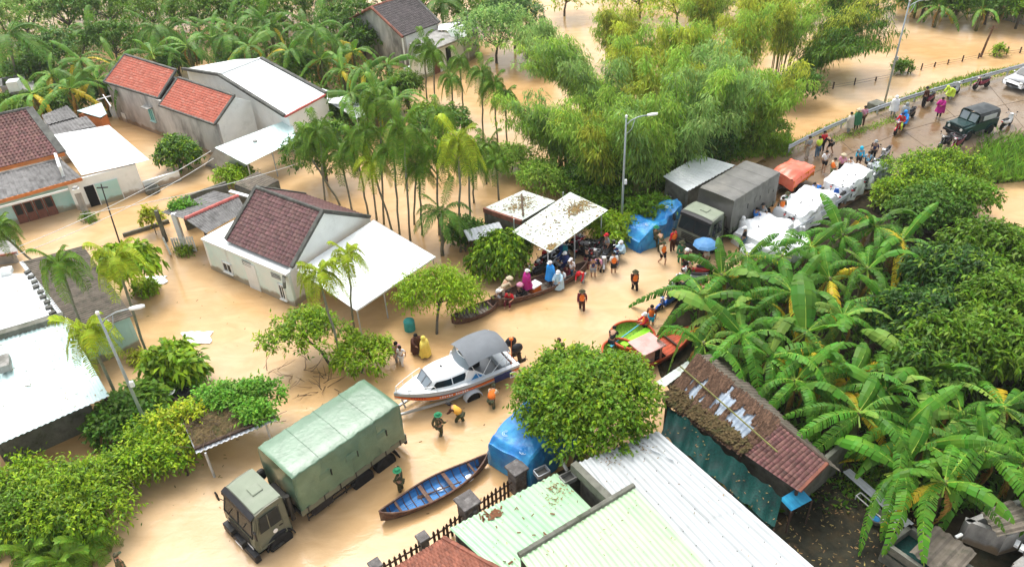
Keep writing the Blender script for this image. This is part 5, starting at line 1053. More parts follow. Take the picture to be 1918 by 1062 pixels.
# ------------------------------------------------------------------ basket boats and the red cabin boat
def coracle(c, R, label, tilt=0):
    r = thing('basket_boat', label, 'boat', (c.x,c.y,c.z))
    b = MB(); b.lathe([(.05,-.12),(R*.55,-.11),(R*.85,.06),(R*.97,.30),(R,.46)], (0,0,0), 30); b.f = b.f[:-1]; b.mi = b.mi[:-1]; b.build('bowl', 'boat_red', r, True)
    b = MB(); b.lathe([(.05,.015),(R*.53,.02),(R*.82,.11),(R*.94,.31),(R*.97,.45)], (0,0,0), 30); b.f = b.f[:-1]; b.mi = b.mi[:-1]; b.build('woven_inside', 'coracle_green', r, True)
    b = MB(); pts = [(R*math.cos(2*PI*k/30),R*math.sin(2*PI*k/30),.47) for k in range(31)]; b.tube(pts, .065, 8); b.build('rim', 'boat_red', r, True)
    for k in range(12): a = 2*PI*k/12; b = MB(); b.tube([(math.cos(a)*R*f,math.sin(a)*R*f,z) for f, z in ((.5,-.04),(.83,.11),(.95,.32),(.97,.45))], .014, 4); b.build('rib', 'bamboo_culm', r)
    return r
cc = (at(1147,614,.45)+at(1222,644,.45))/2; cc = at(1184,636,.2); cc.z = 0.05
c1 = coracle(cc, 1.12, 'round basket boat with green inside and bright green bench'); b = MB(); b.box((.15,-.1,.38), (1.9,.36,.05), rad(38)); b.build('bench', 'bench_green', c1)
b = MB(); b.bar((-.9,-.45,.42), (.6,.85,.52), .05, .05); b.box((-1.05,-.6,.40), (.45,.16,.03), rad(41)); tag(link('paddle', b.mesh('paddle', 'paddle_blue')), 'blue paddle laid across the round basket boat', 'paddle').location = c1.location
c2p = at(1160,664,.2); c2p.z = .05; coracle(c2p, .85, 'smaller basket boat half hidden behind the round tree')
def red_boat():
    p, q = at(1165,690,.3), at(1290,630,.3); d = q-p; L = 4.6; hd = math.atan2(d.y,d.x); r = thing('cabin_boat', 'red-orange wooden boat with small pink cabin under banana leaves', 'boat', (p.x,p.y,.0), hd)
    w = lambda t: .72*max(.03, math.sin(PI*min(1,.12+t*.88))**.7); sh = lambda t: .42+.35*t**3; T = [i/20 for i in range(21)]
    b = MB(); b.loft([[(t*L,-w(t),sh(t)),(t*L,-w(t)*.7,-.1),(t*L,w(t)*.7,-.1),(t*L,w(t),sh(t))] for t in T]); b.f.append([0,1,2,3]); b.mi.append(0); b.build('hull', 'boat_red', r)
    for s in (-1,1): b = MB(); b.tube([(t*L,s*w(t),sh(t)+.02) for t in T], .05, 5); b.build('gunwale', 'boat_red', r)
    for k in range(6): b = MB(); y0 = -1+2*k/6; b.loft([[(t*L,y0*w(t)*.95,sh(t)-.08),(t*L,(y0+.31)*w(t)*.95,sh(t)-.08)] for t in [.5,.6,.7,.8,.9,.97]]); b.build('deck_plank', 'boat_red', r)
    b = MB(); b.bar((3.1,-.6,.55), (3.1,.6,.55), .08, .08); b.build('cross_beam', 'dark_wood', r)
    b = MB(); b.box((1.5,0,.62), (1.15,1.0,.95), 0, .02); c = b.build('cabin', 'cabin_pink', r); b = MB(); b.box((1.5,0,1.13), (1.4,1.25,.06), 0, .01); b.build('cabin_roof', 'cabin_pink', c)
    for y in (-.28,.28): b = MB(); b.box((.915,y,.72), (.02,.36,.5)); b.build('cabin_panel', 'boat_red', c)
    b = MB(); b.box((1.75,-.51,.65), (.3,.02,.6)); b.build('cabin_door', 'black_void', c)
red_boat()

# ------------------------------------------------------------------ tarpaulin-draped loads
def drape(name, label, cat, loc, head, prof, m, seed=0, fold=.06, n=40, under=None, skirt=0.0, group=None):
    """prof: list of (x, half width, height); a cloth thrown over a load, gathered into folds at its hem"""
    rg = random.Random(seed); r = thing(name, label, cat, loc, head, group); ph = [rg.uniform(0,6.3) for _ in range(8)]
    X = [p[0] for p in prof]
    def I(x, k):
        for a, c in zip(prof, prof[1:]):
            if x <= c[0]: f = (x-a[0])/(c[0]-a[0]); f = f*f*(3-2*f); return a[k]+(c[k]-a[k])*f
        return prof[-1][k]
    def fn(u, v):
        x = X[0]+(X[-1]-X[0])*u; hw = I(x,1); h = I(x,2); a = 2*v-1; s = abs(a)
        # across: hem - side - top - side - hem
        if s > .45: t = (s-.45)/.55; y = math.copysign(hw*(.80+.20*t**.7)+fold*.8*t*math.sin(u*19+ph[0]+a), a); z = h*(1-t**1.25*(1-skirt))+.02
        else: y = a/.45*hw*.80; z = h*(1.0+.03*math.cos(a*PI/.9))
        rid = lambda q: (1-abs(math.sin(q)))**1.6
        w = fold*(1.2*rid(u*4+a*1.2+ph[1]+.5*math.sin(a*3))+1.1*rid(u*2.1-a*2.9+ph[2])+.7*rid(a*3.1+u*5+ph[3]+.6*math.sin(u*7))+.45*rid(u*9-a*4+ph[4]+.8*math.sin(a*5))+.2*rid(u*19+a*7+ph[6])-1.1)
        hem = max(0, (s-.8)/.2)
        if s > .45: return (x+.4*w*math.sin(u*40), y+math.copysign(w*(1-.3*hem), a), max(.01, z+.35*w*(1-hem)))
        return (x, y, max(.02, z+w))
    b = MB(); b.grid(fn, n*2, n); b.build('tarp', m, r, False); return r
p = at(954,892); p.z = 0
t1 = drape('covered_load', 'large load under a creased blue tarpaulin beside the round tree', 'tarp', (p.x,p.y,0), rad(48), [(-.05,.95,.05),(0,1.2,1.35),(.3,1.25,1.62),(1.3,1.25,1.85),(2.4,1.2,2.0),(3.2,1.2,1.9),(3.8,1.1,1.6),(3.9,1.0,.05)], 'blue_tarp', 3, .075)
for (x,y,z,a) in ((.55,.55,1.72,.2),(.3,-.6,1.62,1.3),(1.3,-.4,1.93,.4)):
    for k in range(2): b = MB(); R_ = .16-k*.07; b.tube([(x+R_*math.cos(t*.7+a),y+R_*math.sin(t*.7+a),z+.05) for t in range(7)], .016, 4); b.build('printed_mark', 'tarp_print', t1)
p = at(1176,462); t2 = drape('covered_load', 'motorbikes hidden under a blue tarpaulin beside the far truck', 'tarp', (p.x,p.y,0), rad(38), [(-.1,.7,.05),(0,.95,.75),(.5,1.1,1.15),(1.4,1.1,1.3),(2.2,.95,1.05),(2.9,.8,1.35),(3.7,.7,1.6),(4.3,.45,1.5),(4.4,.3,.05)], 'blue_tarp', 9, .10)
for (x,y,z) in ((1.1,-.5,1.28),(3.2,-.2,1.52)):
    for k in range(2): b = MB(); R_ = .15-k*.07; b.tube([(x+R_*math.cos(t*.7),y+R_*math.sin(t*.7),z+.04) for t in range(7)], .016, 4); b.build('printed_mark', 'tarp_print', t2)
def road_head(x0,y0,x1,y1): a, c = rpt(x0,y0), rpt(x1,y1); return math.atan2(c.y-a.y, c.x-a.x)
HR = road_head(1440,440,1620,335)
for i, (px, py, ln, hw, hh, lab) in enumerate([(1590,354,3.4,1.0,1.2,'third white tarp along the kerb, where people in shorts stand'),(1508,402,3.9,1.2,1.25,'second white tarp along the kerb, opposite the orange trailer'),(1432,452,3.2,1.25,1.2,'white tarp nearest the far truck cab, over parked motorbikes'),(1470,478,2.6,.95,1.1,'small white tarp half hidden by the first banana leaves')]):
    p = rpt(px, py); d = Vector((math.cos(HR),math.sin(HR),0))
    drape('covered_load', lab, 'tarp', p-d*ln*.5, HR+rnd(-.08,.08), [(-.08,hw*.6,.05),(.05,hw*.9,hh*.75),(ln*.3,hw,hh),(ln*.55,hw*.95,hh*.92),(ln*.8,hw,hh*1.05),(ln-.05,hw*.85,hh*.8),(ln+.05,hw*.6,.05)], 'white_tarp', 20+i, .12, group='white tarps along the road')
for i, (px, py, lab) in enumerate([(1402,486,'white sack bundle at the lower corner of the first tarp'),(1476,436,'white sack bundle between first and second tarps'),(1548,384,'white sack bundle between second and third tarps, nearer the rail'),(1556,372,'white sack bundle between second and third tarps, nearer the road'),(1618,346,'white sack bundle beyond the third tarp'),(1450,492,'white sack bundle half under the first banana leaves')]):
    p = rpt(px, py); drape('sack_bundle', lab, 'bundle', p, HR+rnd(-.6,.6), [(-.04,.25,.05),(.03,.42,.45),(.45,.5,.72),(.85,.42,.55),(.92,.25,.05)], 'white_tarp', 60+i, .07, 18, group='white sacks along the road')
p = rpt(1634,335); drape('covered_load', 'grey rippled plastic sheet at the far end of the white tarps', 'tarp', p, HR-.3, [(-.05,.4,.1),(0,.55,.9),(.5,.6,1.0),(1.0,.55,.85),(1.1,.4,.1)], 'pale_vinyl', 31, .08)

# ------------------------------------------------------------------ farm trailer, jeep, car
def farm_trailer():
    a, c = rpt(1462,372), rpt(1530,318); hd = math.atan2(c.y-a.y,c.x-a.x); L = 2.9; r = thing('farm_trailer', 'orange wooden farm trailer under a coral red tarpaulin', 'trailer', a+Vector((0,.5,.0)), hd); W = .85
    for s in (-1,1):
        for k in range(3): b = MB(); b.box((L/2,s*W,.75+k*.19), (L,.05,.17)); b.build('side_board', 'orange_wood', r)
        wheel(r, .95, s*.95, .38, .40, .22, 'black_rubber', 'galvanised')
        for x in (.1,1.0,2.0,2.85): b = MB(); b.box((x,s*(W+.04),.9), (.07,.05,.7)); b.build('stake', 'orange_wood', r)
    for k in range(3): b = MB(); b.box((L+.02,0,.75+k*.19), (.05,W*2,.17)); b.build('tail_board', 'orange_wood', r)
    b = MB(); b.box((L/2,0,.62), (L,W*2,.08)); b.build('floor', 'dark_wood', r); b = MB(); b.bar((L*.4,0,.5), (-1.0,0,.5), .1); b.bar((.95,-.9,.4),(.95,.9,.4),.09); b.build('drawbar', 'dark_chassis', r)
    b = MB(); b.grid(lambda u, v: (-.05+(L+.02)*u, (v-.5)*2*(W+.10), 1.28+.42*math.sin(PI*min(1,u*1.15+.12))*(1-(2*v-1)**2)**.6-(.28+.2*(1-u) if v in (0,1) else 0)+.03*math.sin(u*17+v*9)+.03*math.sin(v*23+u*5)), 24, 14); b.grid(lambda u, v: (-.06-.04*math.sin(u*9), (u-.5)*2*(W+.08), 1.3+.25*math.sin(PI*u)-v*.75), 14, 5); b.build('tarp', 'orange_tarp', r, True)
farm_trailer()
def jeep():
    a, c = rpt(1778,262), rpt(1850,238); hd = math.atan2(a.y-c.y,a.x-c.x); m_ = (a+c)/2; r = thing('jeep', 'dark green open-bonnet jeep with black canvas top on the road', 'jeep', m_, hd)
    b = MB(); b.extr([(-1.7,-.78,.5),(1.7,-.78,.5),(1.7,-.78,.98),(.65,-.78,1.05),(.62,-.78,1.12),(-1.7,-.78,1.12)], (0,1.56,0)); b.build('body', 'jeep_green', r)
    b = MB(); b.box((1.15,0,1.06), (1.05,1.2,.12), 0, .05); b.build('bonnet', 'jeep_green', r)
    for lo, hi in ((-.68,-.03),(.03,.68)): b = MB(); b.add([(.62,lo,1.15),(.62,hi,1.15),(.42,hi,1.72),(.42,lo,1.72)], [(0,1,2,3)]); o = b.build('windscreen', 'glass_pale', r); b = MB(); P = [Vector(v) for v in ((.62,lo,1.15),(.62,hi,1.15),(.42,hi,1.72),(.42,lo,1.72))]; [b.bar(P[k], P[(k+1) % 4], .05, .05) for k in range(4)]; b.build('frame', 'jeep_green', o)
    b = MB(); b.loft([[(x,-.80,1.2),(x,-.79,1.62),(x,-.68,1.80),(x,-.3,1.86-.02*(i % 2)),(x,.3,1.86-.02*(i % 2)),(x,.68,1.80),(x,.79,1.62),(x,.80,1.2)] for i, x in enumerate((.44,.0,-.45,-.9,-1.35,-1.6))]); b.f.append([5*8+k for k in range(8)]); b.mi.append(0); o = b.build('canvas_top', 'jeep_canvas', r)
    for s in (-1,1):
        b = MB(); b.box((-.6,s*.805,1.42), (1.3,.02,.36)); b.build('side_curtain', 'pale_vinyl', o)
        for x in (1.15,-1.05): wheel(r, x, s*.72, .36, .36, .2); b = MB(); b.loft([[(x+math.cos(PI*k/8)*.48,s*.62,.42+math.sin(PI*k/8)*.42),(x+math.cos(PI*k/8)*.48,s*.9,.42+math.sin(PI*k/8)*.42)] for k in range(9)]); b.build('mudguard', 'jeep_green', r)
        b = MB(); b.lathe([(.1,0),(.1,.04)], (1.7,s*.5,.82), 12, (1,0,0)); b.build('headlight', 'lamp_glass', r)
    for k in range(7): b = MB(); b.box((1.71,-.3+k*.1,.8), (.03,.04,.3)); b.build('grille_bar', 'black_metal', r)
    b = MB(); b.bar((1.85,-.8,.55),(1.85,.8,.55),.1,.14); b.build('bumper', 'black_metal', r)
jeep()
def car():
    p = rpt(1925,160); r = thing('car', 'white car half cut off at the right edge of the road', 'car', p, rad(205))
    low = [(-2.1,.35),(2.1,.35),(2.15,.6),(2.0,.82),(1.0,.95),(.4,1.38),(-.9,1.45),(-1.7,1.05),(-2.15,.95),(-2.2,.6)]
    b = MB(); b.loft([[(x,s*(.85-max(0,z-.9)*.35-e),z) for x, z in low] for s, e in ((-1,.08),(-1,0),(1,0),(1,.08))], close=True); o = b.build('body', 'car_white', r, True)
    b = MB(); b.add([(.98,-.66,.99),(.98,.66,.99),(.46,.58,1.36),(.46,-.58,1.36)], [(0,1,2,3)]); b.v = [(x+.02,y,z+.02) for x,y,z in b.v]; b.build('windscreen', 'glass_dark', r); b = MB(); b.add([(-1.62,-.62,1.1),(-1.62,.62,1.1),(-.98,.58,1.45),(-.98,-.58,1.45)], [(0,1,2,3)]); b.v = [(x-.02,y,z+.01) for x,y,z in b.v]; b.build('rear_window', 'glass_dark', r)
    for s in (-1,1):
        b = MB(); b.add([(.75,s*.845,1.0),(.36,s*.71,1.34),(-.85,s*.69,1.4),(-1.35,s*.83,1.05)], [(0,1,2,3)]); b.build('side_window', 'glass_dark', r)
        for x in (1.3,-1.3): wheel(r, x, s*.78, .32, .32, .2, 'black_rubber', 'galvanised')
        b = MB(); b.ell((2.02,s*.62,.72), (.12,.18,.09), 8, 6); b.build('headlight', 'lamp_glass', r); b = MB(); b.ell((-2.12,s*.62,.8), (.08,.16,.1), 8, 6); b.build('tail_light', 'lamp_red', r); b = MB(); b.box((.75,s*.95,1.02), (.1,.16,.1), 0, .03); b.build('mirror', 'car_white', r)
    b = MB(); b.box((2.13,0,.5), (.06,1.0,.14)); b.build('grille', 'black_metal', r)
car()

# ------------------------------------------------------------------ motorbikes
def motorbike():
    r = thing('motorbike', 'motorbike', 'motorbike', (0,0,0), 0, 'parked motorbikes')
    for x in (.62,-.60):
        b = MB(); b.lathe([(.205,-.045),(.275,-.04),(.285,0),(.275,.04),(.205,.045)], (0,0,0), 18, (0,1,0)); o = b.build('wheel', 'black_rubber', r, True); o.location = (x,0,.285)
        b = MB(); b.lathe([(.19,-.03),(.212,-.03),(.212,.03),(.19,.03)], (0,0,0), 16, (0,1,0))
        for k in range(6): a = PI*k/6; b.bar((math.cos(a)*.2,0,math.sin(a)*.2), (-math.cos(a)*.2,0,-math.sin(a)*.2), .014)
        b.build('rim', 'chrome', o)
    b = MB(); b.loft([[(-.78,y*.05,.72),(-.78,y*.05,.66)][:2] for y in ()]) if False else None
    b = MB(); secs = []
    for x, w, z0, z1 in ((-.80,.05,.70,.76),(-.60,.12,.56,.76),(-.30,.13,.42,.74),(0,.11,.34,.66),(.18,.09,.32,.52),(.30,.10,.34,.58)): secs.append([(x,-w,z0),(x,-w*1.05,(z0+z1)/2),(x,-w*.7,z1),(x,w*.7,z1),(x,w*1.05,(z0+z1)/2),(x,w,z0)])
    b.loft(secs, close=True); b.build('body', 'bike_red', r, True)
    b = MB(); b.loft([[(x,-w,z),(x,-w*.8,z+.06),(x,w*.8,z+.06),(x,w,z)] for x, w, z in ((-.72,.09,.77),(-.4,.13,.75),(-.05,.12,.72),(.1,.07,.70))], close=True); b.build('seat', 'black_rubber', r, True)
    b = MB(); b.loft([[(x,y*.17*(1-.3*abs(z-.65)),z) for y in (-1,-.5,.5,1)] for x, z in ((.32,.36),(.37,.55),(.40,.75),(.42,.90))]); b.loft([[(x,y*.12,z) for y in (-1,-.4,.4,1)] for x, z in ((.42,.86),(.52,.93),(.46,1.02),(.36,1.0))]); b.build('leg_shield', 'bike_red', r, True)
    b = MB()
    for y in (-.075,.075): b.tube([(.62,y,.285),(.47,y,.82)], .022, 6)
    b.build('fork', 'chrome', r)
    b = MB(); b.loft([[(.62+math.cos(a)*.31,-.055,.285+math.sin(a)*.31),(.62+math.cos(a)*.325,0,.285+math.sin(a)*.325),(.62+math.cos(a)*.31,.055,.285+math.sin(a)*.31)] for a in [PI*(.15+.8*k/8) for k in range(9)]]); b.build('mudguard', 'bike_red', r, True)
    b = MB(); b.tube([(.34,-.33,1.0),(.42,-.2,1.03),(.44,0,.99),(.42,.2,1.03),(.34,.33,1.0)], .016, 6); h = b.build('handlebar', 'chrome', r)
    for y in (-.33,.33): b = MB(); b.tube([(.36,y*.95,1.0),(.26,y*1.1,.99)], .022, 6); b.build('grip', 'black_rubber', h); b = MB(); b.tube([(.40,y*.75,1.02),(.40,y*.9,1.20)], .008, 4); b.ell((.40,y*.95,1.22), (.02,.06,.045), 8, 5); b.build('mirror', 'black_metal', h)
    b = MB(); b.ell((.54,0,.95), (.06,.09,.07), 10, 6); b.build('headlight', 'lamp_glass', r); b = MB(); b.ell((-.83,0,.72), (.04,.08,.05), 8, 5); b.build('tail_light', 'lamp_red', r)
    b = MB(); b.tube([(.05,-.12,.28),(-.25,-.16,.26),(-.80,-.18,.34)], [.025,.035,.05], 7); b.build('exhaust', 'chrome', r)
    b = MB(); b.box((0,0,.36), (.4,.2,.22), 0, .04); b.bar((-.6,-.09,.30),(-.1,-.09,.34),.04,.06); b.build('engine', 'dark_chassis', r)
    b = MB(); b.tube([(-.5,-.1,.8),(-.85,-.1,.83),(-.85,.1,.83),(-.5,.1,.8)], .012, 4); b.build('rear_rack', 'chrome', r)
    return r
_bike = motorbike(); BIKE = tree_list(_bike); BIKES = []
def bike(x, y, deg, colr, label, wet=None, used=[0], z=None):
    p = rpt(x,y) if wet is None else at(x,y,0)
    if wet is not None: p.z = -wet
    if used[0] == 0 and False: pass
    o = copy_tree(BIKE, p, rad(deg), label, 'parked motorbikes', {'bike_red': colr} if colr != 'bike_red' else None)
    BIKES.append(o); return o
for x, y, d, c, lab in [
    (1008,514,200,'bike_black','black motorbike deepest under the carport behind the front post'),(1022,504,205,'bike_white','white-sided motorbike beside the front carport post'),(1042,497,110,'bike_silver','silver motorbike in the middle row under the carport'),
    (1062,487,100,'bike_teal','teal scooter under the carport by the middle post'),(1050,470,20,'bike_black','black motorbike at the back of the carport'),(1072,462,200,'bike_red','red motorbike deep in shade at the back of the carport'),
    (1089,478,130,'bike_black','black motorbike at the carport edge left of the standing people'),(1098,462,150,'bike_white','white motorbike right of the middle carport post'),(1106,479,245,'bike_maroon','maroon motorbike behind the person in navy'),
    (1131,494,262,'bike_white','black and white scooter facing out beside the orange vest person'),(1155,488,70,'bike_silver','silver scooter behind the orange vest person at the kerb'),
    (1250,572,215,'bike_blue','blue motorbike standing in water nearest the basket boat'),(1268,556,120,'bike_white','white motorbike second from the blue one by the bananas'),(1283,540,150,'bike_black','black motorbike third from the blue one by the bananas'),(1296,526,160,'bike_silver','silver motorbike fourth from the blue one by the bananas'),(1306,512,160,'bike_red','red motorbike at the far end of the row by the bananas')    ,(1014,496,60,'bike_red','red motorbike second row under the carport near the leafy tree'),(1032,486,45,'bike_black','black motorbike second row under the carport'),(1046,484,60,'bike_blue','blue motorbike second row under the carport'),(1058,500,250,'bike_black','black motorbike at the front carport edge beside the sampan'),(1080,470,80,'bike_maroon','maroon motorbike behind the middle carport post'),(1115,468,220,'bike_black','black motorbike by the right carport post'),(1120,480,240,'bike_silver','silver motorbike between right carport post and black and white scooter'),(1142,478,60,'bike_black','black motorbike behind the black and white scooter')]:
    bike(x, y, d, c, lab, wet=.22)
for x, y, d, c, lab in [(1245,398,200,'bike_black','black motorbike in bamboo shade left of the blue tarp tail'),(1262,388,190,'bike_black','dark motorbike squeezed between bamboo and far truck'),(1275,376,200,'bike_silver','silver motorbike behind the far truck cab under the shed edge')]: bike(x, y, d, c, lab, wet=.05)
for x, y, d, c, lab in [(1700,224,215,'bike_black','black motorbike behind the ridden red one near the guardrail'),(1737,196,215,'bike_maroon','maroon motorbike leaning by the guardrail beside the purple raincoat'),(1784,180,35,'bike_silver','silver motorbike under the yellow raincoat at the guardrail'),(1836,166,200,'bike_maroon','maroon motorbike alone by the guardrail near the white car'),
    (1882,240,35,'bike_white','white motorbike parked behind the jeep'),(1768,276,215,'bike_black','black motorbike in front of the jeep bonnet, nearer the guardrail'),(1790,280,215,'bike_maroon','dark red motorbike in front of the jeep by the hedge'),(1655,300,225,'bike_white','white motorbike beside the hedge beyond the white tarps'),
    (1640,318,220,'bike_black','black motorbike with helmet between hedge and white tarps'),(1565,360,40,'bike_silver','silver motorbike just showing between the third and second tarps'),(1480,412,40,'bike_maroon','maroon motorbike between the second and first tarps'),(1495,420,40,'bike_black','black motorbike between the second and first tarps, by the rail'),(1560,385,60,'bike_blue','blue motorbike by the rail beside the second tarp'),(1520,415,50,'bike_red','red motorbike by the rail below the second tarp'),(1540,402,50,'bike_black','black motorbike by the rail, second below the second tarp'),(1578,378,50,'bike_white','white motorbike by the rail below the third tarp'),(1600,366,50,'bike_maroon','maroon motorbike by the rail, second below the third tarp'),(1622,350,50,'bike_black','black motorbike by the rail at the upper end of the third tarp'),(1470,438,50,'bike_black','black motorbike by the rail beside the first tarp'),(1400,458,40,'bike_silver','silver motorbike in front of the first white tarp'),(1628,326,230,'bike_silver','silver motorbike above the third tarp beside the seated person')]: bike(x, y, d, c, lab)
RIDE = bike(1683,248,222,'bike_red','red motorbike carrying riders in raincoats on the road')
for o, _ in BIKE: bpy.data.objects.remove(o)
# ------------------------------------------------------------------ street furniture
def lamp_post(x, y, h, adir, label, arms=1, z0=0.):
    p = at(x,y,z0); p.z = z0; r = thing('street_lamp', label, 'street lamp', p, rad(adir), 'street lamps along the flooded road')
    b = MB(); b.tube([(0,0,-.5-z0),(0,0,h*.5),(0,0,h)], [.085,.068,.045], 10); b.build('pole', 'lamp_grey', r, True)
    b = MB(); b.tube([(0,0,h-.5),(.25,0,h-.25),(.7,0,h-.05),(1.3,0,h+.02)], .032, 7); b.build('arm', 'lamp_grey', r, True)
    b = MB(); b.tube([(0,0,h-1.1),(.35,0,h-.75),(.5,0,h-.2)], .02, 6); b.build('brace', 'lamp_grey', r, True)
    b = MB(); b.loft([[(x_,-w,z),(x_,-w*.8,z+.09),(x_,w*.8,z+.09),(x_,w,z),(x_,0,z-.05)] for x_, w, z in ((1.2,.04,h-.02),(1.35,.11,h-.02),(1.65,.12,h),(1.8,.05,h+.01))], close=True); b.build('lamp_head', 'lamp_white', r, True)
    b = MB(); b.lathe([(.075,0),(.08,.1),(.05,.14)], (0,0,h-.02), 10); b.build('finial', 'lamp_white', r)
    b = MB(); b.box((.12,0,3.6), (.18,.14,.3), 0, .02); b.build('switch_box', 'lamp_white' if arms == 1 else 'lamp_grey', r)
lamp_post(290,830,7.4,10,'grey street lamp rising through the hedge at lower left')
lamp_post(1163,438,7.7,5,'grey street lamp standing before the bamboo, centre right')
lamp_post(1657,192,8.0,5,'tall grey street lamp beyond the guardrail, top right',2)
def leaning_pole(a, c, h, label, m='dark_wood', r0=.09):
    p, q = at(*a), at(c[0],c[1],h); d = thing('utility_pole', label, 'pole', p); b = MB(); b.tube([p-UP*.4, p.lerp(q,.5), q], [r0,r0*.85,r0*.7], 8); b.build('pole', m, d, world=True)
    b = MB(); b.bar(q+Vector((-.35,0,-.25)), q+Vector((.35,0,-.25)), .07); b.build('crossarm', m, d, world=True)
leaning_pole((226,462),(189,345),3.4,'thin dark utility pole in the water before the white annex','cable_black',.05)
leaning_pole((1836,107),(1862,48),3.0,'bare wooden pole leaning in the flooded field, top right','brown_wood',.11)
def cable(a, c, sag, label, m='cable_white', r=.018):
    p, q = at(*a), at(*c); b = MB(); b.tube([p.lerp(q,t/16)-UP*(4*sag*(t/16)*(1-t/16)) for t in range(17)], r, 5); tag(b.build('cable', m, None, True), label, 'cable')
cable((35,462,4.0),(395,283,4.6),.3,'white overhead cable from left edge to mouldy house corner, upper'); cable((30,478,3.8),(400,297,4.2),.4,'white overhead cable from left edge to mouldy house corner, lower'); cable((150,402,3.4),(560,306,3.2),.3,'pale cable crossing above the water to the areca palms')
cable((40,492,3.2),(210,455,3.4),.15,'thin dark cable over the slatted barn roof','cable_black',.012)
def field_fence():
    pts = [(1530,172),(1560,167),(1600,160),(1640,152),(1668,147),(1700,138),(1725,132),(1750,126),(1775,121),(1802,116),(1832,110),(1862,106),(1885,103),(1910,100),(1940,97)]
    P = [at(*q) for q in pts]; r = thing('wire_fence', 'low post and wire fence crossing the flooded field, top right', 'fence', P[0])
    for p in P: b = MB(); h = rnd(.35,.75); b.box((p.x,p.y,h/2-.2), (.09,.09,h+.4), rnd(0,1)); b.build('post', 'dark_wood', r, world=True)
    for z in (.12,.32): b = MB(); b.tube([p+UP*z for p in P], .012, 4); b.build('wire', 'cable_black', r, world=True)
    q = thing('picket_fence', 'pale picket fence under trees in the top right corner', 'fence', at(1868,32)); A, B = at(1862,34), at(1950,55); n = 30
    for k in range(n): p = A.lerp(B, k/n); b = MB(); b.box((p.x,p.y,.35), (.12,.04,1.1)); b.build('picket', 'grey_concrete', q, world=True)
    for z in (.3,.7): beam(q, A+UP*z, B+UP*z, .05, .06, 'grey_concrete', 'fence_rail')
field_fence()
b = MB(); b.lathe([(.28,-.3),(.3,0),(.3,.55),(.27,.62),(.15,.63)], at(768,617), 14); tag(b.build('barrel', 'plastic_teal', smooth=True), 'teal plastic barrel floating by the lime tree', 'barrel')
b = MB(); b.box(rpt(1640,202)+UP*.1, (1.1,.9,.7), .5, .05); tag(b.build('culvert_block', 'mossy_shade_concrete'), 'dark concrete block beside the guardrail at the lamp foot', 'block')
for i, (c, s, lab) in enumerate((((291,526),1.0,'white plastic sheet floating near the papaya tree'),((368,634),1.2,'white plastic sheet floating beyond the papaya shrub'))):
    p = at(*c); b = MB(); b.grid(lambda u, v: (p.x+(u-.5)*1.3*s*(1+.12*math.sin(v*7+i))+.1*math.sin(v*5), p.y+(v-.5)*.9*s*(1+.1*math.sin(u*6)), .03+.05*abs(math.sin(u*11+v*5)*math.sin(v*9+u*3))), 20, 14); tag(b.build('plastic_sheet', 'float_white'), lab, 'sheet')
um = thing('umbrella', 'open pale blue umbrella in front of the far truck', 'umbrella', at(1322,452,1.65)); b = MB(); b.lathe([(.72,-.22),(.60,-.09),(.38,.03),(.15,.10),(.02,.12)], (0,0,0), 8); b.f = b.f[1:]; b.mi = b.mi[1:]; b.build('canopy', 'umbrella_blue' if 'umbrella_blue' in MAT else mat('umbrella_blue', (.10,.25,.48), .5, .06), um)
for k in range(8): a = 2*PI*k/8; b = MB(); b.tube([(0,0,.10),(.36*math.cos(a),.36*math.sin(a),.0),(.70*math.cos(a),.70*math.sin(a),-.22)], .007, 4); b.build('rib', 'chrome', um)
b = MB(); b.tube([(0,0,.16),(0,0,-.75)], .012, 6); b.build('shaft', 'chrome', um)

# ------------------------------------------------------------------ people
mat('skin', (.42,.24,.15), .55, .06); mat('hair', (.012,.010,.009), .5, .3); mat('eye', (.01,.01,.01), .3)
CL = dict(camo=(.045,.065,.03), khaki=(.20,.21,.10), vest_orange=(.85,.20,.03), vest_yellow=(.85,.42,.06), white=(.78,.79,.80), grey=(.30,.32,.33), black=(.018,.018,.02), navy_cloth=(.02,.03,.11), red=(.55,.02,.03), magenta=(.42,.02,.20), blue=(.03,.20,.62), sky=(.20,.50,.72), cyan=(.03,.45,.70), pink=(.62,.28,.40), brown=(.075,.03,.02), yellow=(.75,.60,.12), neon=(.60,.80,.08), green=(.04,.17,.08), helmet_green=(.03,.22,.10), maroon=(.12,.015,.025), tan=(.62,.52,.36), denim=(.10,.17,.25), beige=(.55,.50,.42), rainblue=(.03,.30,.80), palerain=(.45,.64,.76))
for k_, c_ in CL.items():
    if k_ == 'camo': mat('c_camo', c_, .8, .3, 9, stain=(.10,.085,.045), samt=1, sscale=9, sedge=(.48,.52))
    else: mat('c_'+k_, c_, .7 if 'rain' not in k_ else .35, .08, 6, bump=.2, bscale=18)
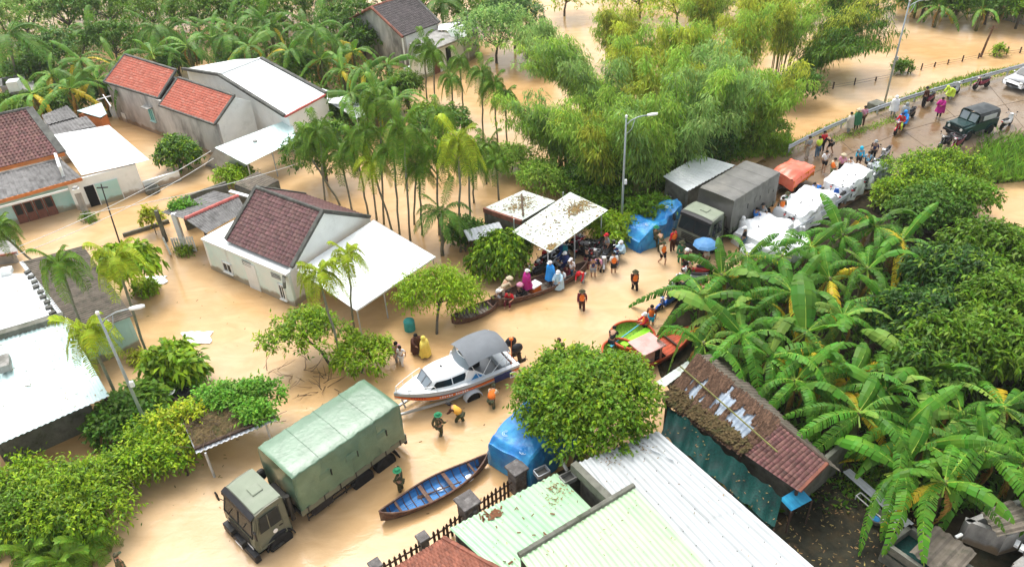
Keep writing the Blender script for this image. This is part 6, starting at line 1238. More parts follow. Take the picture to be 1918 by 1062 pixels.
def joints(kind):
    J = dict(pel=(0,0,.92), sp=(0,0,1.10), ch=(.01,0,1.28), nk=(.02,0,1.42), h0=(.035,0,1.475), h1=(.04,0,1.545), h2=(.03,0,1.615))
    for s, S in ((1,'L'),(-1,'R')): J.update({'sh'+S:(0,s*.165,1.355),'el'+S:(-.03,s*.225,1.10),'wr'+S:(.06,s*.235,.87),'hn'+S:(.09,s*.23,.79),'hip'+S:(0,s*.085,.86),'kn'+S:(.03,s*.10,.48),'an'+S:(-.02,s*.105,.08),'toe'+S:(.14,s*.115,.035)})
    up = lambda **k: J.update(k)
    if kind == 'walk': up(knL=(.20,.09,.50), anL=(.14,.10,.09), toeL=(.30,.11,.05), knR=(.02,-.09,.49), anR=(-.26,-.10,.17), toeR=(-.14,-.11,.05), elL=(-.14,.22,1.12), wrL=(-.10,.24,.88), hnL=(-.08,.24,.80), elR=(.08,-.22,1.12), wrR=(.27,-.22,1.0), hnR=(.35,-.21,.98))
    if kind == 'reach': up(elL=(.16,.23,1.14), wrL=(.38,.17,1.10), hnL=(.47,.15,1.12), elR=(.16,-.23,1.14), wrR=(.38,-.17,1.10), hnR=(.47,-.15,1.12), h1=(.07,0,1.53), h2=(.08,0,1.60))
    if kind == 'wave': up(elR=(.14,-.30,1.42), wrR=(.17,-.16,1.62), hnR=(.12,-.09,1.67), elL=(.10,.25,1.12), wrL=(.22,.10,1.02), hnL=(.26,.03,1.02))
    if kind == 'bend':
        up(pel=(-.12,0,.86), sp=(.02,0,1.02), ch=(.19,0,1.12), nk=(.33,0,1.18), h0=(.38,0,1.20), h1=(.45,0,1.23), h2=(.52,0,1.27))
        for s, S in ((1,'L'),(-1,'R')): up(**{'sh'+S:(.26,s*.165,1.13),'el'+S:(.36,s*.21,.92),'wr'+S:(.52,s*.15,.76),'hn'+S:(.60,s*.13,.72),'hip'+S:(-.12,s*.085,.82)})
        up(knL=(.10,.11,.47), anL=(.04,.11,.08), toeL=(.20,.12,.035), knR=(-.10,-.11,.46), anR=(-.30,-.11,.09), toeR=(-.15,-.12,.035))
    if kind in ('sit', 'ride'):
        z = .22 if kind == 'sit' else .78; dz = z-.92; f = .06 if kind == 'sit' else .10
        for k in list(J):
            if k[:2] not in ('kn','an','to'): J[k] = (J[k][0]+(J[k][2]-.92)*f, J[k][1], J[k][2]+dz)
        for s, S in ((1,'L'),(-1,'R')):
            if kind == 'sit': up(**{'kn'+S:(.36,s*.15,.45),'an'+S:(.46,s*.14,.07),'toe'+S:(.60,s*.14,.04),'el'+S:(.12,s*.25,.44),'wr'+S:(.32,s*.18,.45),'hn'+S:(.40,s*.16,.44)})
            else: up(**{'kn'+S:(.36,s*.19,.66),'an'+S:(.24,s*.20,.27),'toe'+S:(.40,s*.20,.25),'el'+S:(.26,s*.28,.98),'wr'+S:(.44,s*.30,.98),'hn'+S:(.50,s*.30,.99)})
    return J
CH = [('pel','sp'),('sp','ch'),('ch','nk'),('nk','h0'),('h0','h1'),('h1','h2')]+[e for S in 'LR' for e in (('ch','sh'+S),('sh'+S,'el'+S),('el'+S,'wr'+S),('wr'+S,'hn'+S),('pel','hip'+S),('hip'+S,'kn'+S),('kn'+S,'an'+S),('an'+S,'toe'+S))]
RB = dict(pel=.115, sp=.105, ch=.12, nk=.05, h0=.066, h1=.092, h2=.07, sh=.055, el=.042, wr=.030, hn=.034, hip=.085, kn=.058, an=.040, toe=.032)
def key(k): return k[:-1] if k[-1] in 'LR' else k
LAYERS = {'body': (None, RB), 'shirt': (('pel','sp','ch','sh','el'), dict(pel=.135,sp=.128,ch=.145,sh=.078,el=.062)), 'long_shirt': (('pel','sp','ch','sh','el','wr'), dict(pel=.138,sp=.130,ch=.147,sh=.080,el=.062,wr=.050)), 'trousers': (('pel','hip','kn','an'), dict(pel=.132,hip=.105,kn=.080,an=.062)), 'shorts': (('pel','hip','kn'), dict(pel=.134,hip=.110,kn=.095)), 'vest': (('sp','ch','pel','sh'), dict(sp=.175,ch=.182,pel=.18,sh=.085))}
POSES = ('stand','walk','reach','wave','bend','sit','ride'); PM = {}; tmp = []
for ps in POSES:
    J = joints(ps)
    for ln, (ks, R) in LAYERS.items():
        names = [k for k in J if (ks is None or key(k) in ks)]
        if ln == 'vest': names = ['pel','sp','ch','shL','shR']
        co = [Vector(J[k]) for k in names]
        if ln == 'shorts': co = [Vector(J['hip'+k[-1]]).lerp(c, .8) if key(k) == 'kn' else c for k, c in zip(names, co)]
        if ln == 'vest': co[2] = Vector(J['ch']).lerp(Vector(J['nk']), .15); co[3] = co[2].lerp(co[3], .75); co[4] = co[2].lerp(co[4], .75)
        E_ = [(names.index(a), names.index(c)) for a, c in CH if a in names and c in names]
        me = bpy.data.meshes.new('t'); me.from_pydata(co, E_, []); o = bpy.data.objects.new('t', me); COL.objects.link(o)
        o.modifiers.new('s', 'SKIN'); sk = me.skin_vertices[0].data
        for i, k in enumerate(names):
            r_ = R[key(k)]; sk[i].radius = (r_, r_*(1.25 if key(k) in ('pel','sp','ch') else 1)) if key(k) not in ('pel','sp','ch') else (r_*1.18, r_*.88); sk[i].use_root = (k == names[0])
        m_ = o.modifiers.new('u', 'SUBSURF'); m_.levels = 1 if ln != 'body' else 2; m_.render_levels = m_.levels
        tmp.append((ps, ln, o))
dg = bpy.context.evaluated_depsgraph_get()
for ps, ln, o in tmp:
    me = bpy.data.meshes.new_from_object(o.evaluated_get(dg)); b = MB(); b.add([v.co[:] for v in me.vertices], [list(p.vertices) for p in me.polygons])
    if ln == 'body':
        J = joints(ps)
        for S, s in (('L',1),('R',-1)):
            w, h = Vector(J['wr'+S]), Vector(J['hn'+S]); d = (h-w).normalized(); sd = Vector((0,s,0)).cross(d); sd = sd.normalized() if sd.length > .1 else Vector((1,0,0)); nn = d.cross(sd).normalized()
            for k, (off, l) in enumerate(((-.026,.062),(-.009,.075),(.009,.070),(.026,.052))): p = h+d*.015+sd*off; b.tube([p, p+d*l*.55, p+d*l*.85-nn*l*.35*s], [.0095,.0085,.0065], 5)
            p = w+d*.04+sd*.02; b.tube([p, p+sd*.03+d*.025, p+sd*.035+d*.055], [.011,.010,.008], 5)
        a, c = Vector(J['h0']), Vector(J['h2']); u_ = (c-a).normalized(); fw = Vector((1,0,0)); fw = (fw-u_*fw.dot(u_)).normalized(); hc = Vector(J['h1'])
        b.ell(hc+fw*.098-u_*.015, (.018,.013,.022), 6, 4); b.ell(hc+fw*.085-u_*.055, (.012,.026,.007), 6, 4)
        for s in (1,-1): b.ell(hc+Vector((0,s*.098,0))-u_*.005, (.018,.012,.028), 6, 4)
        b.slot(1)
        for s in (1,-1): b.ell(hc+fw*.088+Vector((0,s*.034,0))+u_*.012, (.010,.013,.008), 6, 4)
    PM[ps, ln] = b.mesh(ln, ['skin','eye'] if ln == 'body' else 'c_white', True); bpy.data.meshes.remove(me)
for _, _, o in tmp: m_ = o.data; bpy.data.objects.remove(o); bpy.data.meshes.remove(m_)
def hat_mesh(kind):
    b = MB()
    if kind == 'hair': b.ell((-.012,0,.02), (.108,.106,.105), 12, 8, -.25, 1)
    if kind == 'long_hair': b.ell((-.012,0,.02), (.110,.108,.107), 12, 8, -.3, 1); b.ell((-.07,0,-.10), (.06,.095,.16), 10, 6)
    if kind == 'helmet': b.ell((-.005,0,.03), (.132,.125,.125), 14, 8, -.15, 1); b.loft([[(.10,y,.03),(.17,y*.8,.015)] for y in (-.09,-.04,.04,.09)])
    if kind == 'pith': b.ell((0,0,.05), (.125,.12,.10), 14, 8, -.1, 1); b.lathe([(.12,.05),(.185,.02),(.19,.012),(.12,.04)], (0,0,0), 16)
    if kind == 'cone_hat': b.lathe([(.23,.03),(.15,.10),(.07,.17),(.01,.21)], (0,0,0), 16)
    if kind == 'hood': b.ell((-.015,0,.0), (.135,.13,.15), 12, 8, -.9, 1)
    if kind == 'cap': b.ell((-.005,0,.035), (.112,.108,.09), 12, 8, -.1, 1); b.loft([[(.08,y,.035),(.19,y*.7,.025)] for y in (-.08,-.03,.03,.08)])
    return b.mesh(kind, 'hair' if 'hair' in kind else 'c_white', True)
HATS = {k: hat_mesh(k) for k in ('hair','long_hair','helmet','pith','cone_hat','hood','cap')}
PON = {}
def poncho_mesh(ps, length):
    if (ps, length) in PON: return PON[ps, length]
    J = {k: Vector(v) for k, v in joints(ps).items()}; b = MB(); kn = (J['knL']+J['knR'])/2; secs = []; n = 22
    rows = [(J['nk']+UP*.02,.07,.07),(J['nk'].lerp(J['ch'],.35),.16,.20),(J['ch'],.20,.265),(J['sp'],.21,.28),(J['pel'],.23,.29),(J['pel'].lerp(kn,.5*length),.27,.31),(J['pel'].lerp(kn,length),.31,.33)]
    if ps == 'sit': rows = rows[:5]+[(J['pel'].lerp(kn,.5),.30,.31)]
    for i, (c, rx, ry) in enumerate(rows):
        row = []
        for k in range(n): a = 2*PI*k/n; f = 1+.10*(i/6)*math.sin(7*a+i*.5)+.05*(i/6)*math.sin(11*a); row.append(c+Vector((rx*f*math.cos(a), ry*f*math.sin(a), -.03*math.sin(5*a)*(i == len(rows)-1))))
        secs.append(row)
    b.loft(secs, close=True, cap=False)
    for S, s in (('L',1),('R',-1)): b.tube([J['sh'+S], J['el'+S], J['el'+S].lerp(J['wr'+S],.8)], [.085,.085,.09], 8)
    PON[ps, length] = b.mesh('raincoat', 'c_white', True); return PON[ps, length]
def person(p, deg, pose, label, top='shirt:white', legs='trousers:black', hat='hair', vest=None, sc=1.0, group=None):
    r = link('person', PM[pose,'body']); r.location = p; r.rotation_euler.z = rad(deg); r.scale = (sc,)*3; tag(r, label, 'person', group)
    def lay(name, me, c, loc=(0,0,0)):
        o = link(name, me, r); o.location = loc
        if c: o.material_slots[0].link = 'OBJECT'; o.material_slots[0].material = MAT['c_'+c]
    k, c = top.split(':')
    if k == 'raincoat': lay('raincoat', poncho_mesh(pose, .95), c)
    else: lay('shirt', PM[pose,k], c)
    k, c = legs.split(':'); lay(k, PM[pose,k], c)
    if vest: lay('life_vest', PM[pose,'vest'], vest)
    h = joints(pose)['h1']; hk, _, hc = hat.partition(':'); lay('hair', HATS['hair'], None, h)
    if hk not in ('hair',): lay({'long_hair':'long_hair','pith':'hat','cone_hat':'conical_hat'}.get(hk, hk), HATS[hk], hc or None, h)
    return r
def wade(x, y, *a, d=.38, **k): p = at(x,y); p.z = -d; return person(p, *a, **k)
def road_p(x, y, *a, **k): return person(rpt(x,y), *a, **k)
S_ = 'soldiers helping in the flood'
wade(752,917,160,'wave','soldier in camouflage with green helmet, hand raised, above the blue sampan','long_shirt:camo','trousers:camo','pith:helmet_green', group=S_)
wade(824,813,60,'walk','soldier in camouflage with green helmet walking behind the green truck','long_shirt:camo','trousers:camo','pith:helmet_green', group=S_)
wade(860,788,150,'bend','person in yellow vest bending over the boat trailer drawbar','long_shirt:brown','trousers:camo','cap:black', vest='vest_yellow')
wade(922,760,75,'bend','person in orange vest stooping behind the trailer wheel','long_shirt:tan','trousers:camo','cap:camo', vest='vest_orange')
wade(236,1078,40,'stand','soldier in camouflage cut off at the bottom edge, lower left','long_shirt:camo','trousers:camo','cap:camo', group=S_, d=.3)
wade(746,676,300,'stand','woman in pink top wading with a child near the hanging sheet','shirt:pink','trousers:grey','long_hair'); wade(754,682,250,'walk','child in white clothes wading beside the woman in pink','shirt:white','trousers:white','hair', sc=.85, d=.2)
wade(782,660,300,'reach','person in dark brown coat wading beside the yellow raincoat','raincoat:brown','trousers:black','long_hair'); wade(798,667,150,'stand','person in yellow raincoat wading under the lime tree','raincoat:yellow','trousers:denim','hood:yellow')
wade(1048,672,100,'stand','soldier in dark green seen above the round tree top','long_shirt:camo','trousers:camo','cap:brown')
wade(1090,578,265,'walk','soldier in dark red jacket and pale orange vest wading by the sampan','long_shirt:maroon','trousers:brown','pith:camo', vest='vest_orange'); wade(1188,541,280,'walk','soldier with orange vest wading alone toward the basket boats','long_shirt:brown','trousers:black','pith:camo', vest='vest_orange')
wade(1208,622,190,'reach','person in red-orange vest and white helmet behind the basket boat','long_shirt:red','trousers:black','helmet:white', vest='vest_orange'); wade(1219,607,250,'stand','person with dark hair and orange sleeveless vest by the basket boat','shirt:maroon','shorts:cyan','hair', vest='vest_orange')
wade(1146,652,70,'bend','man in black shirt leaning on the basket boat rim','shirt:black','shorts:black','hair', d=.25)
# in the crowded sampan
def inboat(x, y, *a, z=.06, **k): return person(sp2p(x,y,z), *a, **k)
g_ = 'people in the crowded sampan'
inboat(.45,.12,20,'sit','seated person with white helmet and grey shirt at the sampan bow','shirt:grey','shorts:beige','helmet:white',group=g_); inboat(.95,.22,40,'bend','person with straw hat and tan shirt standing near the sampan bow','shirt:tan','trousers:beige','cone_hat:tan',group=g_)
inboat(1.05,-.22,250,'sit','person in red shirt sitting on the sampan gunwale near the bow','shirt:red','trousers:maroon','hair',group=g_); inboat(1.75,-.05,30,'sit','seated person in black with pink hat in the sampan','long_shirt:black','trousers:black','cone_hat:pink',group=g_)
inboat(2.3,.0,20,'stand','person in magenta raincoat and white helmet standing in the sampan','raincoat:magenta','trousers:black','helmet:white',group=g_); inboat(3.85,-.02,210,'stand','person in bright blue raincoat and white helmet standing in the sampan','raincoat:rainblue','trousers:navy_cloth','helmet:white',group=g_)
inboat(4.6,-.1,230,'sit','person in white shirt hunched at the sampan stern','shirt:white','trousers:grey','hair',group=g_); inboat(5.05,.05,220,'sit','person in maroon top sitting at the sampan stern end','long_shirt:maroon','trousers:beige','long_hair',group=g_)
wade(1046,541,250,'reach','person in pale blue raincoat and white helmet behind the sampan','raincoat:palerain','trousers:navy_cloth','helmet:white'); wade(1090,528,240,'bend','person in red hooded jacket bending by the sampan stern','long_shirt:red','trousers:grey','hood:red')
wade(1111,518,260,'stand','person in navy shirt with bare legs beside the motorbikes','shirt:navy_cloth','shorts:grey','hair', d=.28); wade(1100,502,200,'stand','person in dark clothes between motorbikes at the carport edge','long_shirt:black','trousers:maroon','hair', d=.25)
wade(1149,511,95,'stand','person in white shirt with orange back vest and black shorts','shirt:white','shorts:black','hair', vest='vest_orange', d=.25); wade(1164,486,200,'sit','person in pale blue raincoat sitting at the blue tarp edge','raincoat:palerain','trousers:navy_cloth','helmet:white', d=-.35)
wade(1240,494,290,'walk','person in orange vest and dark shorts before the blue tarp','long_shirt:tan','shorts:black','cap:camo', vest='vest_orange', d=.12); wade(1237,472,100,'bend','soldier in camouflage leaning into the blue tarp','long_shirt:camo','trousers:camo','cap:camo', d=.1); wade(1259,470,120,'stand','person in orange vest between blue tarp and far truck','long_shirt:red','trousers:brown','hair', vest='vest_orange', d=.1); wade(1274,494,80,'walk','soldier in dark green before the far truck bumper','long_shirt:green','trousers:green','pith:camo', d=.12)
wade(1322,482,260,'stand','person holding the blue umbrella before the far truck','shirt:sky','trousers:black','hair', d=.1); wade(1320,504,200,'stand','person with pink conical hat among the first banana leaves','shirt:beige','trousers:maroon','cone_hat:pink', d=.1)
road_p(1460,412,260,'stand','person in orange vest and camouflage behind the far truck','long_shirt:camo','trousers:khaki','hair', vest='vest_orange'); road_p(1411,433,40,'reach','person in bright blue shirt pushing at the truck side','shirt:blue','trousers:black','hair'); road_p(1387,450,200,'stand','person in white raincoat beside the far truck wheel','raincoat:white','trousers:brown','hood:white')
road_p(1541,324,60,'walk','man in white shirt and black shorts walking up the road','shirt:white','shorts:black','hair'); road_p(1556,338,30,'stand','person in red-orange vest beside the farm trailer','shirt:tan','trousers:khaki','hair', vest='vest_orange'); road_p(1586,336,200,'stand','man in white shirt and black trousers by the white tarps','shirt:white','trousers:black','hair'); road_p(1562,362,230,'sit','person in white shirt perched at the end of a white tarp','shirt:white','trousers:black','hair')
road_p(1605,316,250,'stand','person in cyan hooded jacket and black shorts by the tarps','long_shirt:cyan','shorts:black','hood:cyan'); road_p(1620,322,60,'sit','person in pale blue shirt sitting on a motorbike by the tarps','shirt:sky','trousers:black','hair').location.z += .55
road_p(1511,296,120,'stand','person in grey top leaning at the near end of the guardrail','shirt:grey','trousers:beige','hair'); road_p(1529,296,110,'stand','person in neon yellow vest and jeans at the guardrail','shirt:neon','trousers:denim','hair', vest='neon'); road_p(1551,288,130,'bend','person in black bending over the guardrail','long_shirt:black','shorts:black','hair')
road_p(1588,250,120,'stand','person in pale raincoat leaning at the guardrail bend','raincoat:beige','trousers:grey','hair'); road_p(1602,244,100,'stand','person in green raincoat with straw hat at the guardrail','raincoat:green','trousers:camo','cone_hat:tan'); road_p(1613,238,80,'stand','person in pink top at the guardrail beside the green raincoat','shirt:pink','trousers:brown','hair')
road_p(1671,218,250,'stand','person in white raincoat and helmet by the guardrail','raincoat:white','trousers:grey','helmet:white'); road_p(1757,221,215,'reach','person in magenta raincoat standing in the middle of the road','raincoat:magenta','trousers:black','hair'); road_p(1776,190,200,'bend','person in neon yellow raincoat at the far guardrail','raincoat:neon','trousers:grey','hood:neon')
m_ = RIDE.matrix_basis
person(m_ @ Vector((-.08,0,.0)), 222, 'ride', 'rider in red and lime jacket steering the red motorbike', 'long_shirt:red', 'trousers:neon', 'helmet:navy_cloth'); person(m_ @ Vector((-.48,0,.06)), 222, 'ride', 'passenger in bright blue raincoat on the red motorbike', 'raincoat:rainblue', 'trousers:navy_cloth', 'hood:rainblue')

for a in [(1070,522,230,'stand','person in white shirt between sampan stern and carport post','shirt:white','trousers:denim','cap:white'),(1122,508,250,'bend','person in pink shirt stooping between the motorbikes','shirt:pink','trousers:black','long_hair'),(1136,476,200,'stand','person in grey shirt behind the black and white scooter','shirt:grey','trousers:black','helmet:red'),(1060,510,210,'reach','person in navy raincoat loading the sampan','raincoat:navy_cloth','trousers:black','helmet:white'),(1226,462,60,'reach','soldier in camouflage tying the blue tarp','long_shirt:camo','trousers:camo','pith:helmet_green'),(1284,506,110,'stand','person in maroon jacket beside the row of parked motorbikes','long_shirt:maroon','trousers:black','helmet:white')]: wade(*a, d=.22)
for a in [(1390,470,150,'stand','person in black shirt at the lower corner of the first tarp','shirt:black','trousers:denim','helmet:white'),(1424,424,210,'walk','person in grey shirt walking along the far truck','shirt:grey','trousers:black','cap:black'),(1470,404,120,'reach','soldier in green lifting the edge of the first tarp','long_shirt:green','trousers:green','pith:camo'),(1530,374,200,'bend','person in blue shirt bending over the second tarp','shirt:blue','trousers:black','hair'),(1572,330,240,'walk','woman in pink walking between trailer and tarps','shirt:pink','trousers:black','cone_hat:tan'),(1632,304,230,'stand','person in dark navy beside the hedge end motorbikes','shirt:navy_cloth','trousers:black','helmet:grey'),(1538,286,100,'stand','person in red top between neon vest and black figure at the rail','shirt:red','trousers:black','hair'),(1690,232,40,'stand','person in grey raincoat behind the ridden red motorbike','raincoat:grey','trousers:black','hood:grey'),(1728,202,110,'stand','person in brown jacket at the guardrail near the maroon motorbike','long_shirt:brown','trousers:black','helmet:black')]: road_p(*a)
# ------------------------------------------------------------------ vegetation helpers
def proj(P):
    d = Vector(P)-CAMP; z = d.dot(_F); return 959+FPX*d.dot(_R)/z, 531+FPX*d.dot(_D)/z
def height_to(base, y):
    g = at(*base); lo, hi = 0., 18.
    for _ in range(30):
        m = (lo+hi)/2
        if proj(g+UP*m)[1] > y: lo = m
        else: hi = m
    return lo
def unit(n): v = RNG.normal(size=(n,3)); return v/np.linalg.norm(v, axis=1)[:,None]
def leaf_mesh(name, P, D, L, W, m, droop=.25, fold=.12, flat=.35):
    """n leaf quads: base P, direction D, lengths L, widths W (numpy)"""
    n = len(P); D = D/np.linalg.norm(D, axis=1)[:,None]; up = np.tile([0,0,1.], (n,1))+unit(n)*flat
    S = np.cross(D, up); S /= (np.linalg.norm(S, axis=1)[:,None]+1e-6); N = np.cross(S, D)
    L = np.broadcast_to(L, (n,))[:,None]; W = np.broadcast_to(W, (n,))[:,None]; z = np.array([0,0,1.])
    mid = P+D*L*.48-z*droop*L*.15+N*W*fold; V = np.empty((n,4,3)); V[:,0] = P; V[:,1] = mid+S*W*.5; V[:,2] = P+D*L-z*droop*L; V[:,3] = mid-S*W*.5
    me = bpy.data.meshes.new(name); me.vertices.add(n*4); me.vertices.foreach_set('co', V.astype(np.float32).ravel())
    me.loops.add(n*4); me.loops.foreach_set('vertex_index', np.arange(n*4, dtype=np.int32)); me.polygons.add(n); me.polygons.foreach_set('loop_start', np.arange(0, n*4, 4, dtype=np.int32))
    me.materials.append(MAT[m]); me.update(calc_edges=True); return me
def crown_points(C, R, n, lobes=9, spread=.62, lr=.52, top=.15, inner=.12):
    """points and outward normals on the skin of a lobed crown"""
    C = np.array(C, float); R = np.array(R, float); U = unit(lobes); U[:,2] = np.abs(U[:,2])*.9-top*2; LC = U*spread*RNG.uniform(.75,1.1,(lobes,1)); LR = RNG.uniform(.7,1.15,lobes)*lr
    k = int(n*3.2); i = RNG.integers(0, lobes, k); u = unit(k); u[:,2] = np.where(u[:,2] < -.45, -u[:,2], u[:,2]); p = LC[i]+u*LR[i][:,None]*RNG.uniform(.70,1.10,(k,1))
    dd = np.linalg.norm(p[:,None,:]-LC[None], axis=2)/LR[None]; ok = (dd.min(axis=1) > .86) | (RNG.random(k) < inner); p, u = p[ok][:n], u[ok][:n]
    return C+p*R, u, C+LC*R
def clump_leaves(P, N, m, L, W, out=.7, jit=.08, drop=.15, tw=.42):
    """m leaves set along a short twig that grows outward from each point"""
    n = len(P); T = N*out+unit(n)*.75; T[:,2] -= drop*.6; T /= np.linalg.norm(T, axis=1)[:,None]; f = np.tile(np.linspace(0,1,m), n)[:,None]; tl = np.repeat(RNG.uniform(.5,1.3,n)*tw, m)[:,None]
    Tm = np.repeat(T, m, axis=0); Pm = np.repeat(P, m, axis=0)+Tm*f*tl+RNG.normal(size=(n*m,3))*jit*.5; Pm[:,2] -= (drop*.5*tl*f*f)[:,0]
    D = Tm*.55+unit(n*m)*.8; D[:,2] -= drop
    return Pm, D, L*RNG.uniform(.7,1.25,n*m), W*RNG.uniform(.75,1.2,n*m)
def limbs(b, base, fork, tips, r):
    b.tube([base-UP*.5, base.lerp(fork,.5)+Vector((rnd(-.1,.1),rnd(-.1,.1),0)), fork], [r*1.2,r,r*.8], 7)
    for t in tips:
        t = Vector(t); md = fork.lerp(t,.5)+Vector((rnd(-.2,.2),rnd(-.2,.2),rnd(0,.2))); b.tube([fork, md, t], [r*.55,r*.35,r*.12], 5)
def tree(px, py, z, R, label, m='leaf_mid', clumps=700, per=7, L=.30, W=.13, name='tree', cat='tree', trunk=.12, lobes=9, group=None, base=None, droop=.25, out=.7, spread=.62, lr=.52, inner=.12, drop=.15, jit=.08, m2=None, frac=.3, tw=.42):
    C = at(px,py,z); B = at(*base) if base else Vector((C.x+rnd(-.2,.2), C.y+rnd(-.2,.2), 0)); r = thing(name, label, cat, B, 0, group)
    o0 = np.array([B.x,B.y,B.z]); P, N, LC = crown_points(C, R, clumps, lobes, spread, lr, inner=inner)
    k = int(len(P)*(1-frac)) if m2 else len(P)
    Pm, D, l, w = clump_leaves(P[:k], N[:k], per, L, W, out, jit, drop, tw); link('crown', leaf_mesh('crown', Pm-o0, D, l, w, m, droop), r)
    if m2: Pm, D, l, w = clump_leaves(P[k:], N[k:], per, L, W, out, jit, drop, tw); link('crown', leaf_mesh('crown', Pm-o0, D, l, w, m2, droop), r)
    if trunk:
        b = MB(); f = Vector((C.x,C.y,max(.4, C.z-R[2]*.55))); limbs(b, B, f, LC, trunk); b.build('trunk', 'bark', r, True, True)
    return r
def bush(px, py, z, R, label, m='leaf_mid', clumps=350, **k): return tree(px, py, z, R, label, m, clumps, name='shrub', cat='shrub', trunk=k.pop('trunk', .05), **k)

# ------------------------------------------------------------------ banana
def banana_leaf(L, W, rise, fall, torn, seed):
    rg = random.Random(seed); b = MB(); n = 36
    def mid(t): return Vector((L*(t*.92), 0, L*(rise*t-fall*t**2.2)))
    b.slot(1); pts = [mid(i/8) for i in range(9)]; b.tube([(-.25*L,0,-.16*L*rise)]+pts, [.035]+[.03*(1-.75*i/8) for i in range(9)], 4, False); b.slot(0)
    for s in (-1,1):
        i = 0
        while i < n:
            t0 = .03+.97*i/n; k = rg.choice((2,3,4,6)) if torn < .9 else rg.choice((1,1,1,2)); k = min(k, n-i); t1 = .03+.97*(i+k*(1-torn*.55*rg.random()/max(1,k*.7)))/n; i += k
            w = lambda t: W*.5*max(.0, math.sin(PI*min(1, t*.96+.03))**.55)*(1-.12*t); dr = rg.uniform(.3,.85); a, c = mid(t0), mid(t1); tang = (mid(min(1,t1+.02))-mid(t0)).normalized(); fw = .25
            row = []
            for f in (0,.55,1.0): wa, wc = w(t0)*f, w(t1)*f; row.append((a+tang*wa*fw+Vector((0,s*wa*.94,-wa*dr*f+.02)), c+tang*wc*fw+Vector((0,s*wc*.94,-wc*dr*f+.02))))
            b.add([row[0][0],row[0][1],row[1][0],row[1][1],row[2][0],row[2][1]], [(0,1,3,2),(2,3,5,4)])
    return b
BL = {}
for kind, m_ in (('dead','dead_leaf'),('green','banana_leaf'),('pale','banana_pale'),('yellow','banana_yellow'),('far','banana_far')):
    BL[kind] = [banana_leaf(*a, 40+i).mesh('banana_leaf', [m_, 'midrib']) for i, a in enumerate(((2.45,.52,.72,.80,.85),(2.7,.50,.60,.92,1.0),(2.3,.52,.42,1.02,1.0),(1.9,.50,.95,.45,.5),(2.5,.50,.22,1.02,1.0),(2.3,.80,.80,.55,.12)))]
b = MB(); b.tube([(0,0,-.4),(.02,0,.6),(0,0,1.4),(0,0,2.05)], [.15,.14,.12,.08], 9); BSTEM = b.mesh('stem', 'banana_stem', True)
def banana(px, py, z, label, kind='green', n=10, sc=1.0, group=None, seed=0):
    rg = random.Random(seed); C = at(px,py,z); r = thing('banana_plant', label, 'banana plant', (C.x,C.y,0), rg.uniform(0,6.3), group); s_ = z/2.05
    o = link('stem', BSTEM, r); o.scale = (sc,sc,s_)
    for k in range(n):
        a = k*2.4+rg.uniform(-.3,.3); young = k >= n-1; v = 3 if young else (rg.choice((0,1)) if k > n*.45 else rg.choice((1,2,4))); kd = kind
        a += rg.uniform(-.35,.35)
        if not young and k > n*.4 and rg.random() < .10: v = 5
        if kind == 'green' and rg.random() < .16: kd = 'pale'
        if not young and k < 2 and rg.random() < .55: kd = 'yellow'; v = 4
        o = link('leaf', BL[kd][v], r); o.location = (math.cos(a)*.10,math.sin(a)*.10,z-.15+.02*k); s = sc*rg.uniform(.72,1.22); o.scale = (s,s*rg.uniform(.9,1.25),s*rg.uniform(.85,1.2)); o.rotation_euler = (rg.uniform(-.5,.5), (-.2 if young else rg.uniform(-.28,.34)), a)
    for k in range(2):
        a = rg.uniform(0,6.3); o = link('dead_leaf', BL['dead'][4], r); o.location = (math.cos(a)*.1,math.sin(a)*.1,z-.35); o.scale = (.62*sc,.5*sc,.9*sc); o.rotation_euler = (rg.uniform(-.3,.3), .75, a)
    return r
ORD = ['first','second','third','fourth','fifth','sixth','seventh','eighth','ninth','tenth','eleventh','twelfth','thirteenth','fourteenth','fifteenth','sixteenth','seventeenth','eighteenth','nineteenth','twentieth']
def row(pts, tmpl, fn):
    for i, p in enumerate(sorted(pts)): fn(p, tmpl.format(ORD[i]), i)
G_ = 'banana plants of the right grove'
row([(1318,548),(1352,505),(1400,470),(1465,470),(1520,455),(1580,430),(1640,415),(1690,440)], '{} banana plant from the left in the upper row behind the white tarps', lambda p, l, i: banana(p[0], p[1]+8, rnd(2.0,2.6), l, 'green', random.choice((8,9,11)), rnd(1.0,1.25), G_, i))
row([(1318,640),(1350,585),(1390,625),(1430,560),(1485,545),(1510,620),(1555,520),(1580,590),(1625,500),(1660,560)], '{} banana plant from the left in the middle row above the thatched shed', lambda p, l, i: banana(p[0], p[1], rnd(2.2,3.0), l, 'green', random.choice((8,10,11)), rnd(1.0,1.3), G_, 20+i))
row([(1440,665),(1490,710),(1545,665),(1600,700),(1610,770),(1660,730),(1690,800),(1720,690)], '{} banana plant from the left in the row beyond the shed tiles', lambda p, l, i: banana(p[0], p[1], rnd(2.3,3.0), l, 'green', random.choice((8,9,11)), rnd(1.0,1.28), G_, 50+i))
row([(1690,880),(1735,830),(1770,900),(1800,770),(1845,840),(1880,760),(1925,860)], '{} banana plant from the left in the front row over the dark yard', lambda p, l, i: banana(p[0], p[1], rnd(2.3,2.9), l, 'green', random.choice((8,10,11)), rnd(1.0,1.3), G_, 80+i))
G2 = 'banana plants behind the houses'
row([(60,175),(95,140),(130,165),(150,110),(180,150),(215,115),(250,150),(285,100),(310,60),(350,85)], '{} banana plant from the left behind the left houses', lambda p, l, i: banana(p[0], p[1], rnd(3.0,4.0), l, 'far', 10, rnd(1.15,1.4), G2, 110+i))
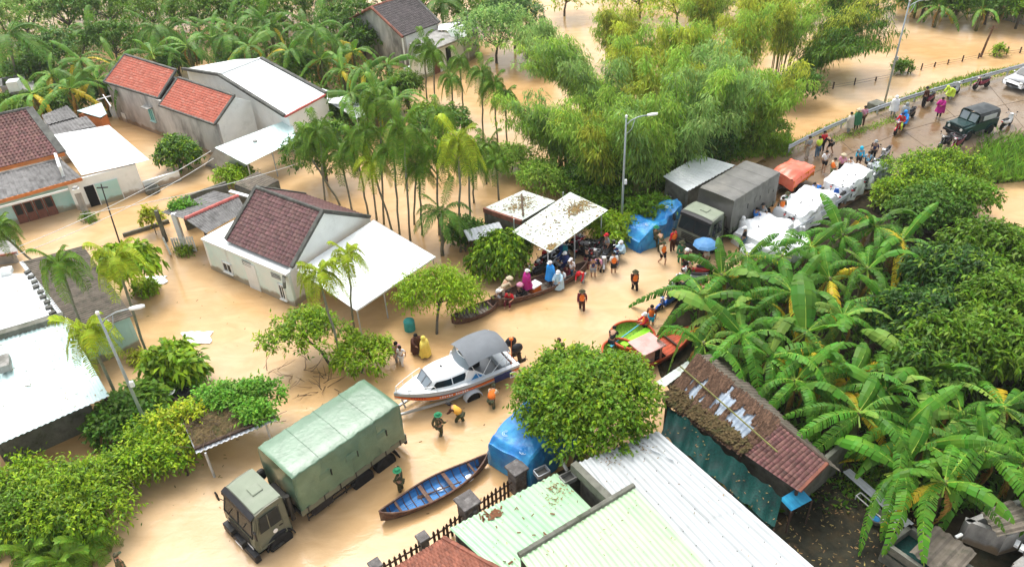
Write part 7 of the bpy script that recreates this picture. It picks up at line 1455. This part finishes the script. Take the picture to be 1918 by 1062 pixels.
row([(395,70),(430,45),(465,85),(505,50),(540,95),(575,60),(600,110),(625,75)], '{} banana plant from the left behind the white hall roof', lambda p, l, i: banana(p[0], p[1], rnd(3.0,4.0), l, 'far', 10, rnd(1.15,1.4), G2, 140+i))
row([(640,130),(660,95),(685,130),(700,165),(725,120),(740,185),(655,175)], '{} banana plant from the left beside the house at the top', lambda p, l, i: banana(p[0], p[1], rnd(2.4,3.2), l, 'far', 10, rnd(1.0,1.2), G2, 170+i))
row([(1720,12),(1760,25),(1800,8),(1840,30),(1880,15)], '{} banana plant from the left along the top right field edge', lambda p, l, i: banana(p[0], p[1]-12, rnd(1.5,2.1), l, 'far', 9, rnd(.85,1.0), 'banana plants at the field edge', 200+i))

# ------------------------------------------------------------------ palms
def frond(L, rise, fall, n, ll, lw, hang, seed, m, vee=.5):
    rg = random.Random(seed); b = MB()
    def mid(t): return Vector((L*t*(1-.15*t), 0, L*(rise*t-fall*t**2)))
    b.tube([mid(i/7) for i in range(8)], [.03*(1-.8*i/7)+.004 for i in range(8)], 4, False)
    for s in (-1,1):
        for k in range(n):
            t = .12+.88*k/n; p = mid(t); tg = (mid(min(1,t+.03))-mid(t-.03)).normalized(); l = ll*math.sin(PI*(.12+.8*t))**.6*rg.uniform(.85,1.15); d = (tg*rg.uniform(.55,.85)+Vector((0,s,0))*1.0+UP*vee*(1-t*.6)).normalized(); q = p+d*l*.5; e = q+(d*.5-UP*hang*rg.uniform(.7,1.2)).normalized()*l*.55; w = tg*lw*.5
            b.add([p-w*.6,p+w*.6,q+w,q-w,e], [(0,1,2,3),(3,2,4)])
    return b.mesh('frond', m)
FR_ = {}
for m_ in ('areca_leaf','areca_yellow'): FR_[m_] = [frond(1.65,1.15,1.60,32,.72,.06,1.9,3,m_), frond(1.6,.85,1.70,32,.72,.06,2.2,4,m_), frond(1.5,.45,1.55,30,.70,.06,2.4,5,m_), frond(1.35,1.9,1.0,26,.60,.055,.9,6,m_)]
FR_['coconut_leaf'] = [frond(3.2,.75,.85,34,.85,.085,1.0,7,'coconut_leaf',.3), frond(3.1,.40,.95,34,.85,.085,1.2,8,'coconut_leaf',.3), frond(3.0,.05,.80,34,.80,.085,1.4,9,'coconut_leaf',.3), frond(2.7,1.5,.6,30,.70,.08,.6,10,'coconut_leaf',.3)]
def palm(base, crown, label, m='areca_leaf', n=9, sc=1.0, group=None, seed=0, tr=.065, hz=None, name='areca_palm', h=None):
    rg = random.Random(seed); g = at(*base); h = h or height_to(base, crown[1]); T = at(crown[0], crown[1], h); r = thing(name, label, 'palm tree', g, 0, group)
    b = MB(); k = 6; pts = [g.lerp(T, i/k)+Vector((.05*math.sin(PI*i/k)*rg.uniform(-1,1),0,0)) for i in range(k+1)]; pts[0] = g-UP*.5
    b.tube(pts, [tr*1.35]+[tr]*(k-1)+[tr*.9], 7); b.build('trunk', 'areca_bark', r, True, True)
    if name == 'areca_palm': b = MB(); b.tube([T-UP*.05, T+UP*.35*sc, T+UP*.75*sc], [tr*1.05,tr*1.25,tr*.5], 7); b.build('crown_shaft', 'areca_shaft', r, True, True)
    for i in range(n):
        a = i*2.4+rg.uniform(-.25,.25); f = i/n; v = 3 if f > .8 else (0 if f > .55 else (1 if f > .28 else 2)); o = link('frond', FR_[m][v], r); o.location = T-g+UP*(.45+.25*f)*sc*(1 if name == 'areca_palm' else .15); s = sc*rg.uniform(.88,1.1); o.scale = (s,s,s); o.rotation_euler = (rg.uniform(-.25,.25), rg.uniform(-.12,.15), a)
    return r
AG = 'areca palms in the flooded garden'
AR = [((609,388),(600,262),'areca_leaf',1.0),((640,385),(575,285),'areca_leaf',.9),((690,405),(668,290),'areca_leaf',1.0),((718,420),(712,205),'areca_leaf',1.05),((735,432),(700,322),'areca_yellow',.95),((748,440),(738,300),'areca_leaf',1.0),((768,452),(757,262),'areca_leaf',1.1),((790,440),(785,330),'areca_leaf',.9),((862,472),(860,285),'areca_yellow',1.1),((842,332),(828,230),'areca_leaf',.9),((905,262),(903,150),'areca_leaf',.9),((932,268),(925,172),'areca_leaf',.9),((800,190),(795,100),'areca_leaf',1.0),((815,200),(812,112),'areca_leaf',.95),((868,215),(862,125),'areca_leaf',.85),((888,380),(885,322),'areca_leaf',.85),((910,345),(915,285),'areca_leaf',.85),((935,375),(930,315),'areca_leaf',.8),((660,398),(640,300),'areca_leaf',1.0)]
AR2 = [((705,412),(690,262),'areca_leaf',1.0),((728,405),(728,248),'areca_yellow',1.0),((775,420),(780,290),'areca_leaf',1.0),((800,455),(806,345),'areca_yellow',.9),((822,440),(818,300),'areca_leaf',1.0),((845,455),(842,325),'areca_leaf',1.0),((880,440),(878,300),'areca_leaf',.95),((752,395),(748,225),'areca_leaf',1.0),((850,250),(846,160),'areca_leaf',.9),((885,250),(882,168),'areca_leaf',.9),((950,270),(946,190),'areca_leaf',.85)]
row([(a[1][0], a) for a in AR], '{} areca palm from the left in the flooded garden behind the central house', lambda p, l, i: palm(p[1][0], p[1][1], l, p[1][2], 15, p[1][3]*.92, AG, 300+i))
row([(a[1][0], a) for a in AR2[::2]], '{} areca palm from the left in the second rank of the flooded garden', lambda p, l, i: palm(p[1][0], p[1][1], l, p[1][2], 15, p[1][3]*.9, AG, 320+i))
for i, (bs, cr, m_, s_, lab, tr) in enumerate([((645,690),(600,530),'areca_yellow',1.05,'areca palm in front of the white awning, left of two',.06),((664,628),(652,492),'areca_yellow',.95,'areca palm in front of the white awning, right of two',.055),((285,690),(222,505),'areca_yellow',1.15,'areca palm with drooping fronds over the slatted barn, right one',.065),((175,672),(118,512),'areca_leaf',1.1,'areca palm with fan-shaped top over the slatted barn, left one',.065),((232,775),(170,640),'areca_yellow',1.15,'areca palm hanging over the ice-blue roof corner',.07),((97,520),(5,440),'areca_leaf',1.05,'areca palm leaning in from the left edge',.065)]): palm(bs, cr, lab, m_, 14, s_*.76, 'areca palms around the houses', 340+i, tr)
CG = 'coconut palms around the village'
for i, (bs, cr, n_, s_, lab) in enumerate([((828,478),(828,398),13,.62,'short coconut palm beside the leafy shrub left of the carport'),((430,150),(425,70),13,1.0,'coconut palm behind the white hall roof'),((40,180),(15,70),14,1.25,'large coconut palm in the top left corner'),((600,160),(590,60),13,1.0,'coconut palm right of the hall among bananas'),((300,130),(295,55),13,1.0,'coconut palm behind the red tile roof'),((830,70),(830,8),12,1.0,'coconut palm right of the house at the top'),((150,120),(165,60),12,.95,'coconut palm behind the left bananas'),((500,110),(490,40),12,1.0,'coconut palm above the hall among the background bananas')]): palm(bs, cr, lab, 'coconut_leaf', n_, s_, CG, 360+i, .11, name='coconut_palm')

# ------------------------------------------------------------------ bamboo
def bamboo(base, H, label, m, lean=(0,0), n=18, spray=46, seed=0, group='bamboo clumps behind the carport', R=.8, arc=1.6, m2=None, show=.28):
    rg = random.Random(seed); g = at(*base); r = thing('bamboo_clump', label, 'bamboo', g, 0, group); PP = []; DD = []
    for k in range(n):
        a = rg.uniform(0,6.3); q = Vector((math.cos(a),math.sin(a),0))*R*rg.random()**.5; h = H*rg.uniform(.7,1.08); out = (Vector((math.cos(a),math.sin(a),0))*arc*rg.uniform(.4,1.2)+Vector((lean[0],lean[1],0))*rg.uniform(.6,1.2)); pts = []
        for i in range(8): t = i/7; pts.append(q+out*(t**2.2)+UP*(h*(t-.16*t**3.5)-(.4 if i == 0 else 0)))
        b = MB(); b.tube(pts, [.045*(1-.8*i/7)+.006 for i in range(8)], 5); b.build('culm', 'bamboo_culm', r, True)
        for j in range(spray):
            t = show+(1-show)*rg.random()**.8; x = t*7; i = min(6, int(x)); p = pts[i].lerp(pts[i+1], x-i); a2 = rg.uniform(0,6.3); l = rg.uniform(.2,.95)*(1.15-t*.5); bd = Vector((math.cos(a2),math.sin(a2),rg.uniform(-.15,.55)))*l; PP.append(p+bd*.9-UP*.12*l); DD.append(Vector((bd.x,bd.y,-.25)))
    P = np.array([tuple(v) for v in PP]); D = np.array([tuple(v) for v in DD]); D /= np.linalg.norm(D, axis=1)[:,None]+1e-6; k = int(len(P)*.6) if m2 else len(P)
    for sl, mm in ((slice(0,k), m), (slice(k,None), m2)):
        if mm is None: continue
        Pm = np.repeat(P[sl], 9, axis=0)+RNG.normal(size=(len(P[sl])*9,3))*np.array([.2,.2,.15]); Dm = np.repeat(D[sl], 9, axis=0)*.7+unit(len(Pm))*.75; Dm[:,2] -= .35
        link('foliage', leaf_mesh('foliage', Pm, Dm, RNG.uniform(.24,.48,len(Pm)), RNG.uniform(.06,.10,len(Pm)), mm, .35, .05), r)
BG2 = 'bamboo clumps by the flooded field'
for i, a in enumerate([((1205,375),8.2,'bamboo clump straight behind the centre street lamp','bamboo_green',(-.6,-.4),'bamboo_blue'),((1130,365),6.8,'bamboo clump behind the carport roof, left of the lamp','bamboo_green',(-1.6,0),'bamboo_yellow'),((1275,345),8.6,'tall blue-green bamboo clump above the blue tarp','bamboo_blue',(.5,-.5),'bamboo_green'),((1340,300),8.4,'tall bamboo clump behind the silver shed roof','bamboo_blue',(.6,-.3),'bamboo_green'),((1405,275),7.0,'bamboo clump drooping beside the farm trailer','bamboo_green',(1.2,-.8),'bamboo_yellow'),((1100,215),7.6,'bamboo clump arching left over the brown water','bamboo_blue',(-4.2,.4),'bamboo_green'),((1190,215),7.8,'yellow-green bamboo clump at the middle of the grove','bamboo_yellow',(-.3,.3),'bamboo_green'),((1265,200),8.0,'yellow-green bamboo clump right of the grove middle','bamboo_yellow',(.5,.3),'bamboo_green'),((1160,120),6.0,'small yellow bamboo clump far back in the grove','bamboo_yellow',(0,0),'bamboo_green'),((1050,315),6.2,'bamboo clump leaning over the water left of the grove','bamboo_green',(-2.2,.3),'bamboo_blue'),((1235,290),8.4,'tall dense bamboo clump at the heart of the grove','bamboo_green',(.2,-.2),'bamboo_yellow'),((1310,235),8.2,'tall pale bamboo clump behind the heart of the grove','bamboo_blue',(.4,0),'bamboo_yellow'),((1140,280),7.4,'dense bamboo clump left of the grove heart','bamboo_green',(-1.2,.2),'bamboo_blue'),((1010,130),5.0,'small bamboo clump beside the house at the top','bamboo_blue',(-.8,0),None)]): bamboo(a[0], a[1], a[2], a[3], a[4], 17, 58, 400+i, m2=a[5])
for i, a in enumerate([((1385,160),8.2,'bamboo clump left of the flooded field, nearest the grove','bamboo_yellow',(0,0),'bamboo_green'),((1460,140),8.2,'bamboo clump left of the flooded field, second from the grove','bamboo_green',(.8,0),'bamboo_yellow'),((1520,130),7.4,'bamboo clump leaning right over the flooded field','bamboo_yellow',(4.2,-.4),'leaf_deep'),((1500,150),5.5,'low bamboo clump hanging over the field water','leaf_mid',(4.6,-2.2),'leaf_deep'),((1320,95),7.6,'far yellow bamboo clump at the top of the scene','bamboo_yellow',(0,0),'bamboo_green'),((1560,60),7.0,'far bamboo clump at the top beside the field','bamboo_green',(1.5,0),'leaf_deep'),((1420,60),7.0,'far bamboo clump at the top, between two yellow ones','bamboo_yellow',(0,0),'leaf_deep')]): bamboo(a[0], a[1], a[2], a[3], a[4], 16, 52, 430+i, BG2, m2=a[5])

# ------------------------------------------------------------------ single trees and shrubs
tree(1108,752,2.9,(3.0,2.7,2.15),'dense round-crowned tree beside the blue tarpaulin load','leaf_mid',3000,8,.21,.10, trunk=.16, lobes=20, m2='leaf_lime', spread=.66, lr=.38, tw=.5, base=(1075,880))
tree(820,548,2.0,(2.05,1.7,1.25),'lime green spreading tree right of the white awning','leaf_lime',900,8,.20,.07, trunk=.07, lobes=14, base=(816,630), drop=.6, spread=.75, lr=.36, tw=.7)
tree(944,470,1.35,(1.75,1.5,1.35),'weeping leafy tree left of the carport','leaf_mid',850,8,.26,.12, lobes=9, drop=1.0, m2='leaf_lime', base=(940,500))
tree(600,275,2.7,(2.1,2.0,1.9),'dark round tree before the mint awning','leaf_deep',1000,8,.26,.11, lobes=11, m2='leaf_mid')
tree(330,290,1.3,(1.5,1.3,1.4),'green yellow-tipped shrub against the mouldy grey house','leaf_deep',650,8,.26,.12, m2='leaf_lime', frac=.25)
tree(145,925,1.1,(2.6,2.0,1.05),'big lime green bush at the lower left','leaf_lime',1500,8,.20,.08, lobes=14, m2='leaf_mid', drop=.5, spread=.85, lr=.28, tw=.75)
tree(265,850,1.1,(1.7,1.3,1.0),'lime bush at the foot of the left street lamp','leaf_lime',620,8,.20,.085, m2='leaf_mid', spread=.8, lr=.32, tw=.7)
tree(335,805,1.3,(1.3,1.2,1.1),'yellow-green bush beside the vine hut','leaf_yellow',420,8,.22,.10, m2='leaf_lime', frac=.4, spread=.8, lr=.32, tw=.6)
tree(40,905,.8,(1.4,1.2,.8),'lime bush at the left edge under the ice-blue roof','leaf_lime',420,8,.20,.085, m2='leaf_mid', spread=.8, lr=.3, tw=.7)
bush(240,785,.9,(1.5,1.2,.95),'dark glossy bush beside the ice-blue roof corner','leaf_deep',550, L=.26, W=.14)
tree(230,480,2.7,(1.45,1.2,.9),'papaya tree with pale drooping leaves by the slatted barn','leaf_lime',240,7,.52,.22, trunk=.07, base=(270,560), out=.35, drop=.7)
tree(325,672,1.3,(1.35,1.1,.95),'papaya shrub left of the floating plastic sheet','leaf_lime',260,7,.46,.20, trunk=.06, out=.35, drop=.6, m2='leaf_mid')
tree(275,735,1.0,(.9,.8,.7),'small broad-leaved plant behind the pile of planks','leaf_mid',150,7,.42,.2, trunk=.04, drop=.5)
tree(565,618,1.9,(2.3,1.5,.75),'airy tree with spreading lime sprays before the central house','leaf_lime',520,8,.24,.08, trunk=.07, lobes=14, spread=.8, lr=.3, base=(628,690), m2='leaf_mid')
tree(683,658,1.3,(1.35,1.1,.7),'low lime green tree left of the wading family','leaf_lime',380,8,.24,.09, trunk=.05, base=(672,700), drop=.4)
tree(283,405,1.2,(.55,.5,.35),'slim young tree with yellow tuft beside the garden wall','leaf_yellow',70,7,.3,.14, trunk=.03, base=(293,440))
tree(822,232,1.9,(2.2,2.0,1.4),'dark green tree among the areca palms','leaf_deep',700,7,.30,.13, m2='leaf_mid')
tree(760,160,2.2,(1.2,1.1,1.1),'bushy green tree in front of the house at the top','leaf_mid',380,7,.30,.12)
tree(800,215,1.0,(1.6,1.2,.8),'low green shrub by the water among the palms','leaf_lime',320,7,.26,.11)
tree(930,60,3.0,(3.6,3.0,2.6),'large grey-green tree right of the house at the top','bamboo_blue',900,7,.30,.12, lobes=12, m2='leaf_blue')
tree(960,30,3.4,(3.0,2.6,2.4),'tall grey-green tree at the top edge beside the brown water','leaf_blue',600,7,.34,.13)
tree(440,330,.8,(1.2,.9,.7),'bright green shrub beside the small old shed','leaf_lime',320,7,.26,.10)
tree(485,395,1.9,(.1,.1,.1),'tiny weed on the central house','leaf_lime',4,5,.1,.05, trunk=0) if False else None
bush(345,388,2.45,(.9,.35,.22),'creeper spilling over the edge of the grey porch','vine_leaf',160, L=.2, W=.12, trunk=0)
bush(167,410,.15,(.4,.3,.25),'small weed clump at the foot of the grey pillar','leaf_mid',60, L=.2, W=.06, trunk=0)
bush(255,672,.2,(.4,.3,.25),'small yellow weed near the left street lamp','leaf_yellow',50, L=.25, W=.07, trunk=0)
bush(270,540,.3,(.8,.5,.3),'low yellow-green weeds at the barn corner','leaf_lime',110, L=.28, W=.1, trunk=0)
bush(345,470,.2,(.45,.35,.3),'small bush at the foot of the white gate','leaf_lime',70, L=.2, W=.08, trunk=0)
# vines on the hut
for i, (x, y, z, R_, lab) in enumerate([(478,735,1.75,(.95,.7,.35),'vine heap on the right end of the hut roof'),(430,745,1.75,(.9,.7,.35),'vine heap on the middle of the hut roof'),(478,775,1.7,(.7,.5,.3),'vine patch at the rippled front edge of the hut roof'),(400,742,1.6,(.8,.6,.3),'vine heap at the back left of the hut roof'),(350,700,.6,(.8,.6,.4),'vine heap growing over the plank pile')]): bush(x, y, z, R_, lab, 'vine_leaf', 330, L=.17, W=.10, trunk=0, group='vines on the hut')
# bottom left cycads
for i, (x, y) in enumerate(((60,1040),(120,1055),(165,1020),(30,1000))): palm((x,y+18),(x,y),['cycad-like palm tuft at the bottom left edge, second from left','cycad-like palm tuft at the bottom left edge, third from left','cycad-like palm tuft at the bottom left edge, rightmost','cycad-like palm tuft at the bottom left edge, leftmost'][i], 'areca_leaf', 14, .8, 'palm tufts at lower left', 500+i, .09, h=.5, name='palm_tuft')
tree(20,960,.8,(1.4,1.1,.8),'dark leafy shrub at the left edge near the bottom','leaf_mid',420,7,.26,.11); tree(110,985,.6,(1.5,1.0,.6),'dark leafy undergrowth below the big lime bush','leaf_deep',380,7,.26,.11)
# right hand hedges and trees
tree(1756,322,1.4,(3.2,1.9,1.3),'broad lime hedge below the jeep','leaf_lime',1500,8,.22,.09, lobes=22, m2='leaf_mid', frac=.5, spread=.8, lr=.32, tw=.6)
tree(1682,362,1.0,(1.4,1.2,.9),'lime hedge end beside the last white tarp','leaf_lime',600,8,.26,.11, m2='leaf_mid'); tree(1790,370,1.3,(2.4,1.7,1.2),'green thicket below the lime hedge','leaf_mid',700,8,.28,.12)
tree(1730,395,1.4,(2.2,1.6,1.2),'dark thicket above the upper banana row','leaf_deep',600,8,.28,.12)
for i, (x, y, z, R_, m_, lab) in enumerate([(1850,470,2.6,(2.6,2.2,1.9),'leaf_mid','dark broadleaf tree at the right edge below the brown pond'),(1775,520,2.6,(2.3,2.0,1.8),'leaf_dark','dark broadleaf tree right of the upper banana row'),(1880,560,2.8,(2.4,2.1,1.9),'leaf_mid','dark broadleaf tree at the right edge, middle height'),(1715,600,2.5,(2.0,1.8,1.6),'leaf_dark','dark broadleaf tree in the middle of the banana grove'),(1800,630,2.7,(2.3,2.0,1.8),'leaf_mid','dark broadleaf tree above the front banana row'),(1740,690,2.3,(1.7,1.6,1.4),'leaf_deep','small dark broadleaf tree beside the lower banana row'),(1895,650,2.6,(2.0,1.9,1.6),'leaf_mid','broadleaf tree at the right edge above the front bananas')]): tree(x, y, z, R_, lab, m_, 800, 8, .32, .12, lobes=11, m2='leaf_mid', frac=.18, group='dark trees in the right grove', drop=.5, spread=.8, lr=.36, tw=.6)
# undergrowth fill
for i, (x, y, z, R_, m_, lab) in enumerate([(1150,425,.8,(1.4,1.0,.8),'leaf_lime','lime undergrowth at the foot of the centre street lamp'),(1215,395,.9,(1.5,1.1,.9),'leaf_mid','undergrowth behind the blue tarp under bamboo'),(1100,330,1.1,(1.8,1.4,1.1),'leaf_deep','dark undergrowth behind the carport roof'),(1020,330,1.0,(2.0,1.6,1.0),'bamboo_green','pale undergrowth left of the bamboo grove'),(1180,300,1.8,(2.5,2.0,1.6),'leaf_dark','dark shrub mass inside the bamboo grove'),(1300,270,2.0,(2.5,2.0,1.6),'leaf_dark','dark shrub mass behind the silver shed'),(1420,240,1.5,(2.0,1.6,1.3),'bamboo_green','shrub mass at the right foot of the bamboo grove'),(870,440,.8,(1.2,1.0,.8),'leaf_deep','dark shrub under the short coconut palm'),(1490,160,1.6,(2.2,1.6,1.4),'leaf_deep','dark shrub at the field edge under leaning bamboo'),(960,300,1.0,(1.7,1.4,1.0),'bamboo_green','pale shrub in the water left of the grove')]): tree(x, y, z, R_, lab, m_, 450, 7, .28, .10, name='shrub', cat='shrub', trunk=.06, group='undergrowth around the bamboo')
bush(1690,125,.6,(.7,.6,.45),'round green bush standing in the flooded field','leaf_mid',160, L=.25, W=.1)
bush(1872,95,.5,(.4,.4,.5),'small upright bush by the wire fence','leaf_lime',90, L=.25, W=.08)
# background wood, top left and top
BT = [(40,30,3.6,4.2,'bamboo_blue'),(120,20,3.4,4.0,'leaf_blue'),(200,10,3.4,4.0,'leaf_deep'),(100,90,2.6,3.2,'leaf_blue'),(210,80,2.4,3.0,'leaf_deep'),(280,15,3.4,4.0,'leaf_mid'),(365,25,3.0,3.6,'leaf_mid'),(440,5,3.2,4.0,'leaf_blue'),(525,15,3.0,3.8,'leaf_mid'),(600,10,3.4,4.0,'leaf_deep'),(660,40,3.0,3.2,'leaf_deep'),(50,130,2.0,2.4,'leaf_deep'),(560,130,1.8,2.2,'leaf_deep'),(635,205,1.4,1.6,'leaf_deep'),(120,190,1.6,2.0,'leaf_deep'),(190,175,1.6,1.8,'leaf_deep'),(450,115,1.8,2.4,'leaf_blue'),(330,110,1.8,2.2,'leaf_deep'),(710,190,1.4,1.7,'leaf_dark'),(665,215,1.2,1.5,'leaf_deep'),(680,70,2.0,2.0,'leaf_deep'),(790,-10,3.0,3.4,'leaf_mid'),(720,-20,3.4,4.0,'leaf_deep'),(20,200,1.4,1.6,'leaf_mid'),(870,10,2.4,3.0,'leaf_mid'),(400,-30,3.6,4.5,'leaf_mid'),(150,-30,4,5,'leaf_blue'),(-20,0,4,5,'bamboo_blue'),(280,-40,4,5,'leaf_deep'),(560,-40,4,5,'leaf_mid'),(650,-25,3.6,4.2,'leaf_blue')]
row([(x, (x,y,z,R_,m_)) for x,y,z,R_,m_ in BT], '{} tree crown from the left in the background wood' , lambda p, l, i: tree(p[1][0], p[1][1], p[1][2], (p[1][3],p[1][3]*.9,p[1][3]*.7), l, p[1][4], 420, 7, .40, .16, trunk=.12, group='trees of the background wood', m2='leaf_mid', frac=.2)) if len(BT) <= 20 else [tree(x, y, z, (R_,R_*.9,R_*.7), lab, m_, 380, 7, .40, .16, trunk=.12, group='trees of the background wood', m2='leaf_mid', frac=.35, spread=.75, lr=.4) for (x,y,z,R_,m_), lab in zip(sorted(BT), [('{} tree from the left in the wood behind the left houses' if i < 16 else '{} tree from the left in the wood behind the hall and top house').format(ORD[i if i < 16 else i-16]) for i in range(len(BT))])]
for i, (x, y, z, R_, m_) in enumerate([(1740,-12,2.5,2.6,'leaf_deep'),(1800,-8,2.5,2.6,'leaf_mid'),(1860,0,2.4,2.4,'leaf_deep'),(1915,8,2.4,2.4,'leaf_mid'),(1650,-20,2.6,2.6,'leaf_mid')]): tree(x, y, z, (R_*1.2,R_,R_*.7), '{} tree from the left on the far bank of the flooded field'.format(ORD[(1,2,3,4,0)[i]]), m_, 380, 7, .38, .15, group='trees beyond the flooded field')
for i, (x, y) in enumerate(((1060,-15),(1270,5),(1330,-10),(1420,-20),(1200,-12),(1500,-15))): tree(x, y, 2.6, (3.4,3.0,2.2), '{} yellow-green tree from the left at the top edge behind bamboo'.format(ORD[(0,2,3,4,1,5)[i]]), 'bamboo_yellow', 380, 7, .36, .13, group='trees at the top edge', m2='bamboo_green', frac=.5)

# ------------------------------------------------------------------ grass and reeds
def grass(label, pts, L, m, per=1, lean=.5, name='grass', w=.05):
    P = np.array([tuple(p) for p in pts]); P = np.repeat(P, per, axis=0)+RNG.normal(size=(len(P)*per,3))*np.array([.12,.12,0]); D = unit(len(P))*lean; D[:,2] = 1
    o = link(name, leaf_mesh(name, P, D, L*RNG.uniform(.6,1.3,len(P)), w*RNG.uniform(.7,1.4,len(P)), m, .25, .02)); tag(o, label, 'grass', kind='stuff')
rg_ = random.Random(77); pp = []
VE = [(1470,270),(1530,240),(1590,215),(1640,196),(1690,178),(1750,155),(1800,140),(1850,128),(1918,118)]
for (x0,y0),(x1,y1) in zip(VE, VE[1:]):
    for k in range(330): t = rg_.random(); q = rpt(x0+(x1-x0)*t+rg_.uniform(-6,10), y0+(y1-y0)*t+rg_.uniform(0,24)); q.z = max(0, q.z-.35); pp.append(q)
grass('bright green grass on the verge behind the long guardrail', pp, .5, 'grass_leaf', 3, .55)
pp = []
for k in range(500): q = rpt(rg_.uniform(1560,1680), 0) if False else rpt(1560+k*.24+rg_.uniform(-6,6), 262-k*.085+rg_.uniform(-4,8)); pp.append(q)
grass('rank weeds on the bank where the guardrail begins', [at(1385+rg_.random()*95, 300-rg_.random()*8-(rg_.random()*40), .05+.1*rg_.random()) for k in range(900)], .5, 'grass_leaf', 3, .6, 'weeds', .06)
grass('sparse grass tufts on the road side of the guardrail', pp, .16, 'grass_leaf', 2, .8)
grass('tall arching reeds at the right edge below the white motorbike', [at(rg_.uniform(1830,1930), rg_.uniform(262,345), .1) for k in range(700)], 1.2, 'tall_grass', 3, .75, 'reeds', .07)
grass('low weeds among the banana grove', [at(rg_.uniform(1290,1920), rg_.uniform(470,960), .08) for k in range(2600)], .55, 'leaf_deep', 3, .9, 'weeds', .14)
grass('low weeds along the edge of the dark yard', [at(1570+rg_.random()*150, 880+rg_.random()*60+0, .3) for k in range(160)], .3, 'leaf_mid', 3, .9, 'weeds', .08)
# ------------------------------------------------------------------ drift wood in the water
def snag(px, py, label, n=14, s=1.0, seed=0):
    rg = random.Random(seed); g = at(px,py); r = thing('dead_branch', label, 'branch', g)
    for k in range(n):
        a = rg.uniform(0,6.3); p = Vector((rg.uniform(-.4,.4),rg.uniform(-.3,.3),-.1)); pts = [p]
        for j in range(4): a += rg.uniform(-.6,.6); pts.append(pts[-1]+Vector((math.cos(a)*.3*s,math.sin(a)*.3*s,rg.uniform(-.02,.16)*s)))
        b = MB(); b.tube(pts, [.022,.018,.014,.010,.006], 4); b.build('twig', 'dead_wood', r)
snag(605,725,'tangle of dead twigs in the water behind the green truck',22,1.0,1); snag(570,695,'thin bare branches in the water by the airy tree',12,1.1,2); snag(1215,612,'spindly bare bush beside the orange boat bow',12,.8,4); snag(1040,345,'dead branch sticking from the water left of the grove',8,1.2,5); snag(870,585,'bare twigs beside the dark sampan end',6,.8,6); snag(500,700,'thin cable-like branch floating between hut and airy tree',5,1.3,7)

def fill(label, n, test, box, z1, m, L=.34, W=.14, name='undergrowth', per=7):
    pts = []; rg = random.Random(len(label))
    while len(pts) < n:
        x, y = rg.uniform(box[0],box[2]), rg.uniform(box[1],box[3])
        if test(x, y): q = at(x,y); q.z = rg.random()**.7*z1; pts.append(q)
    P = np.array([tuple(p) for p in pts]); N = unit(len(P)); N[:,2] = np.abs(N[:,2])+.3; Pm, D, l, w = clump_leaves(P, N, per, L, W, .7, .1, .2, .6)
    tag(link(name, leaf_mesh(name, Pm, D, l, w, m, .3)), label, 'undergrowth', kind='stuff')
ymax = lambda x: 215 if x < 175 else (120 if x < 480 else (135 if x < 600 else 225))
fill('mass of undergrowth behind the houses, top left', 3800, lambda x, y: y < ymax(x) and not (670 < x < 880 and y < 150), (-60,-40,770,230), 1.5, 'leaf_mid')
fill('paler undergrowth behind the houses, top left', 2400, lambda x, y: y < ymax(x)-15 and not (670 < x < 880 and y < 150), (-60,-40,770,230), 2.2, 'leaf_mid')
fill('dark undergrowth at the foot of the bamboo grove', 2600, lambda x, y: y > 250+abs(x-1240)*.28 and y < 405-(x-1150)*.42, (1060,240,1450,440), 1.3, 'leaf_mid', .28, .1)
fill('dark undergrowth along the top edge behind the bamboo', 1800, lambda x, y: y < 40+abs(x-1300)*.02 and not 1010 < x < 1120, (900,-40,1660,60), 1.6, 'bamboo_yellow', .36, .1)

fill('dense shrubs on the far bank of the flooded field', 1500, lambda x, y: y < 22+(x-1690)*.11, (1680,-40,1960,60), 1.7, 'leaf_mid', .34, .13)
fill('darker shrubs on the far bank of the flooded field', 900, lambda x, y: y < 22+(x-1690)*.11, (1680,-40,1960,60), 1.2, 'leaf_deep', .34, .13)
l = MB(); rg = random.Random(99)
for k in range(900):
    x, y = rg.uniform(150,1300), rg.uniform(380,1060); c_ = (math.sin(x*.013+2)+math.sin(y*.021+x*.006))
    if rg.random() > .25+.35*c_: continue
    p = at(x, y, .006); a = rg.uniform(0,6.3); d = Vector((math.cos(a),math.sin(a),0))*rg.uniform(.02,.08); e = Vector((-d.y,d.x,0))*rg.uniform(.2,.5); l.add([p-d-e,p-d+e,p+d+e,p+d-e], [(0,1,2,3)])
tag(l.build('floating_litter', 'leaf_litter'), 'leaves and scraps drifting on the brown water', 'litter', kind='stuff')
fill('thicket continuing the grove past the right edge', 1500, lambda x, y: True, (1925,470,2060,1060), 1.6, 'leaf_mid', .34, .13)
# ------------------------------------------------------------------ thin rain haze
m = bpy.data.materials.new('haze'); m.use_nodes = True; n = m.node_tree.nodes; n.remove(n['Principled BSDF']); v = n.new('ShaderNodeVolumePrincipled'); v.inputs['Color'].default_value = (.93,.96,.97,1); v.inputs['Density'].default_value = .00028; v.inputs['Anisotropy'].default_value = .2
m.node_tree.links.new(v.outputs[0], n['Material Output'].inputs['Volume']); MAT['haze'] = m
b = MB(); b.box((0,480,12.5), (1200,1060,27)); tag(b.build('haze', 'haze'), 'thin rain haze over the village', kind='stuff')
